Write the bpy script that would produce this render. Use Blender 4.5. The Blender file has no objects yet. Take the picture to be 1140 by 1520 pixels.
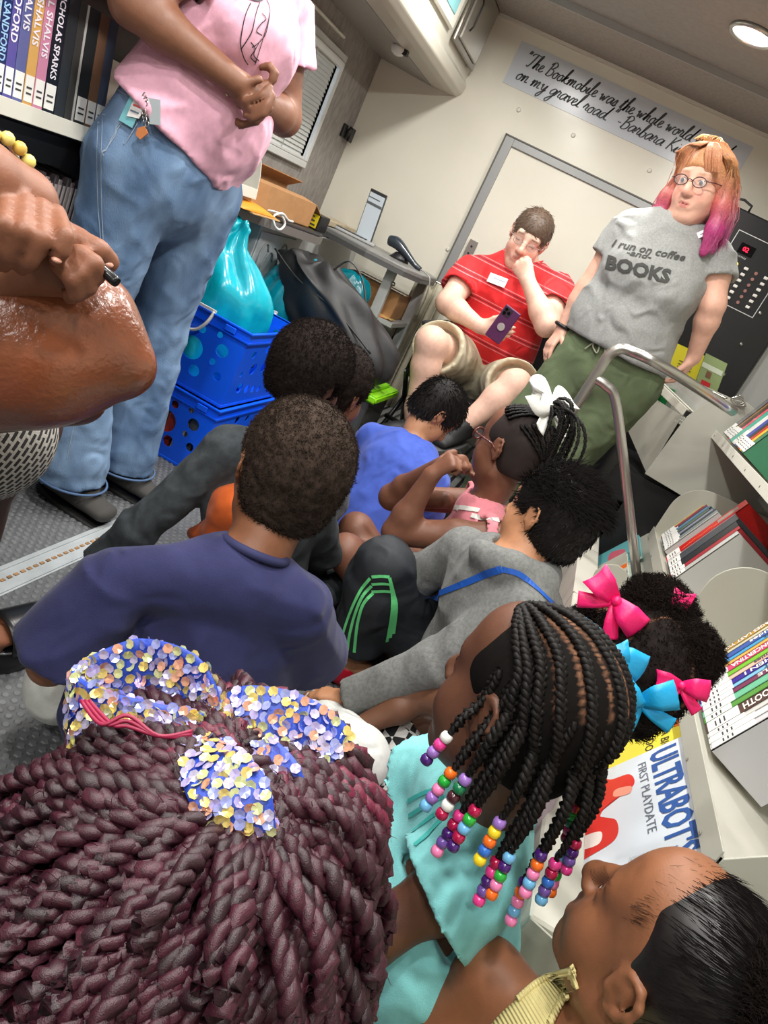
import bpy, bmesh, math, random, colorsys
import numpy as np
from mathutils import Vector, Matrix
from mathutils.bvhtree import BVHTree
random.seed(7); rng = np.random.default_rng(11)
C = bpy.context.scene.collection
SC = bpy.context.scene
# ---------------------------------------------------------------- camera (focal length in pixels of a 1140x1520 frame)
F = 1100.0; EYE = 1.08
_n = np.array([-1344., 2648.]); PITCH = math.atan(F / np.linalg.norm(_n)); YAW = math.radians(8.2)
UP2 = -_n / np.linalg.norm(_n); RI2 = np.array([-UP2[1], UP2[0]])
FW = np.array([-math.sin(YAW) * math.cos(PITCH), math.cos(YAW) * math.cos(PITCH), -math.sin(PITCH)])
R0 = np.array([math.cos(YAW), math.sin(YAW), 0.]); U0 = np.cross(R0, FW)
O0 = np.array([0, 0, EYE])
camd = bpy.data.cameras.new('camera'); cam = bpy.data.objects.new('camera', camd); C.objects.link(cam)
camd.sensor_fit = 'VERTICAL'; camd.sensor_height = 36; camd.sensor_width = 27; camd.lens = F * 36 / 1520
camd.clip_start = 0.02
_cx = R0 * RI2[0] + U0 * UP2[0]; _cy = -(R0 * RI2[1] + U0 * UP2[1])
_m = Matrix((( _cx[0], _cy[0], -FW[0], 0), (_cx[1], _cy[1], -FW[1], 0), (_cx[2], _cy[2], -FW[2], EYE), (0, 0, 0, 1)))
cam.matrix_world = _m
SC.camera = cam
# ---------------------------------------------------------------- world, exposure, light
w = bpy.data.worlds.new('world'); SC.world = w; w.use_nodes = True
w.node_tree.nodes['Background'].inputs[0].default_value = (0.80, 0.90, 1.0, 1); w.node_tree.nodes['Background'].inputs[1].default_value = 2.2
SC.view_settings.view_transform = 'Standard'; SC.view_settings.look = 'None'; SC.view_settings.gamma = 1
SC.view_settings.use_curve_mapping = False; SC.view_settings.exposure = 0.36
CEIL = 2.07; WL = -1.59; WR = 0.92; WB = 3.9; WREAR = -2.6
LIGHT_POWER = 9.0
LIGHT_XY = [(-0.055, 3.0), (-0.80, 3.0), (-0.055, 2.1), (-0.80, 2.1), (-0.055, 1.2), (-0.80, 1.2), (-0.055, 0.3), (-0.80, 0.3), (-0.055, -0.7), (-0.80, -0.7), (-0.4, -1.8)]

def ray(x, y):
    q = np.array([x - 570., y - 760.]); return (FW * F + R0 * (q @ RI2) + U0 * (q @ UP2)) / F
def PY(x, y, Y): d = ray(x, y); return O0 + d * (Y / d[1])
def PZ(x, y, Z): d = ray(x, y); return O0 + d * ((Z - EYE) / d[2])
def PX(x, y, X): d = ray(x, y); return O0 + d * (X / d[0])
def PD(x, y, D): d = ray(x, y); return O0 + d * (D / np.linalg.norm(d))
def V(*a): return np.array(a, float)
def unit(v): v = np.asarray(v, float); return v / (np.linalg.norm(v) + 1e-12)
def s2l(c): return tuple((x / 12.92 if x <= 0.04045 else ((x + 0.055) / 1.055) ** 2.4) for x in c)
def rgb(r, g, b): return s2l((r / 255, g / 255, b / 255))
# ---------------------------------------------------------------- materials
def mat(name, col, rough=0.6, metal=0.0, noise=0.0, nscale=20, bump=0.0, bscale=200, spec=0.5, emit=None, estr=0, attr=None, sheen=0, alpha=None, trans=0, coat=0, col2=None, stretch=None, detail=3, sss=0):
    m = bpy.data.materials.new(name); m.use_nodes = True; nt = m.node_tree; b = nt.nodes['Principled BSDF']
    b.inputs['Base Color'].default_value = (*col, 1); b.inputs['Roughness'].default_value = rough; b.inputs['Metallic'].default_value = metal
    b.inputs['Specular IOR Level'].default_value = spec
    if sheen: b.inputs['Sheen Weight'].default_value = sheen
    if coat: b.inputs['Coat Weight'].default_value = coat; b.inputs['Coat Roughness'].default_value = 0.15
    if trans: b.inputs['Transmission Weight'].default_value = trans
    if alpha is not None: b.inputs['Alpha'].default_value = alpha
    if sss: b.inputs['Subsurface Weight'].default_value = sss; b.inputs['Subsurface Radius'].default_value = (0.01, 0.004, 0.002); b.inputs['Subsurface Scale'].default_value = 1
    if emit: b.inputs['Emission Color'].default_value = (*emit, 1); b.inputs['Emission Strength'].default_value = estr
    tc = nt.nodes.new('ShaderNodeTexCoord'); src = tc.outputs['Object']
    if stretch:
        mp = nt.nodes.new('ShaderNodeMapping'); mp.inputs['Scale'].default_value = stretch; nt.links.new(src, mp.inputs[0]); src = mp.outputs[0]
    base = None
    if attr:
        at = nt.nodes.new('ShaderNodeAttribute'); at.attribute_name = attr; base = at.outputs['Color']
    if noise or col2:
        n = nt.nodes.new('ShaderNodeTexNoise'); n.inputs['Scale'].default_value = nscale; n.inputs['Detail'].default_value = detail; nt.links.new(src, n.inputs['Vector'])
        rp = nt.nodes.new('ShaderNodeValToRGB'); rp.color_ramp.elements[0].position = 0.35; rp.color_ramp.elements[1].position = 0.65
        nt.links.new(n.outputs['Fac'], rp.inputs[0])
        if attr:
            rp.color_ramp.elements[0].color = (1 - noise,) * 3 + (1,); rp.color_ramp.elements[1].color = (1 + noise,) * 3 + (1,)
            mx = nt.nodes.new('ShaderNodeMix'); mx.data_type = 'RGBA'; mx.blend_type = 'MULTIPLY'; mx.inputs[0].default_value = 1
            nt.links.new(base, mx.inputs[6]); nt.links.new(rp.outputs[0], mx.inputs[7]); base = mx.outputs[2]
        else:
            c1 = tuple(min(1, x * (1 - noise)) for x in col); c2 = col2 if col2 else tuple(min(1, x * (1 + noise)) for x in col)
            rp.color_ramp.elements[0].color = (*c1, 1); rp.color_ramp.elements[1].color = (*c2, 1); base = rp.outputs[0]
    if base: nt.links.new(base, b.inputs['Base Color'])
    if bump:
        n2 = nt.nodes.new('ShaderNodeTexNoise'); n2.inputs['Scale'].default_value = bscale; n2.inputs['Detail'].default_value = 3; nt.links.new(src, n2.inputs['Vector'])
        bp = nt.nodes.new('ShaderNodeBump'); bp.inputs['Strength'].default_value = bump; bp.inputs['Distance'].default_value = 0.002
        nt.links.new(n2.outputs['Fac'], bp.inputs['Height']); nt.links.new(bp.outputs[0], b.inputs['Normal'])
    return m
_cm = {}
def cmat(name, r, g, b, rough=0.5, **k):
    key = (name, r, g, b)
    if key not in _cm: _cm[key] = mat(name, rgb(r, g, b), rough, **k)
    return _cm[key]
# ---------------------------------------------------------------- objects
def tag(o, label=None, cat=None, group=None, kind=None):
    if label: o['label'] = label
    if cat: o['category'] = cat
    if group: o['group'] = group
    if kind: o['kind'] = kind
    return o
def thing(name, label, cat, loc=(0, 0, 0), group=None):
    o = bpy.data.objects.new(name, None); C.objects.link(o); o.location = tuple(float(x) for x in loc); o.empty_display_size = 0.05
    return tag(o, label, cat, group)
def wloc(o):
    p = Vector(o.location)
    if o.parent: p = p + wloc(o.parent)
    return p
def mobj(name, verts, faces, m, parent=None, smooth=False, origin=None, col=None, mi=None, label=None):
    """verts in world coordinates; the object sits at its parent's place (or origin)"""
    vs = np.asarray(verts, float).reshape(-1, 3)
    if parent is not None: org = np.array(wloc(parent))
    elif origin is not None: org = np.array(origin, float)
    else: org = vs.mean(0) if len(vs) else np.zeros(3)
    me = bpy.data.meshes.new(name); vs = vs - org
    if isinstance(faces, np.ndarray):
        nv, nf, k = len(vs), len(faces), faces.shape[1]
        me.vertices.add(nv); me.vertices.foreach_set('co', vs.astype(np.float32).ravel())
        me.loops.add(nf * k); me.loops.foreach_set('vertex_index', faces.astype(np.int32).ravel())
        me.polygons.add(nf); me.polygons.foreach_set('loop_start', np.arange(0, nf * k, k, dtype=np.int32))
        me.update(calc_edges=True); me.validate()
    else:
        me.from_pydata([tuple(v) for v in vs], [], [tuple(f) for f in faces]); me.update()
    if smooth is True: me.polygons.foreach_set('use_smooth', np.ones(len(me.polygons), bool))
    elif isinstance(smooth, (list, np.ndarray)): me.polygons.foreach_set('use_smooth', np.asarray(smooth, bool))
    ms = m if isinstance(m, (list, tuple)) else [m]
    for x in ms: me.materials.append(x)
    if mi is not None: me.polygons.foreach_set('material_index', np.asarray(mi, np.int32))
    if col is not None:
        ca = me.color_attributes.new('Col', 'FLOAT_COLOR', 'POINT'); cc = np.ones((len(vs), 4), np.float32); cc[:, :3] = col
        ca.data.foreach_set('color', cc.ravel())
    o = bpy.data.objects.new(name, me); C.objects.link(o)
    if parent is not None: o.parent = parent
    else: o.location = tuple(float(x) for x in org)
    if label: o['label'] = label
    return o
def copy_tree(o, parent=None):
    c = o.copy(); C.objects.link(c); c.parent = parent
    for ch in list(o.children): copy_tree(ch, c)
    return c
class MB:
    def __init__(s): s.v = []; s.f = []; s.sm = []; s.mi = []
    def add(s, vs, fs, smooth=False, mi=0):
        n = len(s.v); s.v += [tuple(map(float, v)) for v in vs]; s.f += [tuple(i + n for i in f) for f in fs]; s.sm += [smooth] * len(fs); s.mi += [mi] * len(fs); return s
    def frame_box(s, o, a, b, c, mi=0, bev=0):
        """box from corner o with edge vectors a,b,c; chamfered vertical look if bev"""
        o, a, b, c = map(lambda q: np.asarray(q, float), (o, a, b, c))
        if np.dot(np.cross(a, b), c) < 0: a, b = b, a
        if bev:
            la, lb, lc = (np.linalg.norm(q) for q in (a, b, c)); ua, ub, uc = a / la, b / lb, c / lc; t = min(bev, la / 3, lb / 3, lc / 3)
            vs = []; 
            for i in (0, 1):
                for j in (0, 1):
                    for k in (0, 1):
                        p = o + a * i + b * j + c * k; sa, sb, sc_ = (1 - 2 * i) * t * ua, (1 - 2 * j) * t * ub, (1 - 2 * k) * t * uc
                        vs += [p + sb + sc_, p + sa + sc_, p + sa + sb]
            def ix(i, j, k, w): return ((i * 2 + j) * 2 + k) * 3 + w
            fs = []
            fs += [(ix(0,0,0,0), ix(0,0,1,0), ix(0,1,1,0), ix(0,1,0,0)), (ix(1,0,0,0), ix(1,1,0,0), ix(1,1,1,0), ix(1,0,1,0))]
            fs += [(ix(0,0,0,1), ix(1,0,0,1), ix(1,0,1,1), ix(0,0,1,1)), (ix(0,1,0,1), ix(0,1,1,1), ix(1,1,1,1), ix(1,1,0,1))]
            fs += [(ix(0,0,0,2), ix(0,1,0,2), ix(1,1,0,2), ix(1,0,0,2)), (ix(0,0,1,2), ix(1,0,1,2), ix(1,1,1,2), ix(0,1,1,2))]
            for j in (0, 1):
                for k in (0, 1): fs.append((ix(0,j,k,1), ix(1,j,k,1), ix(1,j,k,2), ix(0,j,k,2)) if j == k else (ix(0,j,k,2), ix(1,j,k,2), ix(1,j,k,1), ix(0,j,k,1)))
            for i in (0, 1):
                for k in (0, 1): fs.append((ix(i,0,k,2), ix(i,1,k,2), ix(i,1,k,0), ix(i,0,k,0)) if i == k else (ix(i,0,k,0), ix(i,1,k,0), ix(i,1,k,2), ix(i,0,k,2)))
            for i in (0, 1):
                for j in (0, 1): fs.append((ix(i,j,0,0), ix(i,j,1,0), ix(i,j,1,1), ix(i,j,0,1)) if i == j else (ix(i,j,0,1), ix(i,j,1,1), ix(i,j,1,0), ix(i,j,0,0)))
            for i in (0, 1):
                for j in (0, 1):
                    for k in (0, 1):
                        t3 = (ix(i,j,k,0), ix(i,j,k,1), ix(i,j,k,2)); fs.append(t3 if (i + j + k) % 2 == 0 else t3[::-1])
            return s.add(vs, fs, False, mi)
        vs = [o, o + a, o + a + b, o + b, o + c, o + a + c, o + a + b + c, o + b + c]
        return s.add(vs, [(0, 3, 2, 1), (4, 5, 6, 7), (0, 1, 5, 4), (1, 2, 6, 5), (2, 3, 7, 6), (3, 0, 4, 7)], False, mi)
    def box(s, x0, x1, y0, y1, z0, z1, mi=0, bev=0):
        return s.frame_box((min(x0,x1), min(y0,y1), min(z0,z1)), (abs(x1 - x0), 0, 0), (0, abs(y1 - y0), 0), (0, 0, abs(z1 - z0)), mi, bev)
    def prism(s, poly, ext, mi=0, smooth=False):
        """poly: list of 3-D points (planar), ext: extrusion vector"""
        p = [np.asarray(q, float) for q in poly]; n = len(p); e = np.asarray(ext, float)
        nn = sum((np.cross(p[i] - p[0], p[(i + 1) % n] - p[0]) for i in range(n)), np.zeros(3))
        if np.dot(nn, e) > 0: p = p[::-1]
        s.add(p + [q + e for q in p], [tuple(range(n)), tuple(range(2 * n - 1, n - 1, -1))], False, mi)
        b = len(s.v) - 2 * n
        for i in range(n): j = (i + 1) % n; s.f.append((b + j, b + i, b + n + i, b + n + j)); s.sm.append(smooth); s.mi.append(mi)
        return s
    def tube(s, pts, r, n=8, mi=0, cap=True, closed=False, flat=None):
        pts = [np.asarray(p, float) for p in pts]; m = len(pts)
        rs = r if hasattr(r, '__len__') else [r] * m
        t0 = unit(pts[1] - pts[0]); u = unit(np.cross(t0, (0, 0, 1) if abs(t0[2]) < 0.9 else (1, 0, 0))); vs = []
        for i, p in enumerate(pts):
            if closed: t = unit(pts[(i + 1) % m] - pts[i - 1])
            else: t = unit(pts[min(i + 1, m - 1)] - pts[max(i - 1, 0)])
            u = unit(u - t * np.dot(u, t)); w_ = np.cross(t, u)
            for k in range(n):
                a = 2 * math.pi * k / n; vs.append(p + (u * math.cos(a) + w_ * math.sin(a) * (flat or 1)) * rs[i])
        fs = []
        for i in range(m if closed else m - 1):
            i2 = (i + 1) % m
            for k in range(n): k2 = (k + 1) % n; fs.append((i * n + k, i * n + k2, i2 * n + k2, i2 * n + k))
        s.add(vs, fs, True, mi)
        if cap and not closed:
            b = len(s.v) - m * n
            s.f += [tuple(b + k for k in range(n - 1, -1, -1)), tuple(b + (m - 1) * n + k for k in range(n))]; s.sm += [False] * 2; s.mi += [mi] * 2
        return s
    def cyl(s, a, b, r, n=16, mi=0, r2=None): return s.tube([a, b], [r, r if r2 is None else r2], n, mi)
    def ball(s, c, r, n=10, mi=0, rz=None, m=None):
        rad = r if hasattr(r, '__len__') else (r, r, rz or r); c = np.asarray(c, float); m = m or max(4, n * 2 // 3); vs = [c + (0, 0, rad[2])]
        for i in range(1, m):
            t = math.pi * i / m
            for k in range(n): a = 2 * math.pi * k / n; vs.append(c + (rad[0] * math.sin(t) * math.cos(a), rad[1] * math.sin(t) * math.sin(a), rad[2] * math.cos(t)))
        vs.append(c - (0, 0, rad[2])); fs = []
        for k in range(n): fs.append((0, 1 + k, 1 + (k + 1) % n)); fs.append((len(vs) - 1, 1 + (m - 2) * n + (k + 1) % n, 1 + (m - 2) * n + k))
        for i in range(m - 2):
            for k in range(n): a_ = 1 + i * n; fs.append((a_ + k, a_ + n + k, a_ + n + (k + 1) % n, a_ + (k + 1) % n))
        return s.add(vs, fs, True, mi)
    def grid(s, f, nu, nv, mi=0, smooth=True, closed_u=False):
        vs = [f(i / (nu if closed_u else nu - 1), j / (nv - 1)) for i in range(nu) for j in range(nv)]; fs = []
        for i in range(nu if closed_u else nu - 1):
            for j in range(nv - 1): i2 = (i + 1) % nu; fs.append((i * nv + j, i2 * nv + j, i2 * nv + j + 1, i * nv + j + 1))
        return s.add(vs, fs, smooth, mi)
    def build(s, name, m, parent=None, origin=None, bevel=0, solid=0, label=None, sub=0):
        o = mobj(name, s.v, s.f, m, parent, s.sm, origin, mi=s.mi, label=label)
        if solid: q = o.modifiers.new('s', 'SOLIDIFY'); q.thickness = solid; q.offset = 0
        if bevel: q = o.modifiers.new('b', 'BEVEL'); q.width = bevel; q.segments = 2; q.limit_method = 'ANGLE'
        if sub: q = o.modifiers.new('u', 'SUBSURF'); q.levels = sub; q.render_levels = sub
        return o
def catmull(P, n=6, closed=False):
    P = [np.asarray(p, float) for p in P]; out = []; m = len(P)
    for i in range(m if closed else m - 1):
        if closed: p0, p1, p2, p3 = P[i - 1], P[i], P[(i + 1) % m], P[(i + 2) % m]
        else: p0, p1, p2, p3 = P[max(i - 1, 0)], P[i], P[i + 1], P[min(i + 2, m - 1)]
        for k in range(n):
            t = k / n; out.append(0.5 * ((2 * p1) + (-p0 + p2) * t + (2 * p0 - 5 * p1 + 4 * p2 - p3) * t * t + (-p0 + 3 * p1 - 3 * p2 + p3) * t ** 3))
    if not closed: out.append(P[-1])
    return out
def text_mesh(txt, size, shear=0, ex=0.0, bold=0.0, sx=1.0, align='LEFT'):
    """flat lettering as triangles in local x,y"""
    cu = bpy.data.curves.new('t', 'FONT'); cu.body = txt; cu.size = size; cu.shear = shear; cu.extrude = ex; cu.offset = bold; cu.align_x = align; cu.resolution_u = 2
    o = bpy.data.objects.new('t', cu); C.objects.link(o); dg = bpy.context.evaluated_depsgraph_get()
    me = bpy.data.meshes.new_from_object(o.evaluated_get(dg)); vs = [(v.co.x * sx, v.co.y, v.co.z) for v in me.vertices]; fs = [tuple(p.vertices) for p in me.polygons]
    bpy.data.objects.remove(o); bpy.data.curves.remove(cu); bpy.data.meshes.remove(me); return vs, fs
def put_text(txt, size, org, right, up, m, parent, name='lettering', fit=None, **k):
    vs, fs = text_mesh(txt, size, **k)
    if not vs: return None
    r = unit(right); u = unit(np.asarray(up, float) - r * np.dot(up, r)); n = np.cross(r, u)
    if fit:
        w_ = max(v[0] for v in vs) - min(v[0] for v in vs); q = fit / w_; vs = [(v[0] * q, v[1], v[2]) for v in vs]
    W = [np.asarray(org, float) + r * v[0] + u * v[1] + n * (v[2] + 0.0004) for v in vs]
    return mobj(name, W, fs, m, parent)
# ================================================================ THE SETTING
M_cream = mat('cream_gloss_panel', rgb(222, 219, 205), 0.2, noise=0.02, nscale=3, bump=0.04, bscale=9, spec=0.5)
M_grey_trim = mat('grey_metal_trim', rgb(160, 160, 158), 0.4, 0.3)
M_ceil = mat('grey_headliner', rgb(150, 148, 143), 0.75, noise=0.05, nscale=60, bump=0.4, bscale=300)
M_carpetwall = mat('mottled_grey_wall_carpet', rgb(140, 135, 130), 0.9, noise=0.16, nscale=45, bump=0.5, bscale=250, stretch=(1, 1, 0.4))
M_floor = mat('dark_rubber_floor', rgb(88, 90, 92), 0.55, noise=0.12, nscale=30)
M_stud = mat('rubber_stud', rgb(104, 106, 108), 0.5, noise=0.15, nscale=40)
M_white = mat('white_painted_metal', rgb(214, 212, 200), 0.35, noise=0.02, nscale=8)
M_black = mat('matte_black_panel', rgb(24, 24, 26), 0.45)
M_steel = mat('brushed_steel', rgb(178, 176, 170), 0.28, 0.9, bump=0.1, bscale=80, stretch=(1, 1, 0.1))
def structure(b, name, m, **k): return tag(b.build(name, m, **k), kind='structure')
fl = structure(MB().box(WL, WR, WREAR, WB, -0.05, 0), 'floor', M_floor)
mb = MB(); P = 0.021
for j in range(int(2.6 / (P * 0.866))):
    y = 0.45 + j * P * 0.866
    for i in range(int(1.68 / P)):
        x = -1.42 + i * P + (j % 2) * P / 2
        if -0.925 < x < -0.855 : continue
        r = P * 0.40; r2 = r * 0.72; n = len(mb.v)
        for k in range(6): a = k * math.tau / 6; mb.v.append((x + r * math.cos(a), y + r * math.sin(a), 0.0))
        for k in range(6): a = k * math.tau / 6; mb.v.append((x + r2 * math.cos(a), y + r2 * math.sin(a), 0.0022))
        mb.f += [(n + k, n + (k + 1) % 6, n + 6 + (k + 1) % 6, n + 6 + k) for k in range(6)] + [tuple(range(n + 6, n + 12))]
        mb.sm += [False] * 7; mb.mi += [0] * 7
tag(mb.build('floor_stud', M_stud, fl), kind='stuff', label='round raised studs of the rubber floor')
mb = MB().box(-0.93, -0.85, 0.2, 3.0, 0, 0.004).box(-0.925, -0.915, 0.2, 3.0, 0.004, 0.007).box(-0.865, -0.855, 0.2, 3.0, 0.004, 0.007)
st = structure(mb, 'trim_1', mat('scuffed_white_strip', rgb(178, 184, 186), 0.45, 0.3, noise=0.1, nscale=12)); st['label'] = 'pale metal floor strip with a dirty groove'
mb = MB()
yy = 0.3
while yy < 2.2: mb.box(-0.893, -0.885, yy, yy + 0.012, 0.004, 0.0062); yy += 0.021
mb.build('groove_dirt', mat('rusty_dirt', rgb(146, 112, 78), 0.9, noise=0.4, nscale=40), st)
# raised platform at the front with ribbed mat, black riser
pf = structure(MB().box(-1.25, -0.12, 2.72, WB, 0, 0.2), 'platform_floor', M_black)
mb = MB()
for i in range(21): mb.box(-1.0 + i * 0.04, -0.975 + i * 0.04, 2.74, WB - 0.02, 0.2, 0.2035)
mb.build('rib', mat('grey_ribbed_mat', rgb(104, 106, 104), 0.6), pf)
structure(MB().box(0.3, WR, 2.98, 3.55, 0, 0.62), 'trim_2', M_black)
# walls
wb = structure(MB().box(WL - 0.05, WR + 0.05, WB, WB + 0.05, 0, CEIL), 'wall_back', M_cream)
structure(MB().box(WR, WR + 0.05, WREAR, WB, 0, CEIL), 'wall_right', mat('wall_right_paint', rgb(200, 196, 182), 0.5, noise=0.03))
structure(MB().box(WL - 0.05, WR + 0.05, WREAR - 0.05, WREAR, 0, CEIL), 'wall_rear', mat('wall_rear_paint', rgb(205, 200, 186), 0.5, noise=0.03))
structure(MB().box(WL - 0.05, WR + 0.05, WREAR, WB + 0.05, CEIL, CEIL + 0.05), 'ceiling', M_ceil)
WY0, WY1, WZ0, WZ1 = 2.35, 3.47, 1.09, 1.53
mb = MB().box(WL - 0.05, WL, WREAR, WY0, 0, CEIL).box(WL - 0.05, WL, WY1, WB, 0, CEIL).box(WL - 0.05, WL, WY0, WY1, 0, WZ0).box(WL - 0.05, WL, WY0, WY1, WZ1, CEIL)
structure(mb, 'wall_left', M_carpetwall)
# header over the back wall and small trims
structure(MB().box(WL, WR, 3.45, WB, CEIL - 0.022, CEIL), 'trim_3', mat('header_carpet', rgb(158, 152, 144), 0.85, noise=0.08, nscale=70, bump=0.5, bscale=300))
structure(MB().box(WL, WR, 3.445, 3.455, CEIL - 0.026, CEIL), 'trim_4', M_grey_trim)
structure(MB().box(-1.13, WR, WB - 0.018, WB, CEIL - 0.035, CEIL - 0.022), 'trim_5', M_white)
# window with blind
wn = tag(thing('window_1', 'window with lowered grey blind in the mottled wall', None, (WL, 2.9, 1.3)), kind='structure')
M_wf = mat('window_frame_white', rgb(196, 198, 196), 0.4)
mb = MB()
for (y0, y1, z0, z1) in ((WY0 - .03, WY1 + .03, WZ0 - .03, WZ0), (WY0 - .03, WY1 + .03, WZ1, WZ1 + .03), (WY0 - .03, WY0, WZ0, WZ1), (WY1, WY1 + .03, WZ0, WZ1)): mb.box(WL - .04, WL + .02, y0, y1, z0, z1, bev=.004)
mb.build('window_frame', M_wf, wn)
MB().box(WL - .045, WL - .04, WY0, WY1, WZ0, WZ1).build('pane', mat('window_glass', (1, 1, 1), 0.03, trans=1.0), wn)
MB().box(WL + .0, WL + .03, WY0, WY1, WZ1 - .03, WZ1, bev=.003).build('blind_rail', M_wf, wn)
Mslat = mat('blind_slat', rgb(186, 188, 184), 0.5)
s0 = None
for i in range(24):
    z = WZ1 - 0.035 - i * 0.0175; a = math.radians(66); c, s = math.cos(a) * .012, math.sin(a) * .012
    if s0 is None:
        b = MB().frame_box((WL + .008 - c, WY0 + .004, z + s), (2 * c, 0, -2 * s), (0, WY1 - WY0 - .05, 0), (.0006, 0, .0004)); s0 = b.build('blind_slat', Mslat, wn); z00 = z
    else:
        o = s0.copy(); C.objects.link(o); o.location.z += z - z00
MB().box(WL + .0, WL + .02, WY0, WY1 - .02, WZ0, WZ0 + .015, bev=.003).build('blind_rail', M_wf, wn)
for y in (WY0 + .25, WY1 - .28): MB().cyl((WL + .022, y, WZ0 + .01), (WL + .022, y, WZ1 - .03), .0014, 6).build('blind_cord', M_wf, wn)
# long white trim over the window
structure(MB().box(WL, WL + .02, 1.0, 3.4, 1.60, 1.612, bev=.003), 'trim_6', M_white)
# door panel recessed in the back wall: grey frame, cream leaf
dr = tag(thing('door_1', 'cream panel door in grey metal frame on the back wall', None, (-.4, WB, .2)), kind='structure')
X0, X1, ZT = -0.855, 0.02, 1.605
mb = MB().frame_box((X0, WB - .018, .2), (.045, 0, 0), (0, .018, 0), (0, 0, ZT - .2)).frame_box((X0 + .045, WB - .018, ZT - .035), (X1 - X0 - .045, 0, 0), (0, .018, 0), (0, 0, .035))
mb.build('door_frame', mat('door_frame_grey', rgb(150, 152, 152), 0.4, 0.3), dr, bevel=.002)
MB().box(X0 + .045, X1, WB - .006, WB, .2, ZT - .035).build('door_panel', M_cream, dr)
MB().box(X0 - .006, X0, WB - .022, WB, .2, ZT + .006).box(X0 - .006, X1, WB - .022, WB, ZT, ZT + .006).build('seal', mat('dark_seal', rgb(96, 94, 88), .6), dr)
# round bolt covers on the back wall
for (x, y) in ((770, 163), (851, 201), (964, 253), (662 + 3, 370)):
    p = PY(x, y, WB); c = tag(thing('bolt_cover', 'small round cream bolt cover on the back wall panel', 'bolt cover', p, 'round bolt covers on the back wall'), kind='thing')
    mb = MB(); mb.tube([(p[0], WB, p[2]), (p[0], WB - .004, p[2]), (p[0], WB - .006, p[2])], [.011, .010, .006], 12).build('cap', M_white, c)
# quote banner
M_banner = mat('pale_blue_vinyl', rgb(196, 202, 210), 0.25, spec=.5)
bn = thing('quote_banner', 'pale grey vinyl banner with a handwritten book quote on the back wall', 'sign', (-.4, WB, 1.85))
BX0, BX1, BZ0, BZ1 = -.985, .175, 1.80, 1.985
MB().box(BX0, BX1, WB - .003, WB - .0005, BZ0, BZ1).build('vinyl_sheet', M_banner, bn)
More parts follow.
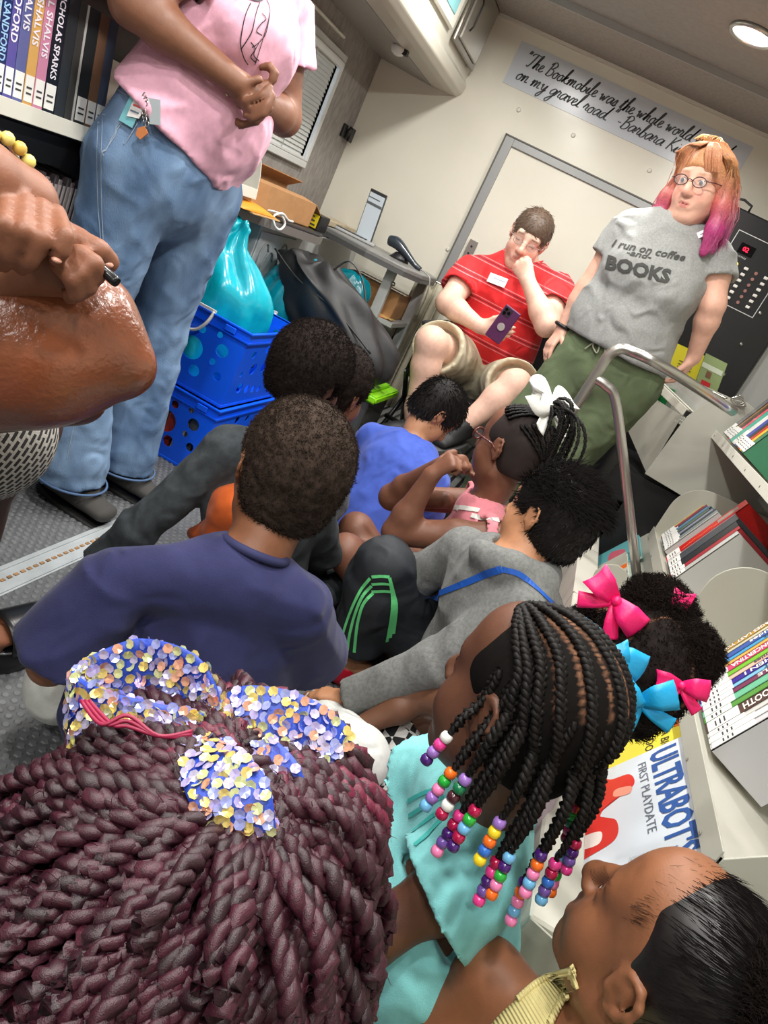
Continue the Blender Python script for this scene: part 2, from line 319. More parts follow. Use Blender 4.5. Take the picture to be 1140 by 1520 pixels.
# single-stroke handwriting: every glyph a list of strokes on a 0..1 x-height grid (ascender 2, descender -1), width
G = {
 'a': (1.0, [[(.85,.85),(.45,1),(.1,.5),(.25,.02),(.6,.3),(.85,.95),(.8,.15),(1.05,.15)]]),
 'b': (.9, [[(0,.1),(.35,1.1),(.5,2.1),(.3,1.9),(.2,.6),(.3,0),(.7,.15),(.75,.7),(.45,.8),(.9,.75)]]),
 'd': (1.0, [[(.75,.8),(.4,.95),(.08,.45),(.25,.02),(.6,.35),(1.0,2.1),(.8,.9),(.8,.1),(1.05,.15)]]),
 'e': (.75, [[(0,.2),(.45,.6),(.5,.95),(.2,.9),(.12,.3),(.4,.0),(.8,.3)]]),
 'g': (.95, [[(.8,.85),(.45,1),(.1,.5),(.3,.1),(.65,.4),(.85,.95),(.6,-.6),(.3,-1.05),(.1,-.75),(.5,-.2),(1.0,.25)]]),
 'h': (.95, [[(0,.1),(.35,1.2),(.5,2.1),(.3,1.9),(.15,.0),(.4,.75),(.65,.9),(.65,.1),(.95,.15)]]),
 'i': (.5, [[(0,.2),(.3,.95),(.2,.1),(.5,.15)], [(.38,1.35),(.4,1.42)]]),
 'k': (.9, [[(0,.1),(.35,1.2),(.5,2.1),(.3,1.8),(.15,.0)], [(.2,.45),(.65,1.0),(.3,.5),(.6,.05),(.9,.12)]]),
 'l': (.55, [[(0,.1),(.4,1.3),(.5,2.1),(.28,1.8),(.18,.2),(.55,.12)]]),
 'm': (1.45, [[(0,.5),(.2,.95),(.15,0),(.35,.75),(.6,.95),(.6,.05),(.8,.75),(1.05,.95),(1.05,.1),(1.4,.15)]]),
 'n': (1.0, [[(0,.5),(.2,.95),(.15,0),(.35,.75),(.65,.95),(.65,.1),(1.0,.15)]]),
 'o': (.85, [[(.5,.95),(.12,.6),(.2,.05),(.6,.1),(.65,.75),(.45,.95),(.6,.8),(.9,.85)]]),
 'p': (.95, [[(0,.5),(.25,1.0),(.1,-1.0)], [(.2,.5),(.5,1.0),(.8,.7),(.65,.1),(.25,.1),(.6,.02),(1.0,.2)]]),
 'r': (.7, [[(0,.3),(.2,1.05),(.28,.9),(.5,.9),(.45,.2),(.75,.15)]]),
 's': (.7, [[(0,.15),(.4,1.0),(.5,.5),(.4,.02),(.1,.1),(.7,.2)]]),
 't': (.6, [[(0,.2),(.4,1.7),(.25,.4),(.35,.02),(.65,.2)], [(.05,1.25),(.65,1.35)]]),
 'u': (1.0, [[(0,.5),(.2,.95),(.15,.25),(.35,.02),(.65,.5),(.75,.95),(.7,.1),(1.0,.15)]]),
 'v': (.85, [[(0,.7),(.2,.95),(.35,.02),(.7,.95),(.9,.85)]]),
 'w': (1.25, [[(0,.7),(.2,.95),(.3,.05),(.6,.8),(.7,.05),(1.05,.95),(1.25,.85)]]),
 'y': (.95, [[(0,.7),(.2,.95),(.25,.3),(.5,.15),(.8,.95),(.6,-.5),(.3,-1.0),(.15,-.7),(.5,-.1),(.95,.25)]]),
 'T': (1.1, [[(.0,1.6),(.3,2.0),(1.3,1.95)], [(.75,1.95),(.55,.6),(.3,.0),(.05,.15)]]),
 'B': (1.15, [[(.3,1.9),(.2,.0)], [(.0,1.6),(.5,2.1),(.95,1.7),(.6,1.15),(.35,1.05),(.9,.95),(.95,.3),(.5,-.05),(.05,.15)]]),
 'K': (1.1, [[(.3,2.0),(.2,.0)], [(1.0,2.0),(.35,1.0),(.6,.7),(1.1,.02)]]),
 '"': (.7, [[(.2,2.15),(.10,1.65)], [(.45,2.15),(.35,1.65)]]), '.': (.4, [[(.10,.0),(.24,.12)]]), '-': (.7, [[(.05,.6),(.55,.65)]]), ' ': (.55, []),
}
def handwriting(txt, org, right, up, xh, th, m, parent, name, width=None, shear=.28):
    tot = sum(G[c][0] for c in txt); kx = (width / (tot * xh)) if width else 1; x = 0; mb = MB(); r, u = unit(right), unit(up); n = np.cross(r, u)
    for c in txt:
        wd, st_ = G[c]
        for s in st_:
            pts = [np.asarray(org, float) + r * ((x + px + shear * py) * xh * kx) + u * (py * xh) + n * .0006 for px, py in s]
            pts = catmull(pts, 4) if len(pts) > 2 else pts
            # flat ribbon of varying width, as pen lettering
            L = []; R_ = []
            for i, p in enumerate(pts):
                t = unit(pts[min(i + 1, len(pts) - 1)] - pts[max(i - 1, 0)]); sd = np.cross(n, t); h = th * (.55 + .55 * abs(np.dot(t, u)))
                L.append(p + sd * h / 2); R_.append(p - sd * h / 2)
            mb.add(L + R_, [(i, i + len(L), i + 1 + len(L), i + 1) for i in range(len(L) - 1)])
        x += wd
    return mb.build(name, m, parent)
M_ink = mat('dark_print', rgb(58, 60, 62), 0.5)
yb = WB - .004
handwriting('"The Bookmobile was the whole world parked', (BX0 + .045, yb, BZ1 - .085), (1, 0, 0), (0, 0, 1), .030, .0062, M_ink, bn, 'lettering', width=1.03)
handwriting('on my gravel road." -Barbara Kingsolver', (BX0 + .045, yb, BZ0 + .035), (1, 0, 0), (0, 0, 1), .030, .0062, M_ink, bn, 'lettering', width=1.03)
# downlights
M_lamp = mat('lamp_lens', (1, 1, 1), 0.4, emit=(1, .96, .88), estr=14)
dl0 = None
for i, (x, y) in enumerate(LIGHT_XY):
    d = thing('ceiling_light', 'round recessed ceiling light with chrome rim', 'ceiling light', (x, y, CEIL), 'round recessed ceiling lights in two rows')
    if dl0 is None:
        b = MB(); b.tube([(x + .075 * math.cos(a), y + .075 * math.sin(a), CEIL - .006) for a in np.linspace(0, math.tau, 25)[:-1]], .009, 8, closed=True); r1 = b.build('rim', M_steel, d)
        b = MB(); b.tube([(x, y, CEIL - .001), (x, y, CEIL - .008), (x, y, CEIL - .014)], [.068, .06, .03], 24); r2 = b.build('lens', M_lamp, d); dl0 = d
    else:
        for ch in (r1, r2): c = ch.copy(); C.objects.link(c); c.parent = d
    ld = bpy.data.lights.new('downlight_lamp', 'AREA'); ld.shape = 'DISK'; ld.size = .13; ld.energy = LIGHT_POWER; ld.color = (1, .975, .93); ld.spread = math.radians(170)
    lo = bpy.data.objects.new('downlight_lamp', ld); C.objects.link(lo); lo.parent = d; lo.location = (0, 0, -.02)
# overhead fibreglass console along the left wall
cs = thing('overhead_console', 'cream moulded overhead console along the left ceiling edge', 'cabinet', (-1.35, 2.5, 1.66))
M_gel = mat('cream_gelcoat', rgb(200, 197, 184), 0.22, noise=0.02, nscale=5)
prof = [(-1.30, 1.655), (-1.21, 1.655), (-1.165, 1.66), (-1.142, 1.68), (-1.137, 1.72), (-1.155, 1.74), (-1.15, 1.80), (-1.135, 2.07), (-1.30, 2.07)]
MB().prism([(x, 1.2, z) for x, z in prof], (0, WB - 1.2, 0), smooth=False).build('shell', M_gel, cs, bevel=.006)
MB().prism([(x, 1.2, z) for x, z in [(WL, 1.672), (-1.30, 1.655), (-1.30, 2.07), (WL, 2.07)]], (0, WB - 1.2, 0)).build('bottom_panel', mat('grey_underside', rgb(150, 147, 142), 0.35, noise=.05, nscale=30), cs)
MB().box(-1.142, -1.128, 3.42, 3.86, 1.775, 2.055, bev=.006).build('hatch_frame', mat('bronze_gloss', rgb(120, 114, 104), .18, .5), cs)
hd = MB().box(-1.13, -1.118, 3.46, 3.82, 1.80, 2.035, bev=.006).build('hatch_door', mat('smoked_gloss_door', rgb(150, 146, 136), .12, .35), cs)
MB().tube([(-1.114, 3.52, 1.85), (-1.104, 3.52, 1.87), (-1.104, 3.52, 1.96), (-1.114, 3.52, 1.98)], .004, 8).build('handle', M_black, hd)
MB().box(-1.15, -1.13, 2.9, 3.36, 1.79, 2.05, bev=.008).build('frame', M_white, cs)
MB().box(-1.132, -1.126, 2.97, 3.30, 1.83, 2.02, bev=.003).build('blue_panel', mat('teal_tinted_panel', rgb(130, 186, 190), .25), cs)
p = PY(598, 68, 3.3); p = V(-1.31, 3.35, 1.655)
lt = thing('sensor_dome', 'small white dome fixture under the overhead console', 'fixture', p)
b = MB(); b.tube([p, p - V(0, 0, .01), p - V(0, 0, .026), p - V(0, 0, .034)], [.03, .032, .026, .01], 18).build('dome', mat('white_plastic', rgb(222, 222, 218), .3), lt)
MB().box(p[0] + .02, p[0] + .045, p[1] - .012, p[1] + .012, p[2] - .022, p[2]).build('clip', M_black, lt)
# black wall bracket
p = PX(512, 195, WL); bk = thing('wall_bracket', 'black swivel bracket on the grey mottled wall', 'bracket', p)
MB().box(WL, WL + .012, p[1] - .05, p[1] - .005, p[2] - .03, p[2] + .03, bev=.002).build('plate', M_black, bk)
MB().cyl((WL + .01, p[1], p[2] - .03), (WL + .03, p[1], p[2] + .03), .012, 12).build('pivot', M_black, bk)
MB().box(WL + .02, WL + .034, p[1] + .005, p[1] + .05, p[2] - .035, p[2] + .03, bev=.002).build('plate', M_black, bk)
# steel hinge plate / outlet at the door frame
p = PY(697, 375, WB); ol = thing('hinge_plate', 'perforated steel plate beside the grey door frame', 'hinge', p)
b = MB().box(p[0] - .022, p[0] + .022, WB - .024, WB - .018, p[2] - .16, p[2] + .06, bev=.001); b.build('plate', M_steel, ol)
for k in range(5): MB().cyl((p[0], WB - .026, p[2] + .03 - k * .035), (p[0], WB - .023, p[2] + .03 - k * .035), .006, 8).build('hole', M_black, ol)
# ================================================================ BOOKS
M_page = mat('book_pages', rgb(226, 218, 198), 0.8, noise=0.08, nscale=90)
M_label = mat('white_spine_label', rgb(232, 232, 228), 0.5)
M_ltxt = cmat('label_print', 60, 60, 62, .6)
def book(name, label, group, o, th, dp, ht, col, text=None, tcol=(240, 240, 235), tsize=None, lab=True, glossy=.3, bands=None, cat='book', digits=True):
    """o: lower outer spine corner, th/dp/ht: vectors thickness, depth (away from the spine), height. Spine text reads downwards."""
    o, th, dp, ht = (np.asarray(q, float) for q in (o, th, dp, ht)); T, D, Hh = (np.linalg.norm(q) for q in (th, dp, ht)); ut, ud, uh = th / T, dp / D, ht / Hh
    t = thing(name, label, cat, o, group); m = cmat('cover', *col, glossy); c = min(.003, T * .2)
    b = MB(); b.frame_box(o, ut * c, dp, ht); b.frame_box(o + th - ut * c, ut * c, dp, ht); b.frame_box(o + ut * c, ut * (T - 2 * c), ud * c, ht)
    b.build('cover', m, t)
    MB().frame_box(o + ut * c + ud * c + uh * .003, ut * (T - 2 * c), dp - ud * (c + .004), ht - uh * .006).build('pages', M_page, t)
    if lab:
        MB().frame_box(o + ut * T * .06 - ud * .0008 + uh * .006, ut * T * .88, ud * .0008, uh * min(.05, Hh * .24)).build('spine_label', M_label, t)
    nrm = -ud
    if text:
        sz = tsize or T * .8
        # reading direction down the spine
        r = -uh; u = np.cross(nrm, r)
        vs, fs = text_mesh(text, sz, bold=sz * .02)
        if vs:
            w_ = max(v[0] for v in vs); av = Hh * (.70 if lab else .9); q = min(1.0, av / w_); hh = max(v[1] for v in vs)
            base = o + uh * (Hh * .97) + nrm * .0012 + th * .5 - u * hh * .5
            mobj('lettering', [base + r * v[0] * q + u * v[1] for v in vs], fs, cmat('spine_print', *tcol, .5), t)
    if lab and digits:
        for i in range(2):
            r0 = o + ut * T * .2 - ud * .0016 + uh * (.02 + i * .011)
            MB().frame_box(r0, ut * T * .55, ud * .0003, uh * .0035).build('label_print', M_ltxt, t)
    return t
# ================================================================ LEFT SIDE
def shelf_unit(name, label, X, y0, y1, z, dep, sgn, tilt, thick=.022, lip=.03, panel=True, ph=.2, mm=None):
    """tilted tray shelf with front lip and D-shaped end panel. sgn=-1: shelf goes towards -X"""
    mm = mm or M_white; t = thing(name, label, 'shelf', (X, (y0 + y1) / 2, z)); ct, st_ = math.cos(tilt), math.sin(tilt)
    d = V(sgn * ct, 0, -st_); u = V(sgn * st_, 0, ct)
    o = V(X, y0, z)
    MB().frame_box(o, d * dep, (0, y1 - y0, 0), -u * .003).build('tray', mm, t)
    MB().frame_box(o + u * .004, -d * .003, (0, y1 - y0, 0), -u * (lip + .004)).frame_box(o - u * lip, d * .02, (0, y1 - y0, 0), u * .003).build('front_lip', mm, t, bevel=.001)
    MB().frame_box(o + d * dep, d * .003, (0, y1 - y0, 0), u * .2).build('back_panel', mm, t)
    if panel:
        pts = [o + V(0, y1 - y0, 0) + d * a + u * b_ for a, b_ in [(0, -lip), (0, .02)] + [(.03 + .12 - .12 * math.cos(q) - .03, .02 + (ph - .02) * math.sin(q)) for q in np.linspace(.15, math.pi / 2, 8)] + [(dep, ph), (dep, -lip)]]
        MB().prism(pts, (0, .004, 0)).build('end_panel', mm, t, bevel=.001)
    return t
TL = math.radians(8)
shelf_unit('book_shelf', 'white metal book shelf behind the jeans, hardbacks and end panel at window', -1.25, -.4, 2.49, .935, .26, -1, TL, ph=.20)
shelf_unit('book_shelf', 'upper white metal shelf with rounded end panel in front of blind', -1.25, -.4, 2.49, 1.26, .26, -1, TL, ph=.21)
lk = thing('disc_shelf', 'dark lower shelf holding discs and a red book', 'shelf', (-1.3, 1, .6))
MB().box(-1.57, -1.27, -.4, 2.05, .60, .615).box(-1.57, -1.385, 2.05, 2.49, .60, .615).build('tray', M_black, lk)
MB().box(-1.57, -1.275, 1.2, 1.215, .62, .9).build('divider', M_black, lk); MB().box(-1.585, -1.57, -.4, 2.49, 0.05, 1.65).build('back_panel', M_black, lk)
MB().box(-1.30, -1.275, -.4, 2.05, .83, .895).box(-1.41, -1.385, 2.05, 2.49, .86, .895).build('valance', M_black, lk)
MB().box(-1.57, -1.44, -.4, 2.40, .04, .30).build('toe_box', M_black, lk)
bd, bu = V(-math.cos(TL), 0, -math.sin(TL)), V(-math.sin(TL), 0, math.cos(TL))
xs = [(-60, 112), (-38, 120), (-18, 127), (-4, 131), (10, 137), (24, 142), (40, 147), (55, 151), (70, 157), (87, 163)]
ys = [PX(x, y, -1.262)[1] for x, y in xs]
spec = [((120, 40, 40), 'SILVA'), ((40, 60, 90), 'SANDFORD'), ((178, 186, 190), 'SANDFORD'), ((28, 44, 92), 'JOHN SANDFORD'), ((84, 78, 150), 'SANDFORD'), ((92, 98, 150), 'L SHALVIS'), ((206, 160, 92), 'L SHALVIS'), ((196, 130, 158), 'JILL SHALVIS'), ((26, 30, 40), 'NICHOLAS SPARKS')]
desc = ['dark red', 'steel blue', 'silver grey', 'navy with blue author lettering', 'violet blue', 'slate lilac', 'golden tan', 'pink', 'near-black']
for i, (c, s) in enumerate(spec):
    y0, y1 = ys[i], ys[i + 1]
    book('hardback_book', f'{desc[i]} hardback standing on the left shelf beside the jeans pocket', 'hardbacks on the left shelf', V(-1.26, y0 + .001, .938) + bd * .012, (0, y1 - y0 - .002, 0), bd * .155, bu * (.225 + .01 * (i % 3)), c, s, (150, 190, 230) if i in (2, 3) else (230, 225, 235), tsize=.024)
y = ys[-1] + .002
for i, (c, w_, nm) in enumerate([((46, 50, 54), .03, 'charcoal'), ((62, 62, 60), .022, 'dark olive-grey'), ((190, 188, 184), .006, 'thin white'), ((40, 44, 46), .035, 'broad black'), ((120, 90, 70), .03, 'brown'), ((70, 80, 100), .03, 'blue-grey')]):
    book('hardback_book', f'{nm} hardback just right of the near-black author spine, left shelf', 'hardbacks on the left shelf', V(-1.26, y, .938) + bd * .012, (0, w_, 0), bd * .15, bu * .235, c, None, lab=i > 2); y += w_ + .002
# books visible between the hand and the window on both shelves
def row(zs, px0, cols, labs, widths, hts, grp, where, texts=None):
    y = px0
    for i, c in enumerate(cols):
        book('shelf_book', f'{labs[i]} book {where}', grp, V(-1.26, y, zs) + bd * .012, (0, widths[i], 0), bd * .15, bu * hts[i], c, (texts or {}).get(i), tsize=widths[i] * .8); y += widths[i] + .0015
row(.938, 2.12, [(196, 60, 54), (214, 206, 200), (226, 222, 214), (180, 200, 216), (236, 232, 220), (70, 88, 150), (72, 92, 160)], ['red', 'off-white', 'thin white', 'pale blue', 'cream', 'indigo', 'thick blue end'], [.022, .02, .018, .026, .02, .034, .02], [.2, .2, .18, .2, .19, .19, .18], 'books on the left shelf beside the window', 'below the clasped hands beside the white end panel')
row(1.263, 2.20, [(210, 200, 190), (220, 214, 206), (60, 66, 90), (200, 46, 34), (214, 58, 36), (190, 30, 30)], ['beige', 'white', 'dark blue', 'scarlet', 'orange-red', 'deep red end'], [.02, .022, .014, .03, .028, .03], [.2, .2, .18, .26, .26, .26], 'books on the upper left shelf', 'on the upper left shelf behind the pink shirt')
# discs on the lower shelf, red book
Mcd = [cmat('disc_case', 92, 84, 88, .2), cmat('disc_case', 150, 140, 142, .2), cmat('disc_case', 60, 56, 62, .2)]
c0 = [None] * 3
for i in range(26):
    y = 1.33 + i * .0145
    t = thing('disc_case', 'slim plastic disc case upright on the dark lower shelf', 'disc case', (-1.28, y, .617), 'disc cases on the dark lower shelf')
    if c0[i % 3] is None:
        a = MB().box(-1.42, -1.285, y, y + .0125, .617, .81 - .008 * (i % 3), bev=.002).build('case', Mcd[i % 3], t); a2 = MB().box(-1.2852, -1.2835, y + .003, y + .0095, .64, .79).build('spine_card', cmat('disc_card', 200, 190, 190, .4), t); c0[i % 3] = (a, a2)
    else:
        for a in c0[i % 3]: c = a.copy(); C.objects.link(c); c.parent = t
book('red_book', 'thick red book titled with white capitals behind the teal bag', None, (-1.39, 2.30, .617), (0, .05, 0), (-.17, 0, 0), (0, 0, .24), (190, 42, 44), 'LIGHTNING', (240, 235, 230), .034)
for i, (c, n_) in enumerate((((60, 70, 100), 'dark blue'), ((150, 150, 150), 'grey'), ((110, 60, 50), 'maroon'), ((90, 100, 130), 'slate'))):
    book('hardback_book', f'{n_} book left of the thick red book on the lower shelf', 'books beside the thick red book', (-1.39, 2.13 + i * .04, .617), (0, .034, 0), (-.17, 0, 0), (0, 0, .2 + .01 * i), c, None)
# counter
M_ctr = mat('dark_speckled_laminate', rgb(46, 46, 48), 0.4, noise=.3, nscale=300)
ct = thing('counter', 'dark counter below the window with rounded metal edge', 'counter', (-1.4, 3, .86))
pl = [(-1.58, 2.50), (-1.30, 2.50), (-1.19, 3.02), (-1.21, 3.10), (-1.30, 3.14), (-1.35, 3.88), (-1.58, 3.88)]
MB().prism([(x, y, .835) for x, y in pl], (0, 0, .03)).build('worktop', M_ctr, ct, bevel=.006)
MB().prism([(x, y, .823) for x, y in [(-1.296, 2.5), (-1.186, 3.02), (-1.206, 3.105), (-1.29, 3.14), (-1.3, 3.11), (-1.23, 3.08), (-1.215, 3.02), (-1.32, 2.5)]], (0, 0, .03)).build('edge_strip', cmat('edge_grey', 112, 108, 104, .4), ct)
MB().box(-1.575, -1.30, 2.72, 3.86, 0.2, .835).build('cabinet_body', cmat('counter_side', 178, 180, 178, .4), ct)
MB().box(-1.30, -1.292, 2.73, 3.06, .35, .80, bev=.003).build('front_panel', cmat('grey_door', 168, 172, 172, .3), ct)
b = MB()
for k, (cy, cz, r) in enumerate(((2.80, .70, .06), (2.86, .66, .07), (2.97, .72, .05))): b.tube([(-1.289, cy + r * .6 * math.cos(a), cz + r * math.sin(a)) for a in np.linspace(.5, 5.5, 18)], .003, 5)
b.build('decal', cmat('decal_grey', 140, 144, 144, .4), ct)
MB().box(-1.50, -1.36, 3.2, 3.89, .885, .905).build('ledge', cmat('tan_ledge', 196, 180, 150, .5), ct)
# cardboard box
M_card = mat('corrugated_cardboard', rgb(172, 128, 84), 0.8, noise=.06, nscale=30, bump=.3, bscale=60)
cb = thing('cardboard_box', 'brown cardboard box with open flaps on the counter by the blind', 'box', (-1.36, 2.85, .866))
A, Bp = V(-1.305, 2.58, .868), V(-1.25, 3.02, .868); dy = unit(Bp - A); dx = V(-dy[1], dy[0], 0); L = np.linalg.norm(Bp - A)
b = MB()
for o, a, c_, h in ((A, dy * L, dx * .003, .09), (A + dx * .16, dy * L, dx * .003, .11), (A, dx * .16, dy * .003, .09), (A + dy * L, dx * .16, -dy * .003, .09)): b.frame_box(o, a, c_, (0, 0, h))
b.frame_box(A, dy * L, dx * .16, (0, 0, .003)); b.build('box_body', M_card, cb)
MB().frame_box(A + V(0, 0, .09), dy * L, dx * .07 + V(0, 0, .006), (0, 0, .003)).build('flap', M_card, cb)
MB().frame_box(A + dx * .16 + V(0, 0, .11), dy * L, -dx * .06 + V(0, 0, .035), (0, 0, .003)).build('flap', M_card, cb)
MB().frame_box(A + dy * L + V(0, 0, .09), dx * .16, dy * .06 - V(0, 0, .03), (0, 0, .003)).build('flap', M_card, cb)
MB().frame_box(A + dy * (L + .001) + dx * .05, dx * .05, dy * .001, (0, 0, .085)).build('clear_tape', cmat('packing_tape', 214, 190, 150, .12), cb)
# envelope, folders
ev = thing('padded_envelope', 'orange padded envelope lying under the white shelf end', 'envelope', (-1.3, 2.5, .87))
b = MB(); b.grid(lambda u, v: V(-1.33 + .12 * v, 2.36 + .26 * u, .872 + .02 * math.sin(math.pi * u) ** .5 * math.sin(math.pi * v) ** .5 if 0 < u < 1 and 0 < v < 1 else .872), 12, 8); b.build('paper_sleeve', cmat('orange_paper', 232, 150, 40, .5), ev, solid=.002)
MB().box(-1.34, -1.2, 2.42, 2.64, .866, .87).build('flap', cmat('manila', 206, 168, 110, .6), ev)
cbn = thing('white_cable', 'loop of white cable hanging over the counter edge', 'cable', (-1.2, 2.75, .88))
MB().tube(catmull([(-1.30, 2.70, .875), (-1.25, 2.72, .885), (-1.235, 2.76, .86), (-1.23, 2.73, .835), (-1.235, 2.69, .84), (-1.25, 2.68, .87), (-1.24, 2.72, .89), (-1.245, 2.80, .873), (-1.26, 2.88, .87)], 5), .0045, 7).build('cord', cmat('white_cord', 226, 226, 222, .4), cbn)
# water bottle behind the box, yellow tag
wbt = thing('plastic_bottle', 'clear empty plastic bottle lying behind the cardboard box', 'bottle', (-1.40, 3.2, .9))
b = MB(); y = 3.12
b.tube([(-1.45, 3.12, .905), (-1.45, 3.13, .905), (-1.445, 3.26, .905), (-1.44, 3.32, .905), (-1.44, 3.35, .905), (-1.44, 3.37, .905)], [.02, .034, .034, .03, .014, .014], 14); b.build('bottle_body', mat('clear_plastic', (.92, .95, .96), .06, trans=.85), wbt)
MB().cyl((-1.44, 3.365, .905), (-1.44, 3.39, .905), .016, 12).build('cap', cmat('white_cap', 230, 230, 228, .4), wbt)
yt = thing('caution_label_box', 'small black box with yellow caution label behind the cardboard box', 'box', (-1.24, 3.12, .866))
MB().box(-1.31, -1.235, 3.08, 3.18, .866, .93, bev=.003).build('case', M_black, yt)
MB().box(-1.30, -1.245, 3.078, 3.08, .872, .926).build('yellow_label', cmat('yellow_label', 230, 206, 40, .4), yt)
for k in range(3): MB().box(-1.295, -1.252 - .006 * k, 3.0765, 3.078, .88 + k * .016, .886 + k * .016).build('label_print', M_ltxt, yt)
# cart with tray, laptop, scanner
M_tray = mat('grey_laminate_tray', rgb(120, 120, 118), 0.35, noise=.05, nscale=60)
kt = thing('tray_table', 'grey tray table with pale leg in front of back wall', 'table', (-1.05, 3.45, .2))
tp = [(-1.28, 3.28), (-1.05, 3.22), (-.86, 3.24), (-.80, 3.34), (-.80, 3.62), (-.86, 3.70), (-1.28, 3.72)]
MB().prism([(x, y, .868) for x, y in tp], (0, 0, .024)).build('tabletop', M_tray, kt, bevel=.006)
MB().prism([(x, y, .852) for x, y in [(a * .985 - .015, b_) for a, b_ in tp]], (0, 0, .018)).build('apron', cmat('dark_edge', 84, 84, 84, .4), kt)
for (lx, ly) in ((-.95, 3.32), (-.87, 3.62)): MB().frame_box((lx, ly, .2), (.045, 0, 0), (0, .03, 0), (-.01, 0, .66)).build('leg', cmat('pale_leg', 176, 178, 178, .35), kt, bevel=.003)
MB().box(-1.25, -.84, 3.35, 3.68, .62, .64).build('under_shelf', cmat('shelf_grey', 170, 172, 170, .4), kt)
MB().ball((-.905, 3.315, .80), .011, 10).build('knob', M_steel, kt)
bx = thing('brown_carton', 'low brown carton under the tray table', 'box', (-1.02, 3.5, .64))
MB().box(-1.16, -.88, 3.42, 3.64, .641, .76, bev=.003).build('carton_body', M_card, bx); MB().box(-1.161, -.879, 3.5, 3.55, .758, .762).build('tape', cmat('packing_tape', 214, 190, 150, .12), bx)
op = thing('orange_papers', 'orange printed papers on the shelf under the tray table', 'paper', (-1.0, 3.4, .64))
for k in range(3): MB().frame_box((-1.1 + .02 * k, 3.352 + .004 * k, .641 + .0025 * k), (.2, .012 * k, 0), (0, .066, 0), (0, 0, .002)).build('sheet', cmat('orange_sheet', 214, 120 + 30 * k, 70 + 20 * k, .5), op)
lp = thing('laptop', 'open silver laptop standing on the dark counter', 'laptop', (-1.2, 3.5, .893))
MB().frame_box((-1.335, 3.56, .893), (.19, .05, 0), (.05, -.17, 0), (0, 0, .012), bev=.003).build('base', cmat('silver_case', 158, 160, 160, .3), lp)
q = PY(553, 358, 3.6)
scr = MB(); o = PY(526, 356, 3.62); a = PY(554, 361, 3.60) - o; u_ = V(-.03, .03, .245) 
a = V(.115, -.08, 0)
scr.frame_box(o, a, unit(np.cross(a, u_)) * .006, u_, bev=.002).build('screen_lid', cmat('dark_bezel', 60, 62, 64, .3), lp)
nn = unit(np.cross(a, u_))
s_ = o + a * .05 + u_ * .06 - nn * .0012
if nn @ (O0 - o) > 0: s_ = o + a * .05 + u_ * .06 + nn * .0068; nn = -nn
MB().frame_box(s_, a * .9, nn * .0006, u_ * .88).build('display', mat('laptop_display', rgb(170, 178, 182), .2, emit=rgb(176, 184, 190), estr=.5), lp)
MB().frame_box(s_ - nn * .0008 + u_ * .66, a * .9, nn * .0004, u_ * .05).frame_box(s_ - nn * .0008 + u_ * .78, a * .7, nn * .0004, u_ * .02).build('screen_text', cmat('screen_grey', 110, 116, 120, .3), lp)
MB().frame_box((-1.32, 3.5, .906), (.15, .04, 0), (.025, -.085, 0), (0, 0, .001)).build('keyboard', M_black, lp)
sn = thing('barcode_scanner', 'dark handheld scanner in stand on the grey tray', 'scanner', (-.98, 3.5, .893))
b = MB(); b.tube(catmull([(-1.06, 3.5, .95), (-1.02, 3.5, .955), (-.96, 3.49, .935), (-.90, 3.48, .91), (-.86, 3.48, .90)], 4), [.026, .03, .032, .034, .034, .032, .030, .027, .024, .022, .02, .018, .017, .016, .015, .014, .013], 14, flat=.8); b.build('scanner_body', cmat('slate_plastic', 44, 52, 60, .22), sn)
MB().tube([(-.98, 3.5, .893), (-.98, 3.5, .902), (-.985, 3.5, .925)], [.05, .045, .022], 16).build('stand', M_black, sn)
MB().tube(catmull([(-.87, 3.48, .90), (-.83, 3.46, .898), (-.79, 3.44, .88), (-.775, 3.45, .80), (-.79, 3.5, .70)], 5), .003, 6).build('cable', cmat('grey_cord', 150, 150, 146, .5), sn)
# curtain
cu = thing('curtain', 'beige gathered curtain hanging beside the tray table', 'curtain', (-.8, 3.72, .2))
b = MB(); b.grid(lambda u, v: V(-.93 + .18 * u + .012 * math.sin(u * 25) + (1 - v) * .03 * (u - .5), 3.76 + .02 * math.cos(u * 38) + .006 * math.sin(u * 17 + v * 5), .205 + .66 * v), 70, 8); b.build('cloth', mat('beige_cloth', rgb(178, 172, 152), .85, noise=.05, nscale=60), cu, solid=.002)
MB().tube([(-.95, 3.76, .868), (-.72, 3.76, .868)], .006, 8).build('rod', M_steel, cu)
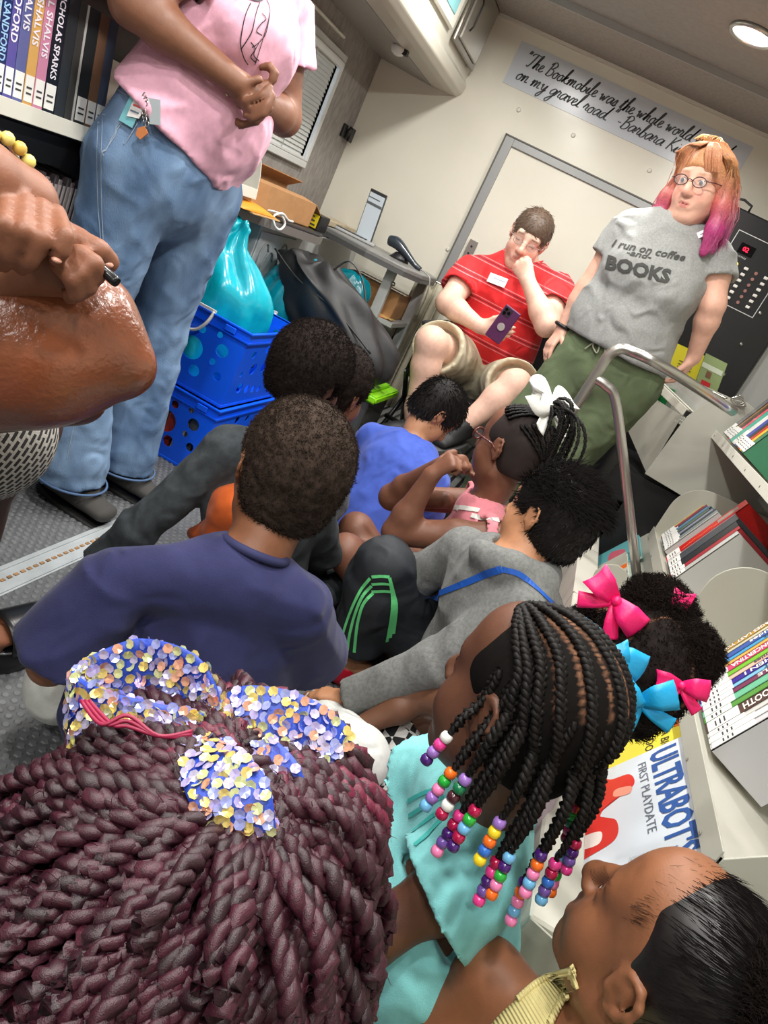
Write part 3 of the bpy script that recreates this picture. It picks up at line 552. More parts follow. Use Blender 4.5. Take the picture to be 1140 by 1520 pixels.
# ================================================================ CRATES
M_crate = mat('bright_blue_plastic', rgb(16, 96, 250), 0.3, spec=.5)
def crate(z0, ht, label, flare, seed):
    t = thing('storage_crate', label, 'crate', (-1.18, 2.45, z0), 'blue storage crates with round holes')
    x0, x1, y0, y1 = -1.40, -.985, 2.25, 2.66; r = random.Random(seed); th = .004
    def wall(P0, ax, L, nin, name, holes):
        # plate with true round holes: constrained fill from outer loop and circles
        bm = bmesh.new(); up = V(0, 0, 1); zlo, zhi = .012, ht - .035
        def fl_(s, h): f = flare * h / ht; return P0 + ax * (s + (s / L - .5) * 2 * f) - nin * f + up * h
        loops = [[(0, zlo), (L, zlo), (L, zhi), (0, zhi)]] + [[(cx + rad * math.cos(a), cy + rad * math.sin(a)) for a in np.linspace(0, math.tau, 19)[:-1]] for cx, cy, rad in holes]
        for lp_ in loops:
            vs = [bm.verts.new(fl_(s, h)) for s, h in lp_]
            for i in range(len(vs)): bm.edges.new((vs[i], vs[(i + 1) % len(vs)]))
        bmesh.ops.triangle_fill(bm, use_beauty=True, use_dissolve=False, edges=bm.edges)
        # drop triangles that fill a hole
        for f in list(bm.faces):
            c = np.array(f.calc_center_median()) - P0; s = float(c @ ax); h = c[2]
            if any((s - cx) ** 2 + (h - cy) ** 2 < (rad * .8) ** 2 for cx, cy, rad in holes): bm.faces.remove(f)
        bm.normal_update(); vs = [np.array(v.co) for v in bm.verts]; bm.verts.index_update(); fs = [tuple(v.index for v in f.verts) for f in bm.faces]; bm.free()
        o = mobj(name, vs, fs, M_crate, t); q = o.modifiers.new('s', 'SOLIDIFY'); q.thickness = th; q.offset = 0
    def holes(L, pat):
        return [(L * a, ht * b_, r_) for a, b_, r_ in pat]
    front = [(.60, .50, .040), (.36, .48, .026), (.22, .66, .014), (.46, .70, .024), (.12, .50, .021), (.37, .68, .014), (.63, .76, .014), (.34, .24, .014), (.48, .26, .024), (.68, .26, .020), (.15, .26, .014), (.27, .83, .017), (.84, .64, .022), (.88, .34, .015), (.06, .78, .012), (.78, .80, .010), (.80, .47, .011)]
    side = [(.2, .25, .02), (.35, .22, .017), (.48, .2, .014), (.6, .18, .012), (.3, .5, .022), (.5, .52, .024), (.7, .45, .02), (.2, .7, .014), (.42, .76, .016), (.62, .74, .014), (.82, .66, .018), (.85, .3, .016), (.76, .2, .012), (.12, .45, .010)]
    wall(V(x0, y0, z0), V(1, 0, 0), x1 - x0, V(0, 1, 0), 'front_wall', holes(x1 - x0, front))
    wall(V(x0, y1, z0), V(1, 0, 0), x1 - x0, V(0, -1, 0), 'back_wall', holes(x1 - x0, front))
    wall(V(x1, y0, z0), V(0, 1, 0), y1 - y0, V(-1, 0, 0), 'side_wall', holes(y1 - y0, side))
    wall(V(x0, y0, z0), V(0, 1, 0), y1 - y0, V(1, 0, 0), 'side_wall', holes(y1 - y0, side))
    MB().box(x0 - .004, x1 + .004, y0 - .004, y1 + .004, z0, z0 + .014, bev=.003).build('base', M_crate, t)
    b = MB(); zt = z0 + ht; f = flare
    for k, (dz, e) in enumerate(((0, .014), (-.034, .010))):
        for (a0, a1, b0, b1) in ((x0 - f - e, x1 + f + e, y0 - f - e, y0 - f), (x0 - f - e, x1 + f + e, y1 + f, y1 + f + e), (x0 - f - e, x0 - f, y0 - f, y1 + f), (x1 + f, x1 + f + e, y0 - f, y1 + f)): b.box(a0, a1, b0, b1, zt + dz - .006, zt + dz)
    for (a0, a1, b0, b1) in ((x0 - f - .004, x1 + f + .004, y0 - f - .004, y0 - f), (x0 - f - .004, x1 + f + .004, y1 + f, y1 + f + .004), (x0 - f - .004, x0 - f, y0 - f, y1 + f), (x1 + f, x1 + f + .004, y0 - f, y1 + f)): b.box(a0, a1, b0, b1, zt - .036, zt)
    b.build('rim', M_crate, t, bevel=.001)
    for s in (.12, .5, .88): MB().frame_box((x0 + (x1 - x0) * s - .02, y0 - f - .018, zt - .03), (.04, 0, 0), (0, .006, 0), (0, 0, .02), bev=.002).build('clip', M_crate, t)
    return t
crate(0.0, .265, 'lower blue plastic crate with round holes, full of papers', .004, 1)
crate(.268, .285, 'upper blue plastic crate with white handles holding teal bag', .016, 2)
tc_ = bpy.context.scene.objects['storage_crate.001']
for (cy, sg) in ((2.226, -1), (2.70, 1)):
    M_hd = cmat('pale_handle', 214, 214, 208, .35)
    b = MB(); b.tube(catmull([(-1.27, cy, .556), (-1.262, cy + .01 * sg, .515), (-1.235, cy + .012 * sg, .478), (-1.19, cy + .012 * sg, .466), (-1.145, cy + .012 * sg, .478), (-1.118, cy + .01 * sg, .515), (-1.11, cy, .556)], 5), .0085, 8, flat=.6)
    b.box(-1.275, -1.105, cy - .004, cy + .004, .546, .562); b.build('handle', M_hd, tc_)
# contents of the lower crate
cl = [(190, 60, 50), (180, 176, 168), (120, 110, 90), (60, 60, 66), (150, 120, 70), (196, 70, 60), (210, 206, 196), (90, 96, 104)]
for i in range(9): 
    x = -1.37 + i * .042
    book('crate_paper', f'{["red", "white", "khaki", "black", "tan", "crimson", "ivory", "slate", "plum"][i]} folder standing in the lower blue crate', 'folders in the lower blue crate', (x, 2.275, .016), (.034, 0, 0), (0, .3, 0), (0, 0, .19 + .01 * (i % 3)), (cl + [(120, 60, 90)])[i], None, lab=i % 2 == 0, cat='folder', digits=False)
# ================================================================ BAGS
def sheet(name, prof, m, parent, seed, amp=.01, n=44, solid=0, freq=7):
    """closed crumpled surface: prof = list of (centre, rx, ry) rings from bottom to top, folded like film or cloth"""
    r = np.random.default_rng(seed); ph = r.uniform(0, 6.28, 6); b = MB(); m_ = len(prof); vs = []
    cs = catmull([np.array([*c, a, d]) for c, a, d in prof], 6); M_ = len(cs)
    for i, q in enumerate(cs):
        s = i / (M_ - 1)
        for k in range(n):
            a = math.tau * k / n; f = math.sin(freq * a + ph[0] + 3 * s) * .5 + math.sin((freq * 2 + 1) * a + ph[1] - 5 * s) * .35 + abs(math.sin(3 * a + ph[2] + 8 * s)) * .5
            e = 2.6; ca, sa = math.cos(a), math.sin(a); q_ = (abs(ca) ** e + abs(sa) ** e) ** (-1 / e); k_ = 1 + amp * f / max(q[3], .02)
            vs.append((q[0] + q[3] * ca * q_ * k_, q[1] + q[4] * sa * q_ * k_, q[2] + amp * .5 * math.sin(4 * a + ph[3] + 7 * s)))
    fs = [(i * n + k, i * n + (k + 1) % n, (i + 1) * n + (k + 1) % n, (i + 1) * n + k) for i in range(M_ - 1) for k in range(n)] + [tuple(range(n))[::-1], tuple((M_ - 1) * n + k for k in range(n))]
    return mobj(name, vs, fs, m, parent, True)
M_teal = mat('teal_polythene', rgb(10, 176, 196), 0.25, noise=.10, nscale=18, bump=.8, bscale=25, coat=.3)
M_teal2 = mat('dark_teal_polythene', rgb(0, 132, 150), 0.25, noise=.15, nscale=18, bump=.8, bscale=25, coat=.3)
tb = thing('teal_plastic_bag', 'bright teal plastic bag with peaked top in the blue crate', 'bag', (-1.24, 2.45, .29))
sheet('film', [((-1.20, 2.46, .30), .14, .16), ((-1.20, 2.45, .42), .15, .17), ((-1.20, 2.44, .56), .155, .165), ((-1.20, 2.42, .63), .14, .14), ((-1.215, 2.41, .69), .10, .10), ((-1.235, 2.40, .74), .065, .06), ((-1.235, 2.40, .785), .04, .035), ((-1.222, 2.40, .81), .026, .02), ((-1.218, 2.40, .83), .014, .012)], M_teal, tb, 3, .022, freq=4)
pp = PY(325, 370, 2.30); MB().tube([pp, pp - V(0, .004, 0)], [.014, .014], 12).build('badge', cmat('white_badge', 200, 226, 228, .3), tb)
t2 = thing('teal_plastic_bag', 'smaller teal plastic bag slumped behind the blue crate', 'bag', (-1.22, 2.95, .3))
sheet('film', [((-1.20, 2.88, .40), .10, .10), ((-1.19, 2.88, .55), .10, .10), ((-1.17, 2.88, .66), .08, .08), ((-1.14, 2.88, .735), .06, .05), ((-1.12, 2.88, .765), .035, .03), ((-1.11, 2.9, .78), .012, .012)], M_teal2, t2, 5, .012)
t3 = thing('teal_plastic_bag', 'dark teal bag pushed under the tray table end', 'bag', (-1.1, 3.25, .2))
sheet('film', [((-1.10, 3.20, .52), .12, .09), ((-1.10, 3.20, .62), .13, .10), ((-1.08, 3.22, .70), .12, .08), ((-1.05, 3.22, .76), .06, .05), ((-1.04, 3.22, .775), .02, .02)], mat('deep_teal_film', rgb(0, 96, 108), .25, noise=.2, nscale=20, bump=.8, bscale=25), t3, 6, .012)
M_bin = mat('black_nylon', rgb(26, 26, 28), 0.55, noise=.12, nscale=12, bump=.5, bscale=30)
bb = thing('black_nylon_bag', 'large black nylon cover slumped over the lidded bin', 'bag', (-.95, 2.9, .4))
sheet('cloth', [((-.90, 2.88, .44), .16, .10), ((-.86, 2.88, .50), .20, .12), ((-.90, 2.88, .58), .22, .13), ((-.98, 2.88, .66), .20, .13), ((-1.04, 2.88, .72), .18, .12), ((-1.10, 2.88, .765), .13, .09), ((-1.09, 2.88, .785), .07, .05)], M_bin, bb, 9, .032, 72, freq=4)
MB().tube(catmull([(-1.24, 2.77, .76), (-1.1, 2.755, .70), (-.9, 2.745, .66), (-.72, 2.76, .58)], 6), .004, 6).build('seam', cmat('seam_black', 22, 22, 24, .5), bb)
MB().tube(catmull([(-1.02, 2.85, .78), (-.97, 2.84, .84), (-.90, 2.86, .80), (-.84, 2.88, .70)], 6), .008, 8, flat=.4).build('strap', cmat('strap_grey', 70, 70, 70, .5), bb)
gb = thing('lidded_bin', 'clear storage bin with lime green lid beside the folding chair', 'bin', (-.76, 3.0, .2))
MB().prism([(-.92, 2.84, .2), (-.66, 2.84, .2), (-.66, 3.14, .2), (-.92, 3.14, .2)], (0, 0, .2)).build('bin_body', mat('smoky_plastic', rgb(64, 66, 66), .2), gb, bevel=.01)
b = MB().box(-.94, -.635, 2.82, 3.16, .395, .425, bev=.012); b.build('lid', mat('lime_plastic', rgb(132, 206, 22), .3), gb, bevel=.008)
MB().box(-.90, -.675, 2.86, 3.12, .425, .437, bev=.006).build('lid_panel', mat('lime_plastic_panel', rgb(120, 196, 20), .3), gb, bevel=.004)
MB().tube(catmull([(-.86, 2.97, .437), (-.85, 2.97, .452), (-.80, 2.97, .456), (-.72, 2.97, .456), (-.71, 2.97, .437)], 4), .008, 8).build('handle', cmat('lime_handle', 132, 206, 22, .3), gb)
# ================================================================ RIGHT SIDE SHELVING
M_putty = mat('putty_grey_metal', rgb(186, 186, 174), 0.35, noise=.02, nscale=6)
TR = math.radians(20)
rd, ru = V(math.cos(TR), 0, -math.sin(TR)), V(-math.sin(TR), 0, math.cos(TR)); ru = V(math.sin(TR), 0, math.cos(TR))
def Dpanel(name, parent, Y, x0, z0, x1, z1, m=None, round_r=.1, t=.004):
    """upright rounded end panel in a plane of constant Y: lower front corner (x0,z0), top at z1, back at x1"""
    pts = [(x0, z0)] + [(x0 + round_r * (1 - math.cos(a)), z1 - round_r + round_r * math.sin(a)) for a in np.linspace(0, math.pi / 2, 9)] + [(x1, z1 + .01), (x1, z0 - .06), (x0 + .02, z0 - .02)]
    return MB().prism([(x, Y, z) for x, z in pts], (0, t, 0)).build(name, m or M_putty, parent, bevel=.001)
# middle shelf
ms = thing('metal_shelf', 'middle putty-white shelf on the right holding paperbacks and a big red book', 'shelf', (.5, 1.8, .5))
o = V(.50, .97, .525); L = 2.70 - .97
MB().frame_box(o, rd * .30, (0, L, 0), -V(rd[2], 0, -rd[0]) * -.003).build('tray', M_white, ms)
b = MB(); b.frame_box(o + V(0, 0, .006), V(-.003, 0, 0), (0, L, 0), (0, 0, -.045)).frame_box(o + V(0, 0, -.039), V(.025, 0, 0), (0, L, 0), (0, 0, .003)); b.build('front_lip', M_putty, ms, bevel=.001)
for k in range(9): MB().cyl((.4965, 1.05 + k * .2, .492), (.4955, 1.05 + k * .2, .492), .004, 8).build('rivet', M_steel, ms)
MB().box(.80, .81, .97, 2.70, .35, .88).build('back_panel', M_putty, ms)
Dpanel('end_panel', ms, 2.68, .50, .49, .80, .735, round_r=.11)
Dpanel('divider_panel', ms, 1.80, .505, .505, .80, .745, round_r=.10)
MB().prism([(.50, .965, .525), (.50, .965, .46), (.56, .965, .40), (.85, .965, .36), (.85, .965, .75), (.70, .965, .72)], (0, -.004, 0)).build('end_panel', M_putty, ms, bevel=.001)
# upper shelf
us = thing('metal_shelf', 'upper putty-white shelf on the right under the dark books', 'shelf', (.54, 2, .9))
o = V(.54, .9, .90); L = 2.95 - .9
MB().frame_box(o, rd * .30, (0, L, 0), V(0, 0, .003)).build('tray', M_white, us)
MB().frame_box(o + V(0, 0, .004), V(-.003, 0, 0), (0, L, 0), (0, 0, -.032)).frame_box(o + V(0, 0, -.028), V(.025, 0, 0), (0, L, 0), (0, 0, .003)).build('front_lip', M_white, us, bevel=.001)
for k in range(9): MB().cyl((.5365, 1.15 + k * .22, .886), (.5355, 1.15 + k * .22, .886), .0035, 8).build('rivet', M_steel, us)
pl = [(957, 703), (1003, 640), (1020, 618), (1040, 603), (1060, 594), (1085, 592), (1110, 598)]
pts = [PY(x, y, 2.95) for x, y in pl] + [V(.82, 2.95, .97), V(.82, 2.95, .52), PY(1012, 736, 2.95)]
MB().prism(pts, (0, .004, 0)).build('end_panel', M_putty, us, bevel=.001)
MB().box(.80, .81, .9, 2.95, .75, 1.3).build('back_panel', M_putty, us)
# far tray box beside the woman's hand
fx = thing('tray_box', 'open putty metal tray box with clear front where the woman leans', 'box', (.5, 3.15, .9))
a, b_, c_, d_ = PY(957, 581, 3.30), PY(930, 632, 3.30), PY(961, 703, 2.97), PY(1012, 618, 2.97)
b = MB(); n_ = unit(np.cross(b_ - a, d_ - a)) * .004
b.prism([a, b_, c_, d_], n_); b.build('side_sheet', M_putty, fx)
e0, e1 = PY(955, 560, 3.30), PY(1012, 617, 2.98)
b = MB(); ax = e1 - e0; sd = V(.035, .0, .0)
b.frame_box(e0, ax, sd, (0, 0, .004)).frame_box(e0, ax, sd, (0, 0, .004)).frame_box(e0, ax, V(.003, 0, 0), (0, 0, .028)).frame_box(e0 + sd, ax, V(.003, 0, 0), (0, 0, .028)).frame_box(e0 + V(0, 0, .028), ax, V(.012, 0, 0), (0, 0, .003)).frame_box(e0 + V(.026, 0, .028), ax, V(.012, 0, 0), (0, 0, .003))
b.build('channel_bar', M_white, fx, bevel=.001)
MB().frame_box(e0 + ax * .995 + V(.005, 0, .005), ax * .01, V(.025, 0, 0), V(0, 0, .02)).build('end_cap', M_black, fx)
pts = [PY(x, y, 3.32) for x, y in ((968, 610), (966, 578), (978, 560), (1000, 552))] + [V(.82, 3.32, 1.03), V(.82, 3.32, .68)]
MB().prism(pts, (0, .004, 0)).build('end_panel', M_putty, fx, bevel=.001)
MB().box(.40, .85, 2.98, 3.32, .86, .868).build('floor_sheet', M_putty, fx)
g0, g1 = PY(1000, 556, 3.28), PY(1078, 592, 2.99)
MB().frame_box(g0, g1 - g0, V(.0, 0, -.14), V(-.003, 0, 0)).build('clear_front', mat('clear_acrylic', (.85, .86, .84), .08, trans=.75), fx)
MB().tube([g0, g1], .0055, 8).build('front_edge', M_steel, fx)
MB().frame_box(PY(984, 570, 3.24), (.06, -.02, 0), (.002, .006, 0), (.02, 0, -.1)).build('green_card', cmat('green_card', 30, 140, 70, .4), fx)
MB().box(.42, .86, 3.0, 3.5, .20, .66).build('pedestal', M_black, fx)
# lower trough
lt_ = thing('book_trough', 'long low white book trough along the floor holding picture books', 'shelf', (.33, 1.9, 0))
MB().box(.30, .375, .84, 2.98, .02, .372, bev=.004).build('front_rail', M_white, lt_)
for yy in (1.45, 2.1, 2.6): MB().box(.2995, .376, yy, yy + .0012, .3, .3726).build('joint', cmat('joint_line', 120, 118, 108, .6), lt_)
MB().frame_box((.376, .84, .13), (0, 2.14, 0), (.17, 0, .31), (.004, 0, -.002)).build('sloping_back', M_putty, lt_)
MB().box(.375, .60, .84, 2.98, .02, .14).build('base', M_black, lt_)
MB().prism([(.30, .838, .372), (.30, .838, .05), (.62, .838, .05), (.62, .838, .30)], (0, -.004, 0)).build('end_panel', M_putty, lt_)
pts = [(.372, .372)] + [(x, z) for x, z in ((.365, .43), (.38, .463), (.41, .478), (.44, .475), (.50, .44))] + [(.53, .40), (.40, .20)]
MB().prism([(x - .03, 2.2, z) for x, z in pts], (0, .004, 0)).build('divider_panel', M_putty, lt_, bevel=.001)
MB().box(.375, .40, 2.98, 2.985, .02, .5).build('end_panel', M_putty, lt_)
for yy in (.875, .95): MB().tube([(.296, yy, .33), (.299, yy, .33)], [.004, .004], 8).build('rivet', M_steel, lt_)
MB().box(.55, .82, .9, 2.6, .15, .42).build('gap_shade_block', cmat('dark_void', 40, 40, 40, .6), lt_)  # solid dark block standing in for the shade in the gap below the shelf
# picture books facing out, leaning back in the trough
up_ = unit(V(.17, 0, .31)); nn_ = unit(np.cross((0, -1, 0), up_))
def cover_book(label, y1, w_, h_, layer, col, group, base=.0, deco=None, tilt=0):
    """front cover faces up towards the aisle; y1 = far edge"""
    o = V(.385, y1, .152) + up_ * base + nn_ * (.010 + .0125 * layer); th = .011
    r_, u_ = V(0, -1, 0), up_
    if tilt: r_, u_ = unit(r_ * math.cos(tilt) + u_ * math.sin(tilt)), unit(u_ * math.cos(tilt) - r_ * math.sin(tilt))
    t = thing('picture_book', label, 'book', o, group)
    m = cmat('picture_cover', *col, .22)
    b = MB(); b.frame_box(o, r_ * w_, u_ * h_, nn_ * .0012).frame_box(o - nn_ * th, r_ * w_, u_ * h_, nn_ * .0012).frame_box(o - nn_ * th, r_ * .002, u_ * h_, nn_ * th); b.build('cover', m, t)
    MB().frame_box(o - nn_ * (th - .0012) + r_ * .002 + u_ * .003, r_ * (w_ - .005), u_ * (h_ - .006), nn_ * (th - .0013)).build('pages', M_page, t)
    if deco: deco(t, o + nn_ * .0014, r_, u_, w_, h_)
    return t
def blob(t, o, r_, u_, pts, col, name, lift=0):
    P_ = catmull([o + nn_ * (.0004 + lift) + r_ * x + u_ * y for x, y in pts], 6, True); c = sum(P_) / len(P_)
    b = MB(); b.add([c] + P_, [(0, i + 1, (i + 1) % len(P_) + 1) for i in range(len(P_))]); return b.build(name, cmat(name, *col, .3), t)
def deco_ultra(t, o, r_, u_, w_, h_):
    blob(t, o, r_, u_, [(.005, .02), (.01, .13), (.04, .16), (.05, .20), (.09, .205), (.11, .16), (.14, .135), (.17, .165), (.22, .16), (.24, .10), (.26, .05), (.27, .01)], (206, 50, 44), 'red_machine_shape')
    blob(t, o, r_, u_, [(.18, .10), (.185, .135), (.215, .13), (.21, .095)], (232, 226, 220), 'pale_disc', .0003)
    blob(t, o, r_, u_, [(.08, .17), (.09, .20), (.11, .195), (.10, .165)], (228, 150, 130), 'pink_patch', .0003)
    put_text("ULTRABOT'S", .074, o + r_ * .012 + u_ * (h_ - .068) + nn_ * .0006, r_, u_, cmat('title_blue', 44, 84, 150, .4), t, fit=w_ - .03, bold=.0022)
    put_text("FIRST PLAYDATE", .024, o + r_ * .03 + u_ * (h_ - .096) + nn_ * .0006, r_, u_, cmat('title_grey', 96, 104, 116, .4), t, fit=w_ * .62)
def deco_yellow(t, o, r_, u_, w_, h_):
    put_text("A BIG", .026, o + r_ * .05 + u_ * (h_ - .045) + nn_ * .0006, r_, u_, cmat('title_dark', 50, 50, 44, .4), t); put_text("LOOK N", .026, o + r_ * .05 + u_ * (h_ - .078) + nn_ * .0006, r_, u_, cmat('title_dark', 50, 50, 44, .4), t)
    blob(t, o, r_, u_, [(.02, .06), (.04, .11), (.09, .11), (.10, .06), (.06, .03)], (238, 232, 150), 'pale_moon')
    MB().frame_box(o + u_ * (h_ - .018) + r_ * .0, r_ * .05, u_ * .018, nn_ * .0006).build('orange_sticker', cmat('orange_sticker', 236, 110, 30, .4), t)
G1 = 'picture books leaning in the low trough'
cover_book('pale picture book with big blue title capitals and red shape on its cover', 1.345, .335, .315, 3, (206, 214, 222), G1, base=.03, deco=deco_ultra, tilt=.05)
cover_book('yellow picture book with orange corner sticker behind the blue-titled one', 1.52, .24, .30, 1.6, (222, 208, 70), G1, base=.05, deco=deco_yellow, tilt=-.12)
def deco_white(t, o, r_, u_, w_, h_): put_text("Fine Ride", .02, o + r_ * .05 + u_ * (h_ - .04) + nn_ * .0006, r_, u_, cmat('title_dark', 90, 90, 90, .4), t)
cover_book('pale grey picture book nearest the camera, under the blue-titled one', 1.16, .24, .26, 1, (196, 198, 196), G1, base=.06)
cover_book('white-blue glossy picture book beneath the blue-titled cover', 1.30, .33, .30, 2, (190, 206, 226), G1, base=.04, tilt=.03)
cover_book('lime-edged thin picture book under the glossy covers', 1.24, .25, .28, .8, (200, 208, 80), G1, base=.05)
cover_book('maroon and green picture book standing behind the yellow one', 1.53, .24, .33, .0, (150, 60, 70), G1, deco=lambda t, o, r_, u_, w_, h_: (MB().frame_box(o + r_ * .02 + u_ * (h_ - .08), r_ * (w_ - .05), u_ * .06, nn_ * .0006).build('green_band', cmat('green_band', 110, 150, 84, .3), t)))
cover_book('white picture book with red dot left of the yellow one', 1.75, .24, .26, .6, (222, 222, 216), G1)
cover_book('royal blue picture book mostly hidden behind the bead braids', 1.82, .2, .25, 1.4, (60, 90, 190), G1)
G2 = 'picture books at the far end of the trough'
cover_book('turquoise picture book with pink shape, far end of the trough', 2.93, .27, .30, 1, (112, 190, 196), G2, deco=lambda t, o, r_, u_, w_, h_: (blob(t, o, r_, u_, [(.05, .18), (.10, .24), (.18, .22), (.16, .17)], (226, 110, 130), 'pink_shape'), put_text("BEAR", .04, o + r_ * .16 + u_ * (h_ - .05) + nn_ * .0006, r_, u_, cmat('title_teal', 60, 140, 150, .4), t)))
cover_book('cream picture book with purple spine stripe in the far trough', 2.75, .25, .25, 2, (206, 204, 190), G2, deco=lambda t, o, r_, u_, w_, h_: (MB().frame_box(o + r_ * (w_ - .03), r_ * .03, u_ * h_, nn_ * .0005).build('purple_stripe', cmat('purple_stripe', 76, 70, 150, .3), t), MB().frame_box(o + u_ * (h_ - .03) + r_ * .14, r_ * .04, u_ * .03, nn_ * .0009).build('orange_sticker', cmat('orange_sticker', 236, 110, 30, .4), t)))
cover_book('mint picture book with white label blocks in the far trough', 2.62, .22, .28, 1, (180, 200, 190), G2, deco=lambda t, o, r_, u_, w_, h_: [MB().frame_box(o + r_ * (.03 + .06 * k) + u_ * (h_ - .09), r_ * .045, u_ * .06, nn_ * .0006).build('teal_block', cmat('teal_block', 100, 160, 150, .3), t) for k in range(2)])
cover_book('blue picture book with yellow shapes right in front of the far divider', 2.50, .24, .24, 2, (90, 120, 180), G2, deco=lambda t, o, r_, u_, w_, h_: (blob(t, o, r_, u_, [(.05, .12), (.09, .18), (.14, .16), (.10, .10)], (220, 206, 130), 'yellow_shape'),))
cover_book('yellow and orange picture book beside the far divider panel', 2.42, .18, .26, 1, (230, 190, 40), G2, deco=lambda t, o, r_, u_, w_, h_: (MB().frame_box(o + r_ * .09, r_ * .05, u_ * h_, nn_ * .0006).build('orange_stripe', cmat('orange_stripe', 232, 120, 40, .3), t),))
cover_book('brown picture book with pale oval picture in the far trough', 2.33, .11, .28, .2, (150, 104, 76), G2, deco=lambda t, o, r_, u_, w_, h_: (blob(t, o, r_, u_, [(.02, .14), (.05, .19), (.08, .14), (.05, .10)], (210, 190, 170), 'pale_oval'),))
# spine-out books on the tilted shelves: spines face the aisle (-X)
def spine_row(zx, y0, items, grp, where, hb=.20, dp=.15, text=True):
    """y0 far end; items nearest last: (thickness, height, colour, name, text, labelled)"""
    y = y0
    for i, (T, h, c, nm, tx, lab) in enumerate(items):
        y -= T
        t = thing('shelf_book', f'{nm} book {where}', 'book', (zx[0], y, zx[1]), grp)
        o = V(zx[0], y + .0006, zx[1]) + ru * .004; th = V(0, T - .0012, 0); cth = min(.0025, T * .18)
        m = cmat('cover', *c, .25)
        b = MB(); b.frame_box(o, V(0, cth, 0), rd * dp, ru * h).frame_box(o + V(0, T - .0012 - cth, 0), V(0, cth, 0), rd * dp, ru * h).frame_box(o, th, rd * cth, ru * h); b.build('cover', m, t)
        MB().frame_box(o + V(0, cth, 0) + rd * cth + ru * .003, V(0, T - .0012 - 2 * cth, 0), rd * (dp - cth - .004), ru * (h - .006)).build('pages', M_page, t)
        if lab:
            MB().frame_box(o + V(0, T * .04, 0) - rd * .0007 + ru * .004, V(0, T * .9, 0), rd * .0007, ru * h * lab).build('spine_label', M_label, t)
            for k in range(3): MB().frame_box(o + V(0, T * .2, 0) - rd * .001 + ru * (h * lab * .3 + k * .009), V(0, T * .5, 0), rd * .0004, ru * .003).build('label_print', M_ltxt, t)
        if tx:
            vs, fs = text_mesh(tx, T * .85, bold=T * .02); w_ = max(v[0] for v in vs); q = min(1.4, h * (.93 - lab) * .95 / w_); hh = max(v[1] for v in vs); r_ = -ru; u_ = V(0, -1, 0) * -1 if False else np.cross(-rd, r_)
            base = o + ru * h * .97 - rd * .0009 + th * .5 - u_ * hh * .5
            mobj('lettering', [base + r_ * v[0] * q + u_ * v[1] for v in vs], fs, cmat('spine_print', 240, 238, 230, .5) if sum(c) < 420 else cmat('spine_print_dark', 60, 60, 80, .5), t)
    return y
mz = (.513, .530)
spine_row(mz, 2.60, [(.012, .17, (214, 200, 110), 'thin yellow', None, .3), (.010, .17, (196, 70, 80), 'thin rose', None, .3), (.014, .18, (150, 40, 60), 'crimson', None, .3), (.012, .18, (70, 60, 110), 'dark violet', None, .35),
    (.018, .18, (96, 140, 170), 'steel-blue', None, .3), (.016, .19, (80, 110, 130), 'slate', None, .3), (.012, .18, (110, 150, 80), 'thin green', None, .3), (.012, .19, (90, 60, 120), 'purple', None, .3), (.02, .19, (150, 160, 170), 'pale grey-blue', None, .3),
    (.02, .2, (60, 66, 80), 'navy-grey', None, .3), (.024, .2, (130, 140, 140), 'grey-green', None, .28), (.012, .2, (200, 200, 196), 'thin white', None, .25), (.10, 0.0001, (0, 0, 0), 'x', None, 0)][:12], 'slim books at the far end of the middle shelf', 'among the slim spines left of the big red book')
y = spine_row(mz, 2.36, [(.052, .285, (196, 30, 30), 'big red', None, .16)], 'large books on the middle shelf', 'with flame print, standing tallest on the middle shelf', dp=.2)
rb = [o for o in bpy.context.scene.objects if o.name.startswith('shelf_book') and 'big red' in o.get('label', '')][0]
for k in range(9):
    o = V(mz[0], y + .012 + .004 * (k % 3), mz[1]) + ru * (.06 + k * .018) - rd * .0008
    MB().add([o, o + ru * .012 + V(0, .006, 0), o + ru * .026 + V(0, .002, 0), o + ru * .01 + V(0, .002, 0)], [(0, 1, 2, 3)]).build('flame_print', cmat('flame_orange', 236, 130, 50, .4), rb)
MB().frame_box(V(mz[0], y + .014, mz[1]) + ru * .19 - rd * .0008, V(0, .026, 0), rd * .0006, ru * .07).build('grey_title_block', cmat('title_block', 150, 140, 130, .4), rb)
y = spine_row(mz, y - .002, [(.012, .24, (170, 120, 130), 'thin mauve', None, .2), (.055, .24, (70, 74, 80), 'dark grey', None, .17), (.05, .23, (44, 46, 52), 'charcoal with white rings', None, .17), (.03, .23, (160, 50, 60), 'dark rose', None, .2), (.03, .22, (190, 190, 186), 'light grey', None, .2)], 'large books on the middle shelf', 'between the big red book and the divider panel', dp=.19)
pb = [(.018, .19, (186, 146, 66), 'gold', "AGES LAST YOU", .30), (.012, .18, (206, 200, 170), 'thin ivory', None, .3), (.02, .19, (66, 96, 170), 'blue-titled', "Rides", .33), (.014, .19, (80, 160, 210), 'sky-blue', "bot", .33), (.013, .19, (226, 176, 90), 'amber', None, .33), (.024, .19, (214, 76, 116), 'hot pink', "CONCERTINA", .36),
    (.018, .18, (120, 186, 60), 'lime green', None, .36), (.016, .18, (228, 190, 170), 'peach', "Ponies", .36), (.02, .19, (66, 50, 150), 'indigo', "WHEN I", .36), (.014, .18, (130, 190, 224), 'pale sky-blue', "the T", .38), (.018, .18, (120, 60, 90), 'plum', "SMILE", .36), (.024, .19, (110, 186, 150), 'mint', None, .34), (.02, .18, (90, 150, 70), 'leaf green', None, .3),
    (.034, .19, (86, 66, 60), 'thick brown', "GRIMTOOTH", .34), (.016, .18, (206, 206, 200), 'white with grey label', None, .4), (.02, .18, (230, 230, 226), 'plain white', None, .5), (.018, .17, (206, 206, 210), 'slim silver', None, .5)]
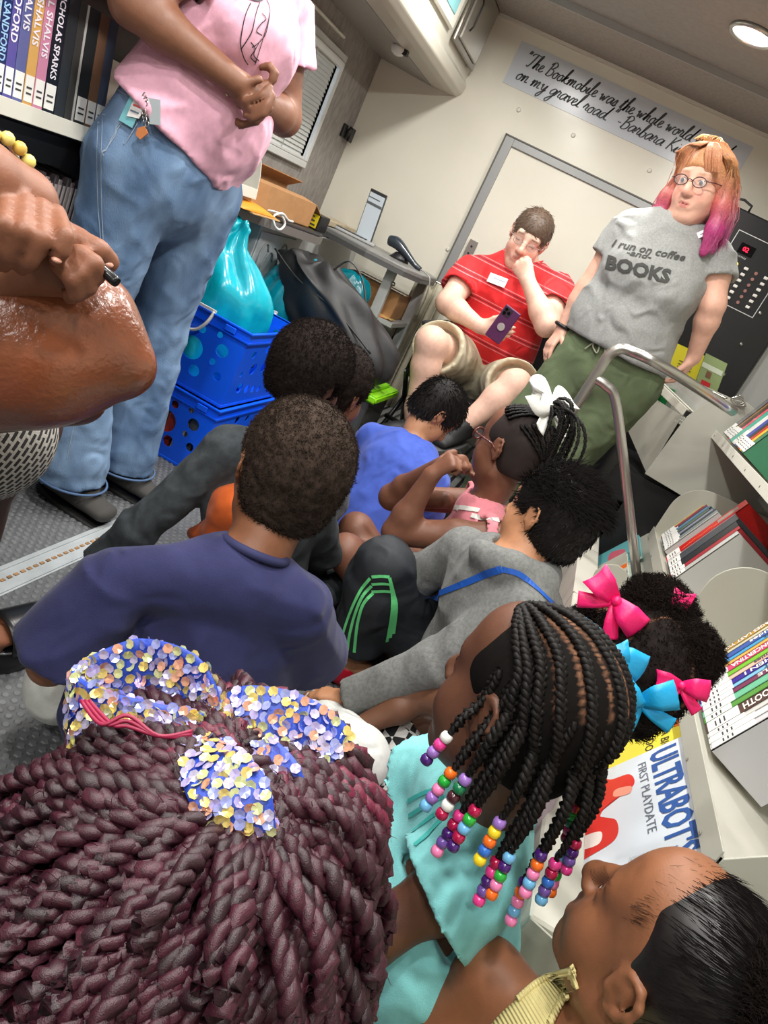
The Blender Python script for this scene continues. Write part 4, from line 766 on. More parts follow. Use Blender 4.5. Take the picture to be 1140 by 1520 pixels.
spine_row(mz, 1.56, pb, 'paperbacks on the middle shelf', 'in the paperback row behind the puff hairdo', dp=.13)
spine_row(mz, 1.20, [], '', '')
uz = (.553, .905)
spine_row(uz, 2.90, [(.05, .2, (110, 108, 112), 'grey-mauve', None, .25), (.014, .2, (60, 50, 46), 'thin black-brown', None, .2), (.022, .21, (150, 112, 76), 'tan', None, .22), (.026, .21, (96, 70, 54), 'dark brown', None, .22), (.02, .20, (70, 60, 60), 'sooty', None, .24), (.03, .2, (226, 90, 110), 'coral pink', None, .24), (.05, .2, (70, 170, 150), 'sea-green', None, 0), (.03, .19, (222, 226, 220), 'white with green stripe', None, .3), (.02, .19, (236, 236, 232), 'bright white', None, .3), (.04, .2, (60, 70, 160), 'cobalt', None, .2), (.03, .2, (40, 50, 60), 'midnight', None, .2), (.03, .2, (190, 40, 40), 'tomato red', None, .2), (.03, .2, (220, 180, 60), 'mustard', None, .2), (.04, .2, (60, 120, 90), 'forest', None, .2)], 'books on the upper right shelf', 'on the upper right shelf at the frame edge', dp=.14)
# small items at the end of the upper shelf
gl = thing('wire_clip', 'coiled metal clip on the end of the grey books', 'clip', PY(1095, 593, 2.95))
p = PY(1095, 598, 2.93); MB().tube([p + V(.03 * math.cos(a) * (1 - a / 30), .0, .012 * math.sin(a) + a * .001) for a in np.linspace(0, 15, 50)], .003, 6).build('wire', M_steel, gl)
# handrail
hr = thing('handrail', 'brushed steel handrail loop beside the stairs', 'handrail', (.07, 2.4, 0))
P_ = [PY(x, y, 2.4) for x, y in ((790, 712), (820, 657), (868, 582), (887, 553), (903, 528), (920, 518), (938, 522), (988, 546))]
P_ = [V(P_[0][0] - .0, 2.4, .0)] + P_[:] 
P_[0] = P_[1] + (P_[1] - P_[3]) * (P_[1][2] / (P_[3][2] - P_[1][2]))
P_ += [PY(988, 546, 2.4) + V(.28, .25, -.03)]
MB().tube(catmull(P_, 5), .0165, 14).build('outer_rail', M_steel, hr)
Q_ = [PY(x, y, 2.4) for x, y in ((884, 562), (900, 573), (913, 592), (924, 668), (933, 747))]; q = Q_[-1] + (Q_[-1] - Q_[-2]) * 3.2; q[2] = max(q[2], .0); Q_.append(q)
MB().tube(catmull(Q_, 5), .0155, 14).build('inner_rail', M_steel, hr)
# control cabinet
cc = thing('control_cabinet', 'tall black control cabinet with red display behind the woman', 'cabinet', (.42, 3.7, .2))
CY = 3.60; MB().box(.19, .64, CY, WB - .003, .2, 1.70, bev=.006).build('cabinet_body', M_black, cc)
def on(x, y, d=.001): p = PY(x, y, CY); return V(p[0], CY - d, p[2])
p0, p1 = on(1108, 371), on(1108, 371); MB().box(p0[0] - .032, p0[0] + .032, CY - .004, CY, p0[2] - .02, p0[2] + .02).build('display_bezel', cmat('display_black', 10, 8, 10, .15), cc)
put_text('02', .026, V(p0[0] - .016, CY - .0045, p0[2] - .009), (1, 0, 0), (0, 0, 1), mat('red_led', rgb(255, 30, 50), .4, emit=rgb(255, 20, 50), estr=5), cc, name='digits')
put_text('VOLTAGE', .009, V(p0[0] - .022, CY - .001, p0[2] - .036), (1, 0, 0), (0, 0, 1), cmat('panel_print', 210, 210, 210, .4), cc)
b = MB(); x0, z0, x1, z1 = p0[0] - .07, p0[2] - .225, p0[0] + .17, p0[2] + .055
for (a0, a1, c0_, c1_) in ((x0, x1, z0, z0 + .003), (x0, x1, z1, z1 + .003), (x0, x0 + .003, z0, z1), (x1, x1 + .003, z0, z1)): b.box(a0, a1, CY - .001, CY, c0_, c1_)
b.build('white_border', cmat('panel_line', 200, 200, 200, .4), cc)
for r_ in range(6):
    for c__ in range(5):
        bx_, bz = p0[0] - .05 + c__ * .045, p0[2] - .065 - r_ * .026
        if c__ in (0, 2, 4): MB().box(bx_ - .009, bx_ + .009, CY - .006, CY, bz - .006, bz + .006, bev=.002).build('push_button', cmat('white_button', 226, 224, 218, .3), cc)
        else: MB().cyl((bx_, CY - .004, bz), (bx_, CY, bz), .007, 10).build('indicator', mat('amber_led', rgb(255, 210, 30), .3, emit=rgb(255, 200, 20), estr=4) if (r_, c__) == (0, 1) else cmat('pink_indicator', 150, 106, 100, .4), cc)
for (x, y) in ((1128, 465), (1100, 511), (1074, 556)):
    p = on(x, y); MB().tube([(p[0], CY, p[2]), (p[0], CY - .004, p[2]), (p[0], CY - .006, p[2])], [.008, .007, .003], 10).build('screw', M_steel, cc)
MB().tube([(.20, CY + .02, 1.70), (.20, CY + .02, 1.725), (.24, CY + .02, 1.735), (.28, CY + .02, 1.725), (.28, CY + .02, 1.70)], .005, 8).build('handle', M_black, cc)
sp_ = thing('silver_side_panel', 'silver grey panel right of the black control cabinet', 'panel', (.75, 3.65, .2))
MB().box(.645, .90, CY + .03, WB - .003, .2, 1.55, bev=.006).build('sheet', cmat('silver_panel', 168, 170, 168, .35), sp_); MB().box(.66, .88, CY + .022, CY + .032, 1.30, 1.36, bev=.003).build('black_band', M_black, sp_)
# flyers
fy = thing('yellow_flyer', 'yellow paper flyer behind the leaning hand', 'flyer', PY(1025, 535, 3.2))
def flyer(t, c4, Y, m, n='paper_sheet'):
    P4 = [PY(x, y, Y) for x, y in c4]; MB().prism(P4, (0, .0015, 0)).build(n, m, t); return P4
P4 = flyer(fy, ((1006, 510), (1046, 528), (1030, 572), (990, 552)), 3.38, cmat('yellow_paper', 226, 214, 50, .5))
r_ = unit(P4[1] - P4[0]); u_ = unit(P4[0] - P4[3])
MB().frame_box(P4[0] + r_ * .055 - u_ * .045 - V(0, .001, 0), r_ * .03, u_ * .03, V(0, .0006, 0)).build('black_logo', M_black, fy)
for k in range(3): MB().frame_box(P4[0] + r_ * .03 - u_ * (.06 + .012 * k) - V(0, .001, 0), r_ * .06, u_ * .004, V(0, .0006, 0)).build('text_line', cmat('flyer_text', 120, 110, 40, .5), fy)
fp = thing('photo_flyer', 'glossy park photo flyer right of the leaning hand', 'flyer', PY(1060, 550, 3.2))
P4 = flyer(fp, ((1048, 524), (1080, 540), (1062, 588), (1030, 574)), 3.36, cmat('park_green', 142, 160, 110, .25))
r_ = unit(P4[1] - P4[0]); u_ = unit(P4[0] - P4[3])
for (a_, b_, w_, h_, c) in ((.02, .10, .04, .04, (196, 40, 50)), (.028, .06, .022, .026, (120, 84, 60)), (.0, .035, .09, .02, (200, 210, 190))): MB().frame_box(P4[0] + r_ * a_ - u_ * (b_ + h_) - V(0, .001, 0), r_ * w_, u_ * h_, V(0, .0006, 0)).build('picture_patch', cmat('picture', *c, .3), fp)
# ================================================================ SMOOTH-SURFACE MODELLER (distance field -> one continuous mesh)
f32 = np.float32
class Body:
    def __init__(s, h): s.h = h * (1.24 if h >= .0045 else 1.15); s.p = []
    def cone(s, a, b, ra, rb=None, k=.02, op='u'):
        a, b = np.asarray(a, float), np.asarray(b, float); rb = ra if rb is None else rb; r = max(ra, rb)
        s.p.append(('cone', (a, b, ra, rb), np.minimum(a, b) - r, np.maximum(a, b) + r, k, op)); return s
    def flat(s, a, b, ra, rb=None, k=.02, op='u'):
        a, b = np.asarray(a, float), np.asarray(b, float); rb = ra if rb is None else rb; r = max(ra, rb)
        s.p.append(('flat', (a, b, ra, rb), np.minimum(a, b) - r, np.maximum(a, b) + r, k, op)); return s
    def ell(s, c, rad, ax=None, k=.02, op='u'):
        c = np.asarray(c, float); rad = np.asarray(rad, float) if hasattr(rad, '__len__') else np.array([rad] * 3, float); r = rad.max()
        R = np.eye(3) if ax is None else np.array(ax, float)
        e = np.sqrt(((R * rad[:, None]) ** 2).sum(0)); s.p.append(('ell', (c, rad, R), c - e, c + e, k, op)); return s
    def econe(s, a, b, wa, da, wb, db, lat, k=.02, op='u'):
        """tapering trunk piece: half width w along lat, half depth d"""
        a, b = np.asarray(a, float), np.asarray(b, float); r = max(wa, da, wb, db)
        s.p.append(('econe', (a, b, wa, da, wb, db, unit(lat)), np.minimum(a, b) - r, np.maximum(a, b) + r, k, op)); return s
    def chain(s, pts, rs, k=.02, op='u'):
        for i in range(len(pts) - 1): s.cone(pts[i], pts[i + 1], rs[i], rs[i + 1], k, op)
        return s
    def plane(s, p, n, lo, hi, k=.0):
        """cut away everything on the side n points to, inside the box lo..hi"""
        s.p.append(('plane', (np.asarray(p, float), unit(n)), np.asarray(lo, float), np.asarray(hi, float), k, 's')); return s
    def mesh(s, noise=None):
        h = s.h; us = [q for q in s.p if q[5] == 'u']; lo = np.min([q[2] for q in us], 0) - 3 * h - .01; hi = np.max([q[3] for q in us], 0) + 3 * h + .01
        n = np.ceil((hi - lo) / h).astype(int) + 1; D = np.full(n, .06, f32)
        ax = [(lo[i] + h * np.arange(n[i])).astype(f32) for i in range(3)]
        for kind, a, plo, phi, k, op in s.p:
            m = k + 3 * h; i0 = np.maximum(np.floor((plo - m - lo) / h).astype(int), 0); i1 = np.minimum(np.ceil((phi + m - lo) / h).astype(int) + 1, n)
            if np.any(i1 <= i0): continue
            sl = tuple(slice(i0[j], i1[j]) for j in range(3)); X = ax[0][sl[0]][:, None, None]; Y = ax[1][sl[1]][None, :, None]; Z = ax[2][sl[2]][None, None, :]
            if kind in ('cone', 'flat', 'econe'):
                A, B = a[0], a[1]; ab = B - A; L2 = float(ab @ ab) + 1e-12; L = math.sqrt(L2); px, py, pz = X - A[0], Y - A[1], Z - A[2]
                t0 = (px * ab[0] + py * ab[1] + pz * ab[2]) / L2; t = np.clip(t0, 0, 1); qx, qy, qz = px - t * ab[0], py - t * ab[1], pz - t * ab[2]
                if kind == 'cone': d = np.sqrt(qx * qx + qy * qy + qz * qz) - (a[2] + (a[3] - a[2]) * t)
                elif kind == 'flat':
                    gx, gy, gz = px - t0 * ab[0], py - t0 * ab[1], pz - t0 * ab[2]; rr = np.sqrt(gx * gx + gy * gy + gz * gz) - (a[2] + (a[3] - a[2]) * t); d = np.maximum(rr, np.maximum(-t0, t0 - 1) * L)
                else:
                    la = a[6]; un = ab / L; la = la - un * (la @ un); la = la / np.linalg.norm(la); de = np.cross(un, la)
                    w_ = a[2] + (a[4] - a[2]) * t; dd = a[3] + (a[5] - a[3]) * t
                    u_ = qx * la[0] + qy * la[1] + qz * la[2]; v_ = qx * de[0] + qy * de[1] + qz * de[2]; e_ = (t0 - t) * L; mn = np.minimum(w_, dd)
                    k0 = np.sqrt((u_ / w_) ** 2 + (v_ / dd) ** 2 + (e_ / mn) ** 2); k1 = np.sqrt((u_ / w_ ** 2) ** 2 + (v_ / dd ** 2) ** 2 + (e_ / mn ** 2) ** 2) + 1e-6; d = np.where(k0 < .3, (k0 - 1) * mn, k0 * (k0 - 1) / k1)
            elif kind == 'ell':
                c, rad, R = a; px, py, pz = X - c[0], Y - c[1], Z - c[2]; q = [(px * R[j][0] + py * R[j][1] + pz * R[j][2]) for j in range(3)]
                k0 = np.sqrt(sum((q[j] / rad[j]) ** 2 for j in range(3))); k1 = np.sqrt(sum((q[j] / rad[j] ** 2) ** 2 for j in range(3))) + 1e-6; d = np.where(k0 < .3, (k0 - 1) * rad.min(), k0 * (k0 - 1) / k1)
            elif kind == 'plane':
                p, nn = a; d = -((X - p[0]) * nn[0] + (Y - p[1]) * nn[1] + (Z - p[2]) * nn[2]) + 0 * X * Y * Z
            o = D[sl]; d = d.astype(f32)
            if op == 'u':
                if k > 0: hh = np.maximum(k - np.abs(o - d), 0) / k; D[sl] = np.minimum(o, d) - hh * hh * k * .25
                else: D[sl] = np.minimum(o, d)
            else:
                d = -d
                if k > 0: hh = np.maximum(k - np.abs(o - d), 0) / k; D[sl] = np.maximum(o, d) + hh * hh * k * .25
                else: D[sl] = np.maximum(o, d)
        return surface_nets(D, lo, h)
def surface_nets(D, lo, h):
    ins = D < 0; c = np.zeros(tuple(x - 1 for x in D.shape), np.int8); off = [(i, j, k) for i in (0, 1) for j in (0, 1) for k in (0, 1)]
    for (i, j, k) in off: c += ins[i:D.shape[0] - 1 + i, j:D.shape[1] - 1 + j, k:D.shape[2] - 1 + k]
    I, J, K = np.nonzero((c > 0) & (c < 8)); idx = np.full(c.shape, -1, np.int32); idx[I, J, K] = np.arange(len(I))
    vals = {o: D[I + o[0], J + o[1], K + o[2]] for o in off}; acc = np.zeros((len(I), 3)); cnt = np.zeros(len(I))
    for a in off:
        for ax in range(3):
            if a[ax] == 0:
                b = list(a); b[ax] = 1; b = tuple(b); va, vb = vals[a], vals[b]; m = (va < 0) != (vb < 0); t = np.where(m, va / np.where(m, va - vb, 1), 0)
                P = np.zeros((len(I), 3)); P += a; P[:, ax] += t; acc += P * m[:, None]; cnt += m
    Vt = np.stack([I, J, K], 1) + acc / np.maximum(cnt, 1)[:, None]; Vt = Vt * h + lo; F_ = []
    for ax in range(3):
        sl0 = [slice(None)] * 3; sl1 = [slice(None)] * 3; sl0[ax] = slice(0, -1); sl1[ax] = slice(1, None)
        A, B = ins[tuple(sl0)], ins[tuple(sl1)]; m = A != B; o1, o2 = [q for q in range(3) if q != ax]
        # only interior along the other axes
        i, j, k = np.nonzero(m); g = np.stack([i, j, k], 1); ok = (g[:, o1] > 0) & (g[:, o2] > 0) & (g[:, o1] < D.shape[o1] - 1) & (g[:, o2] < D.shape[o2] - 1); g = g[ok]
        def cell(d1, d2): q = g.copy(); q[:, o1] -= d1; q[:, o2] -= d2; return idx[q[:, 0], q[:, 1], q[:, 2]]
        quad = np.stack([cell(1, 1), cell(0, 1), cell(0, 0), cell(1, 0)], 1); inside = A[g[:, 0], g[:, 1], g[:, 2]]
        flip = inside if ax != 1 else ~inside; quad[~flip] = quad[~flip][:, ::-1]; F_.append(quad)
    F_ = np.concatenate(F_); F_ = F_[(F_ >= 0).all(1)]
    # light relaxation
    nb = np.zeros_like(Vt); ct = np.zeros(len(Vt))
    for q in range(4): a, b = F_[:, q], F_[:, (q + 1) % 4]; np.add.at(nb, a, Vt[b]); np.add.at(ct, a, 1)
    Vt = Vt * .5 + nb / np.maximum(ct, 1)[:, None] * .5
    return Vt, F_
def normals(Vt, F_):
    n = np.cross(Vt[F_[:, 2]] - Vt[F_[:, 0]], Vt[F_[:, 3]] - Vt[F_[:, 1]]); N = np.zeros_like(Vt)
    for q in range(4): np.add.at(N, F_[:, q], n)
    return N / (np.linalg.norm(N, axis=1, keepdims=True) + 1e-12)
def wav(P, freq, seed, n=6):
    r = np.random.default_rng(seed); s = np.zeros(len(P)); Q = P * freq; W = P * freq * .45
    for i in range(n):
        k = r.normal(size=3); k /= np.linalg.norm(k); k2 = r.normal(size=3); k2 /= np.linalg.norm(k2)
        s += np.sin(Q @ k * (1 + .5 * i) + r.uniform(0, 6.28) + 1.6 * np.sin(W @ k2 * (1 + .3 * i) + r.uniform(0, 6.28))) / (1 + .5 * i)
    return s / 2.2
def folds(Vt, F_, amp, freq, seed, stretch=None):
    N = normals(Vt, F_); Q = Vt if stretch is None else Vt * np.asarray(stretch)
    w1 = wav(Q, freq, seed); w2 = wav(Q, freq * 2.3, seed + 5); d = (1 - np.abs(w1)) ** 2 * .8 + w2 * .25 - .3
    return Vt + N * (amp * d)[:, None]
def strands(name, paths, r, m, parent, sides=3, col=None, taper=True, smooth=True, label=None):
    """paths: (N,S,3) array; thin tapering tubes as one mesh"""
    P = np.asarray(paths, float); N, S, _ = P.shape; T = np.gradient(P, axis=1); T /= np.linalg.norm(T, axis=2, keepdims=True) + 1e-12
    ref = np.where(np.abs(T[..., 2:3]) < .9, np.array([0, 0, 1.]), np.array([1., 0, 0])); U = np.cross(T, ref); U /= np.linalg.norm(U, axis=2, keepdims=True) + 1e-12; W = np.cross(T, U)
    rr = np.asarray(r, float); rr = rr if rr.ndim else np.full(S, float(rr))
    if taper: rr = rr * np.concatenate([np.linspace(.75, 1, max(S // 3, 1)), np.linspace(1, .25, S - max(S // 3, 1))])
    rr = rr.reshape(1, S, 1) if rr.ndim == 1 else rr[..., None]; rings = []
    if sides == 2:
        Vt = np.stack([P - W * rr, P + W * rr], 2).reshape(-1, 3); base = (np.arange(N)[:, None] * S + np.arange(S - 1)[None]) * 2; F_ = np.stack([base, base + 1, base + 3, base + 2], -1).reshape(-1, 4)
        return tag(mobj(name, Vt, F_, m, parent, smooth, col=None if col is None else np.repeat(np.asarray(col).reshape(-1, 3), 2, 0), label=label), kind='stuff')
    for k in range(sides): a = math.tau * k / sides; rings.append(P + (U * math.cos(a) + W * math.sin(a)) * rr)
    Vt = np.stack(rings, 2).reshape(-1, 3); base = (np.arange(N)[:, None] * S + np.arange(S - 1)[None]) * sides; F_ = []
    for k in range(sides): k2 = (k + 1) % sides; F_.append(np.stack([base + k, base + k2, base + sides + k2, base + sides + k], -1).reshape(-1, 4))
    cc = None
    if col is not None: cc = np.repeat(np.asarray(col).reshape(-1, 3), sides, 0)
    return tag(mobj(name, Vt, np.concatenate(F_), m, parent, smooth, col=cc, label=label), kind='stuff')
def rope(path, r, turns_per_m, kind='twist', sides=6, lump=0.0, step=.0038, seed=0):
    """two-strand twist or three-strand braid along a path; returns list of (pts, radii)"""
    P = np.array(path, float); seg = np.linalg.norm(np.diff(P, axis=0), axis=1); L = np.concatenate([[0], np.cumsum(seg)]); n = max(6, int(L[-1] / step)); s = np.linspace(0, L[-1], n)
    Q = np.stack([np.interp(s, L, P[:, i]) for i in range(3)], 1); T = np.gradient(Q, axis=0); T /= np.linalg.norm(T, axis=1, keepdims=True) + 1e-12
    U = np.zeros_like(Q); u = unit(np.cross(T[0], (0.3, .2, 1))); 
    for i in range(n): u = unit(u - T[i] * (u @ T[i])); U[i] = u
    W = np.cross(T, U); out = []; ph = s * turns_per_m * math.tau; tap = np.interp(s / L[-1], [0, .08, .85, 1], [.8, 1, .95, .55])
    if kind == 'twist':
        for q in (0, math.pi):
            a = ph + q; rad = r * .62 * tap * (1 + lump * np.sin(ph * 2 + q + seed)); out.append((Q + (U * np.cos(a)[:, None] + W * np.sin(a)[:, None]) * (r * .5 * tap)[:, None], rad))
    else:
        for q in range(3):
            a = ph + q * math.tau / 3; out.append((Q + U * (np.sin(a) * r * .62 * tap)[:, None] + W * (np.sin(2 * a) * r * .3 * tap)[:, None], r * .5 * tap))
    return out
def ropes(name, lst, m, parent, sides=6, cols=None, label=None):
    Vs, Fs, Cs = [], [], []; n0 = 0
    for i, (P, rr) in enumerate(lst):
        n = len(P); T = np.gradient(P, axis=0); T /= np.linalg.norm(T, axis=1, keepdims=True) + 1e-12; ref = np.array([.31, .17, .93]); U = np.cross(T, ref); U /= np.linalg.norm(U, axis=1, keepdims=True) + 1e-12; W = np.cross(T, U)
        a = np.arange(sides) * math.tau / sides; Vt = P[:, None] + (U[:, None] * np.cos(a)[None, :, None] + W[:, None] * np.sin(a)[None, :, None]) * rr[:, None, None]; Vs.append(Vt.reshape(-1, 3))
        b = np.arange(n - 1)[:, None] * sides + n0; k = np.arange(sides)[None]; k2 = (k + 1) % sides; Fs.append(np.stack([b + k, b + k2, b + sides + k2, b + sides + k], -1).reshape(-1, 4)); n0 += n * sides
        if cols is not None: c = np.asarray(cols[i]); c = np.repeat(c if c.ndim == 2 else np.tile(c, (n, 1)), sides, 0); Cs.append(c)
    return mobj(name, np.concatenate(Vs), np.concatenate(Fs), m, parent, True, col=np.concatenate(Cs) if cols is not None else None, label=label)
def each_rope(name, lst, per, m, parent, sides=6, cols=None):
    for i in range(0, len(lst), per): ropes(name, lst[i:i + per], m, parent, sides, None if cols is None else cols[i:i + per])
# ================================================================ PEOPLE
M_skin = mat('skin', (.5, .3, .2), .5, attr='Col', noise=.05, nscale=60, bump=.12, bscale=500, spec=.4)
M_eye = mat('eye_white', rgb(206, 196, 190), .12); M_iris = cmat('iris_dark', 46, 30, 22, .1)
M_afro = mat('black_afro_hair', rgb(36, 30, 28), .9, spec=.06, noise=.3, nscale=120)
M_blackhair = mat('black_hair', rgb(20, 17, 16), .6, spec=.22, noise=.2, nscale=90)
def fabric(name, r, g, b, rough=.85, noise=.06, bump=.35, ns=60): return wrinkle(mat(name, rgb(r, g, b), rough, noise=noise, nscale=ns, bump=bump, bscale=700, sheen=.1, spec=.25))
def wrinkle(m, scale=10, strength=.85, dist=.016):
    nt = m.node_tree; b = nt.nodes['Principled BSDF']; n = nt.nodes.new('ShaderNodeTexNoise'); n.noise_type = 'RIDGED_MULTIFRACTAL'; n.inputs['Scale'].default_value = scale; n.inputs['Detail'].default_value = 2; n.inputs['Distortion'].default_value = 1.2
    tc = [q for q in nt.nodes if q.type == 'TEX_COORD'][0]; nt.links.new(tc.outputs['Object'], n.inputs['Vector']); bp = nt.nodes.new('ShaderNodeBump'); bp.inputs['Strength'].default_value = strength; bp.inputs['Distance'].default_value = dist; nt.links.new(n.outputs['Fac'], bp.inputs['Height'])
    l = b.inputs['Normal'].links
    if l: nt.links.new(bp.outputs[0], l[0].from_node.inputs['Normal'])
    else: nt.links.new(bp.outputs[0], b.inputs['Normal'])
    return m
class Fr:
    """head frame: l = person's left, f = face direction, u = up, s = scale"""
    def __init__(q, c, face, up, s=1.0):
        q.c = np.asarray(c, float); q.f = unit(face); q.u = unit(np.asarray(up, float) - q.f * (np.asarray(up, float) @ q.f)); q.l = np.cross(q.u, q.f); q.s = s
    def P(q, x, y, z): return q.c + q.s * (q.l * x + q.f * y + q.u * z)
    def ax(q): return [q.l, q.f, q.u]
    def loc(q, W): d = (W - q.c) / q.s; return np.stack([d @ q.l, d @ q.f, d @ q.u], -1)
def add_head(B, H, child=False, ears=True, eyes='open', mouth=0, face=True):
    s = H.s; P = H.P; ax = H.ax()
    B.ell(P(0, -.012, .042), np.array([.074, .094, .082]) * s, ax, .02 * s)
    B.ell(P(0, .02, -.03), np.array([.058, .064, .078]) * s, ax, .035 * s)
    ch = 1.18 if child else 1.0
    B.ell(P(.033, .048, -.035), np.array([.026, .026, .030]) * s * ch, ax, .03 * s); B.ell(P(-.033, .048, -.035), np.array([.026, .026, .030]) * s * ch, ax, .03 * s)
    B.ell(P(0, .066, -.093 if not child else -.088), np.array([.020, .017, .016]) * s, ax, .03 * s)
    B.cone(P(.045, -.005, -.06), P(.015, .055, -.095), .018 * s, .018 * s, .03 * s).cone(P(-.045, -.005, -.06), P(-.015, .055, -.095), .018 * s, .018 * s, .03 * s)
    B.cone(P(.036, .070, .030), P(-.036, .070, .030), .014 * s, .014 * s, .02 * s)
    if child: B.ell(P(0, .045, .065), np.array([.052, .04, .045]) * s, ax, .03 * s)
    if face:
        for q in (1, -1): B.ell(P(q * .031, .094, .010), np.array([.017, .014, .011]) * s, ax, .018 * s, 's')
        B.chain([P(0, .084, .022), P(0, .094, .0), P(0, .104, -.018), P(0, .106, -.027)], [.0075 * s, .0085 * s, .0105 * s, .0115 * s], .012 * s)
        for q in (1, -1): B.ell(P(q * .0135, .095, -.029), np.array([.0085, .010, .0075]) * s, ax, .008 * s); B.ell(P(q * .006, .105, -.040), np.array([.004, .006, .004]) * s, ax, .003 * s, 's')
        B.ell(P(0, .076, -.057), np.array([.028, .014, .018]) * s, ax, .018 * s)
        for q in (1, -1): B.cone(P(q * .003, .0905, -.053), P(q * .021, .079, -.059), .0062 * s, .003 * s, .008 * s)
        B.cone(P(.013, .0845, -.0675), P(-.013, .0845, -.0675), .0075 * s, .0075 * s, .010 * s)
        B.cone(P(.020, .090, -.0605), P(-.020, .090, -.0605), .0022 * s + mouth, .0022 * s + mouth, .003 * s, 's')
        for q in (1, -1):
            B.ell(P(q * .031, .0735 if eyes == 'open' else .0705, .009), np.array([.0155, .0135, .0125]) * s, ax, .006 * s)
            if eyes == 'open': B.ell(P(q * .031, .088, .008), np.array([.0130, .012, .0040]) * s, ax, .002 * s, 's')
    if ears:
        for q in (1, -1):
            e = [(.070, .006, .004), (.073, .011, .019), (.077, .004, .031), (.081, -.010, .034), (.085, -.021, .024), (.086, -.023, .006), (.082, -.017, -.011), (.076, -.008, -.023), (.072, -.001, -.025)]
            B.ell(P(q * .075, -.006, .004), np.array([.0065, .016, .026]) * s, ax, .008 * s)
            B.chain([P(q * x, y - .006, z) for x, y, z in e], [s * .0048] * 9, .004 * s)
            B.ell(P(q * .0865, -.006, -.001), np.array([.0070, .0075, .011]) * s, ax, .004 * s, 's'); B.cone(P(q * .080, -.013, .022), P(q * .080, -.016, .002), .003 * s, .003 * s, .004 * s)
            B.ell(P(q * .077, .003, -.007), .0048 * s, None, .004 * s)
def head_paint(C_, Vt, H, lip=(.45, .2, .16), brow=(.05, .03, .02), cheek=None, fac=1.0, lash=.0145):
    L = H.loc(Vt); x, y, z = np.abs(L[:, 0]), L[:, 1], L[:, 2]; near = (y > .055) & (np.abs(z) < .13)
    def blend(m, col, a):
        w_ = (np.clip(m, 0, 1) * a)[:, None] * near[:, None]; C_[:] = C_ * (1 - w_) + np.array(col) * w_
    if cheek: blend(1.4 - np.sqrt(((x - .036) / .02) ** 2 + ((z + .03) / .02) ** 2), cheek, .5); blend(1.3 - np.sqrt((x / .014) ** 2 + ((z + .025) / .014) ** 2), cheek, .4)
    blend(3 * (1 - np.sqrt((x / .0235) ** 2 + ((z + .0608 + x * .05) / .0125) ** 2)) * (y > .075), lip, .75)
    blend(4 * (1 - np.sqrt(((x - .033) / .021) ** 2 + ((z - .0345 + ((x - .03) * 12) ** 2 * .02) / .0042) ** 2)), brow, fac)
    blend(5 * (1 - np.sqrt(((x - .031) / .0165) ** 2 + ((z - lash) / .0030) ** 2)), (.02, .012, .01), .75)
    return C_
def add_eyes(H, root, iris=None, gaze=(0, 1, 0)):
    g = unit(H.l * gaze[0] + H.f * gaze[1] + H.u * gaze[2])
    for q in (1, -1):
        c = H.P(q * .031, .0735, .009); b = MB(); b.ball(c, .0118 * H.s, 14); e = b.build('eyeball', M_eye, root)
        b = MB(); t = unit(np.cross(g, H.u)); w_ = np.cross(t, g); ring = [c + g * .0112 * H.s + (t * math.cos(a) + w_ * math.sin(a)) * .0062 * H.s for a in np.linspace(0, math.tau, 17)[:-1]]
        b.add([c + g * .0124 * H.s] + ring, [(0, i + 1, (i + 1) % 16 + 1) for i in range(16)], True); b.build('iris', iris or M_iris, e)
def add_hand(B, w_, d, n, t, s=1.0, curl=.5, spread=0.0, thumb=(.6, .7, .2), tc=.4, curls=None, k=.005):
    """w wrist, d towards the knuckles, n the way the palm faces, t towards the thumb"""
    d = unit(d); n = unit(np.asarray(n, float) - d * (np.asarray(n, float) @ d)); t_ = np.cross(d, n); t_ = t_ if t_ @ np.asarray(t, float) > 0 else -t_; w_ = np.asarray(w_, float)
    B.econe(w_, w_ + d * .078 * s, .026 * s, .019 * s, .038 * s, .0125 * s, t_, .018 * s)
    B.ell(w_ + d * .03 * s + t_ * .02 * s + n * .008 * s, np.array([.022, .016, .013]) * s, [d, t_, n], .015 * s)
    for i, (o, ln, r) in enumerate(((.029, .074, .0084), (.0095, .082, .0086), (-.0095, .076, .0081), (-.027, .060, .0072))):
        c = curls[i] if curls else curl; b_ = w_ + d * (.080 - abs(o) * .18) * s + t_ * o * s; ang = 0; dd = unit(d + t_ * spread * o * 30)
        pts = [b_ - d * .02 * s, b_]
        for f_, a in ((.46, .9), (.30, 1.15), (.24, .8)): ang += c * a; v = dd * math.cos(ang) + n * math.sin(ang); pts.append(pts[-1] + v * ln * f_ * s)
        B.chain(pts, [r * s, r * 1.05 * s, r * s, r * .95 * s, r * .82 * s], k * s)
    p0 = w_ + d * .022 * s + t_ * .022 * s + n * .004 * s; v1 = unit(d * thumb[0] + t_ * thumb[1] + n * thumb[2]); v2 = unit(v1 + (n * .5 + d * .6 - t_ * .5) * tc); v3 = unit(v2 + (n * .5 + d * .3 - t_ * .6) * tc)
    B.chain([p0, p0 + v1 * .036 * s, p0 + v1 * .036 * s + v2 * .030 * s, p0 + v1 * .036 * s + v2 * .030 * s + v3 * .022 * s], [.0125 * s, .0105 * s, .0095 * s, .0075 * s], .008 * s)
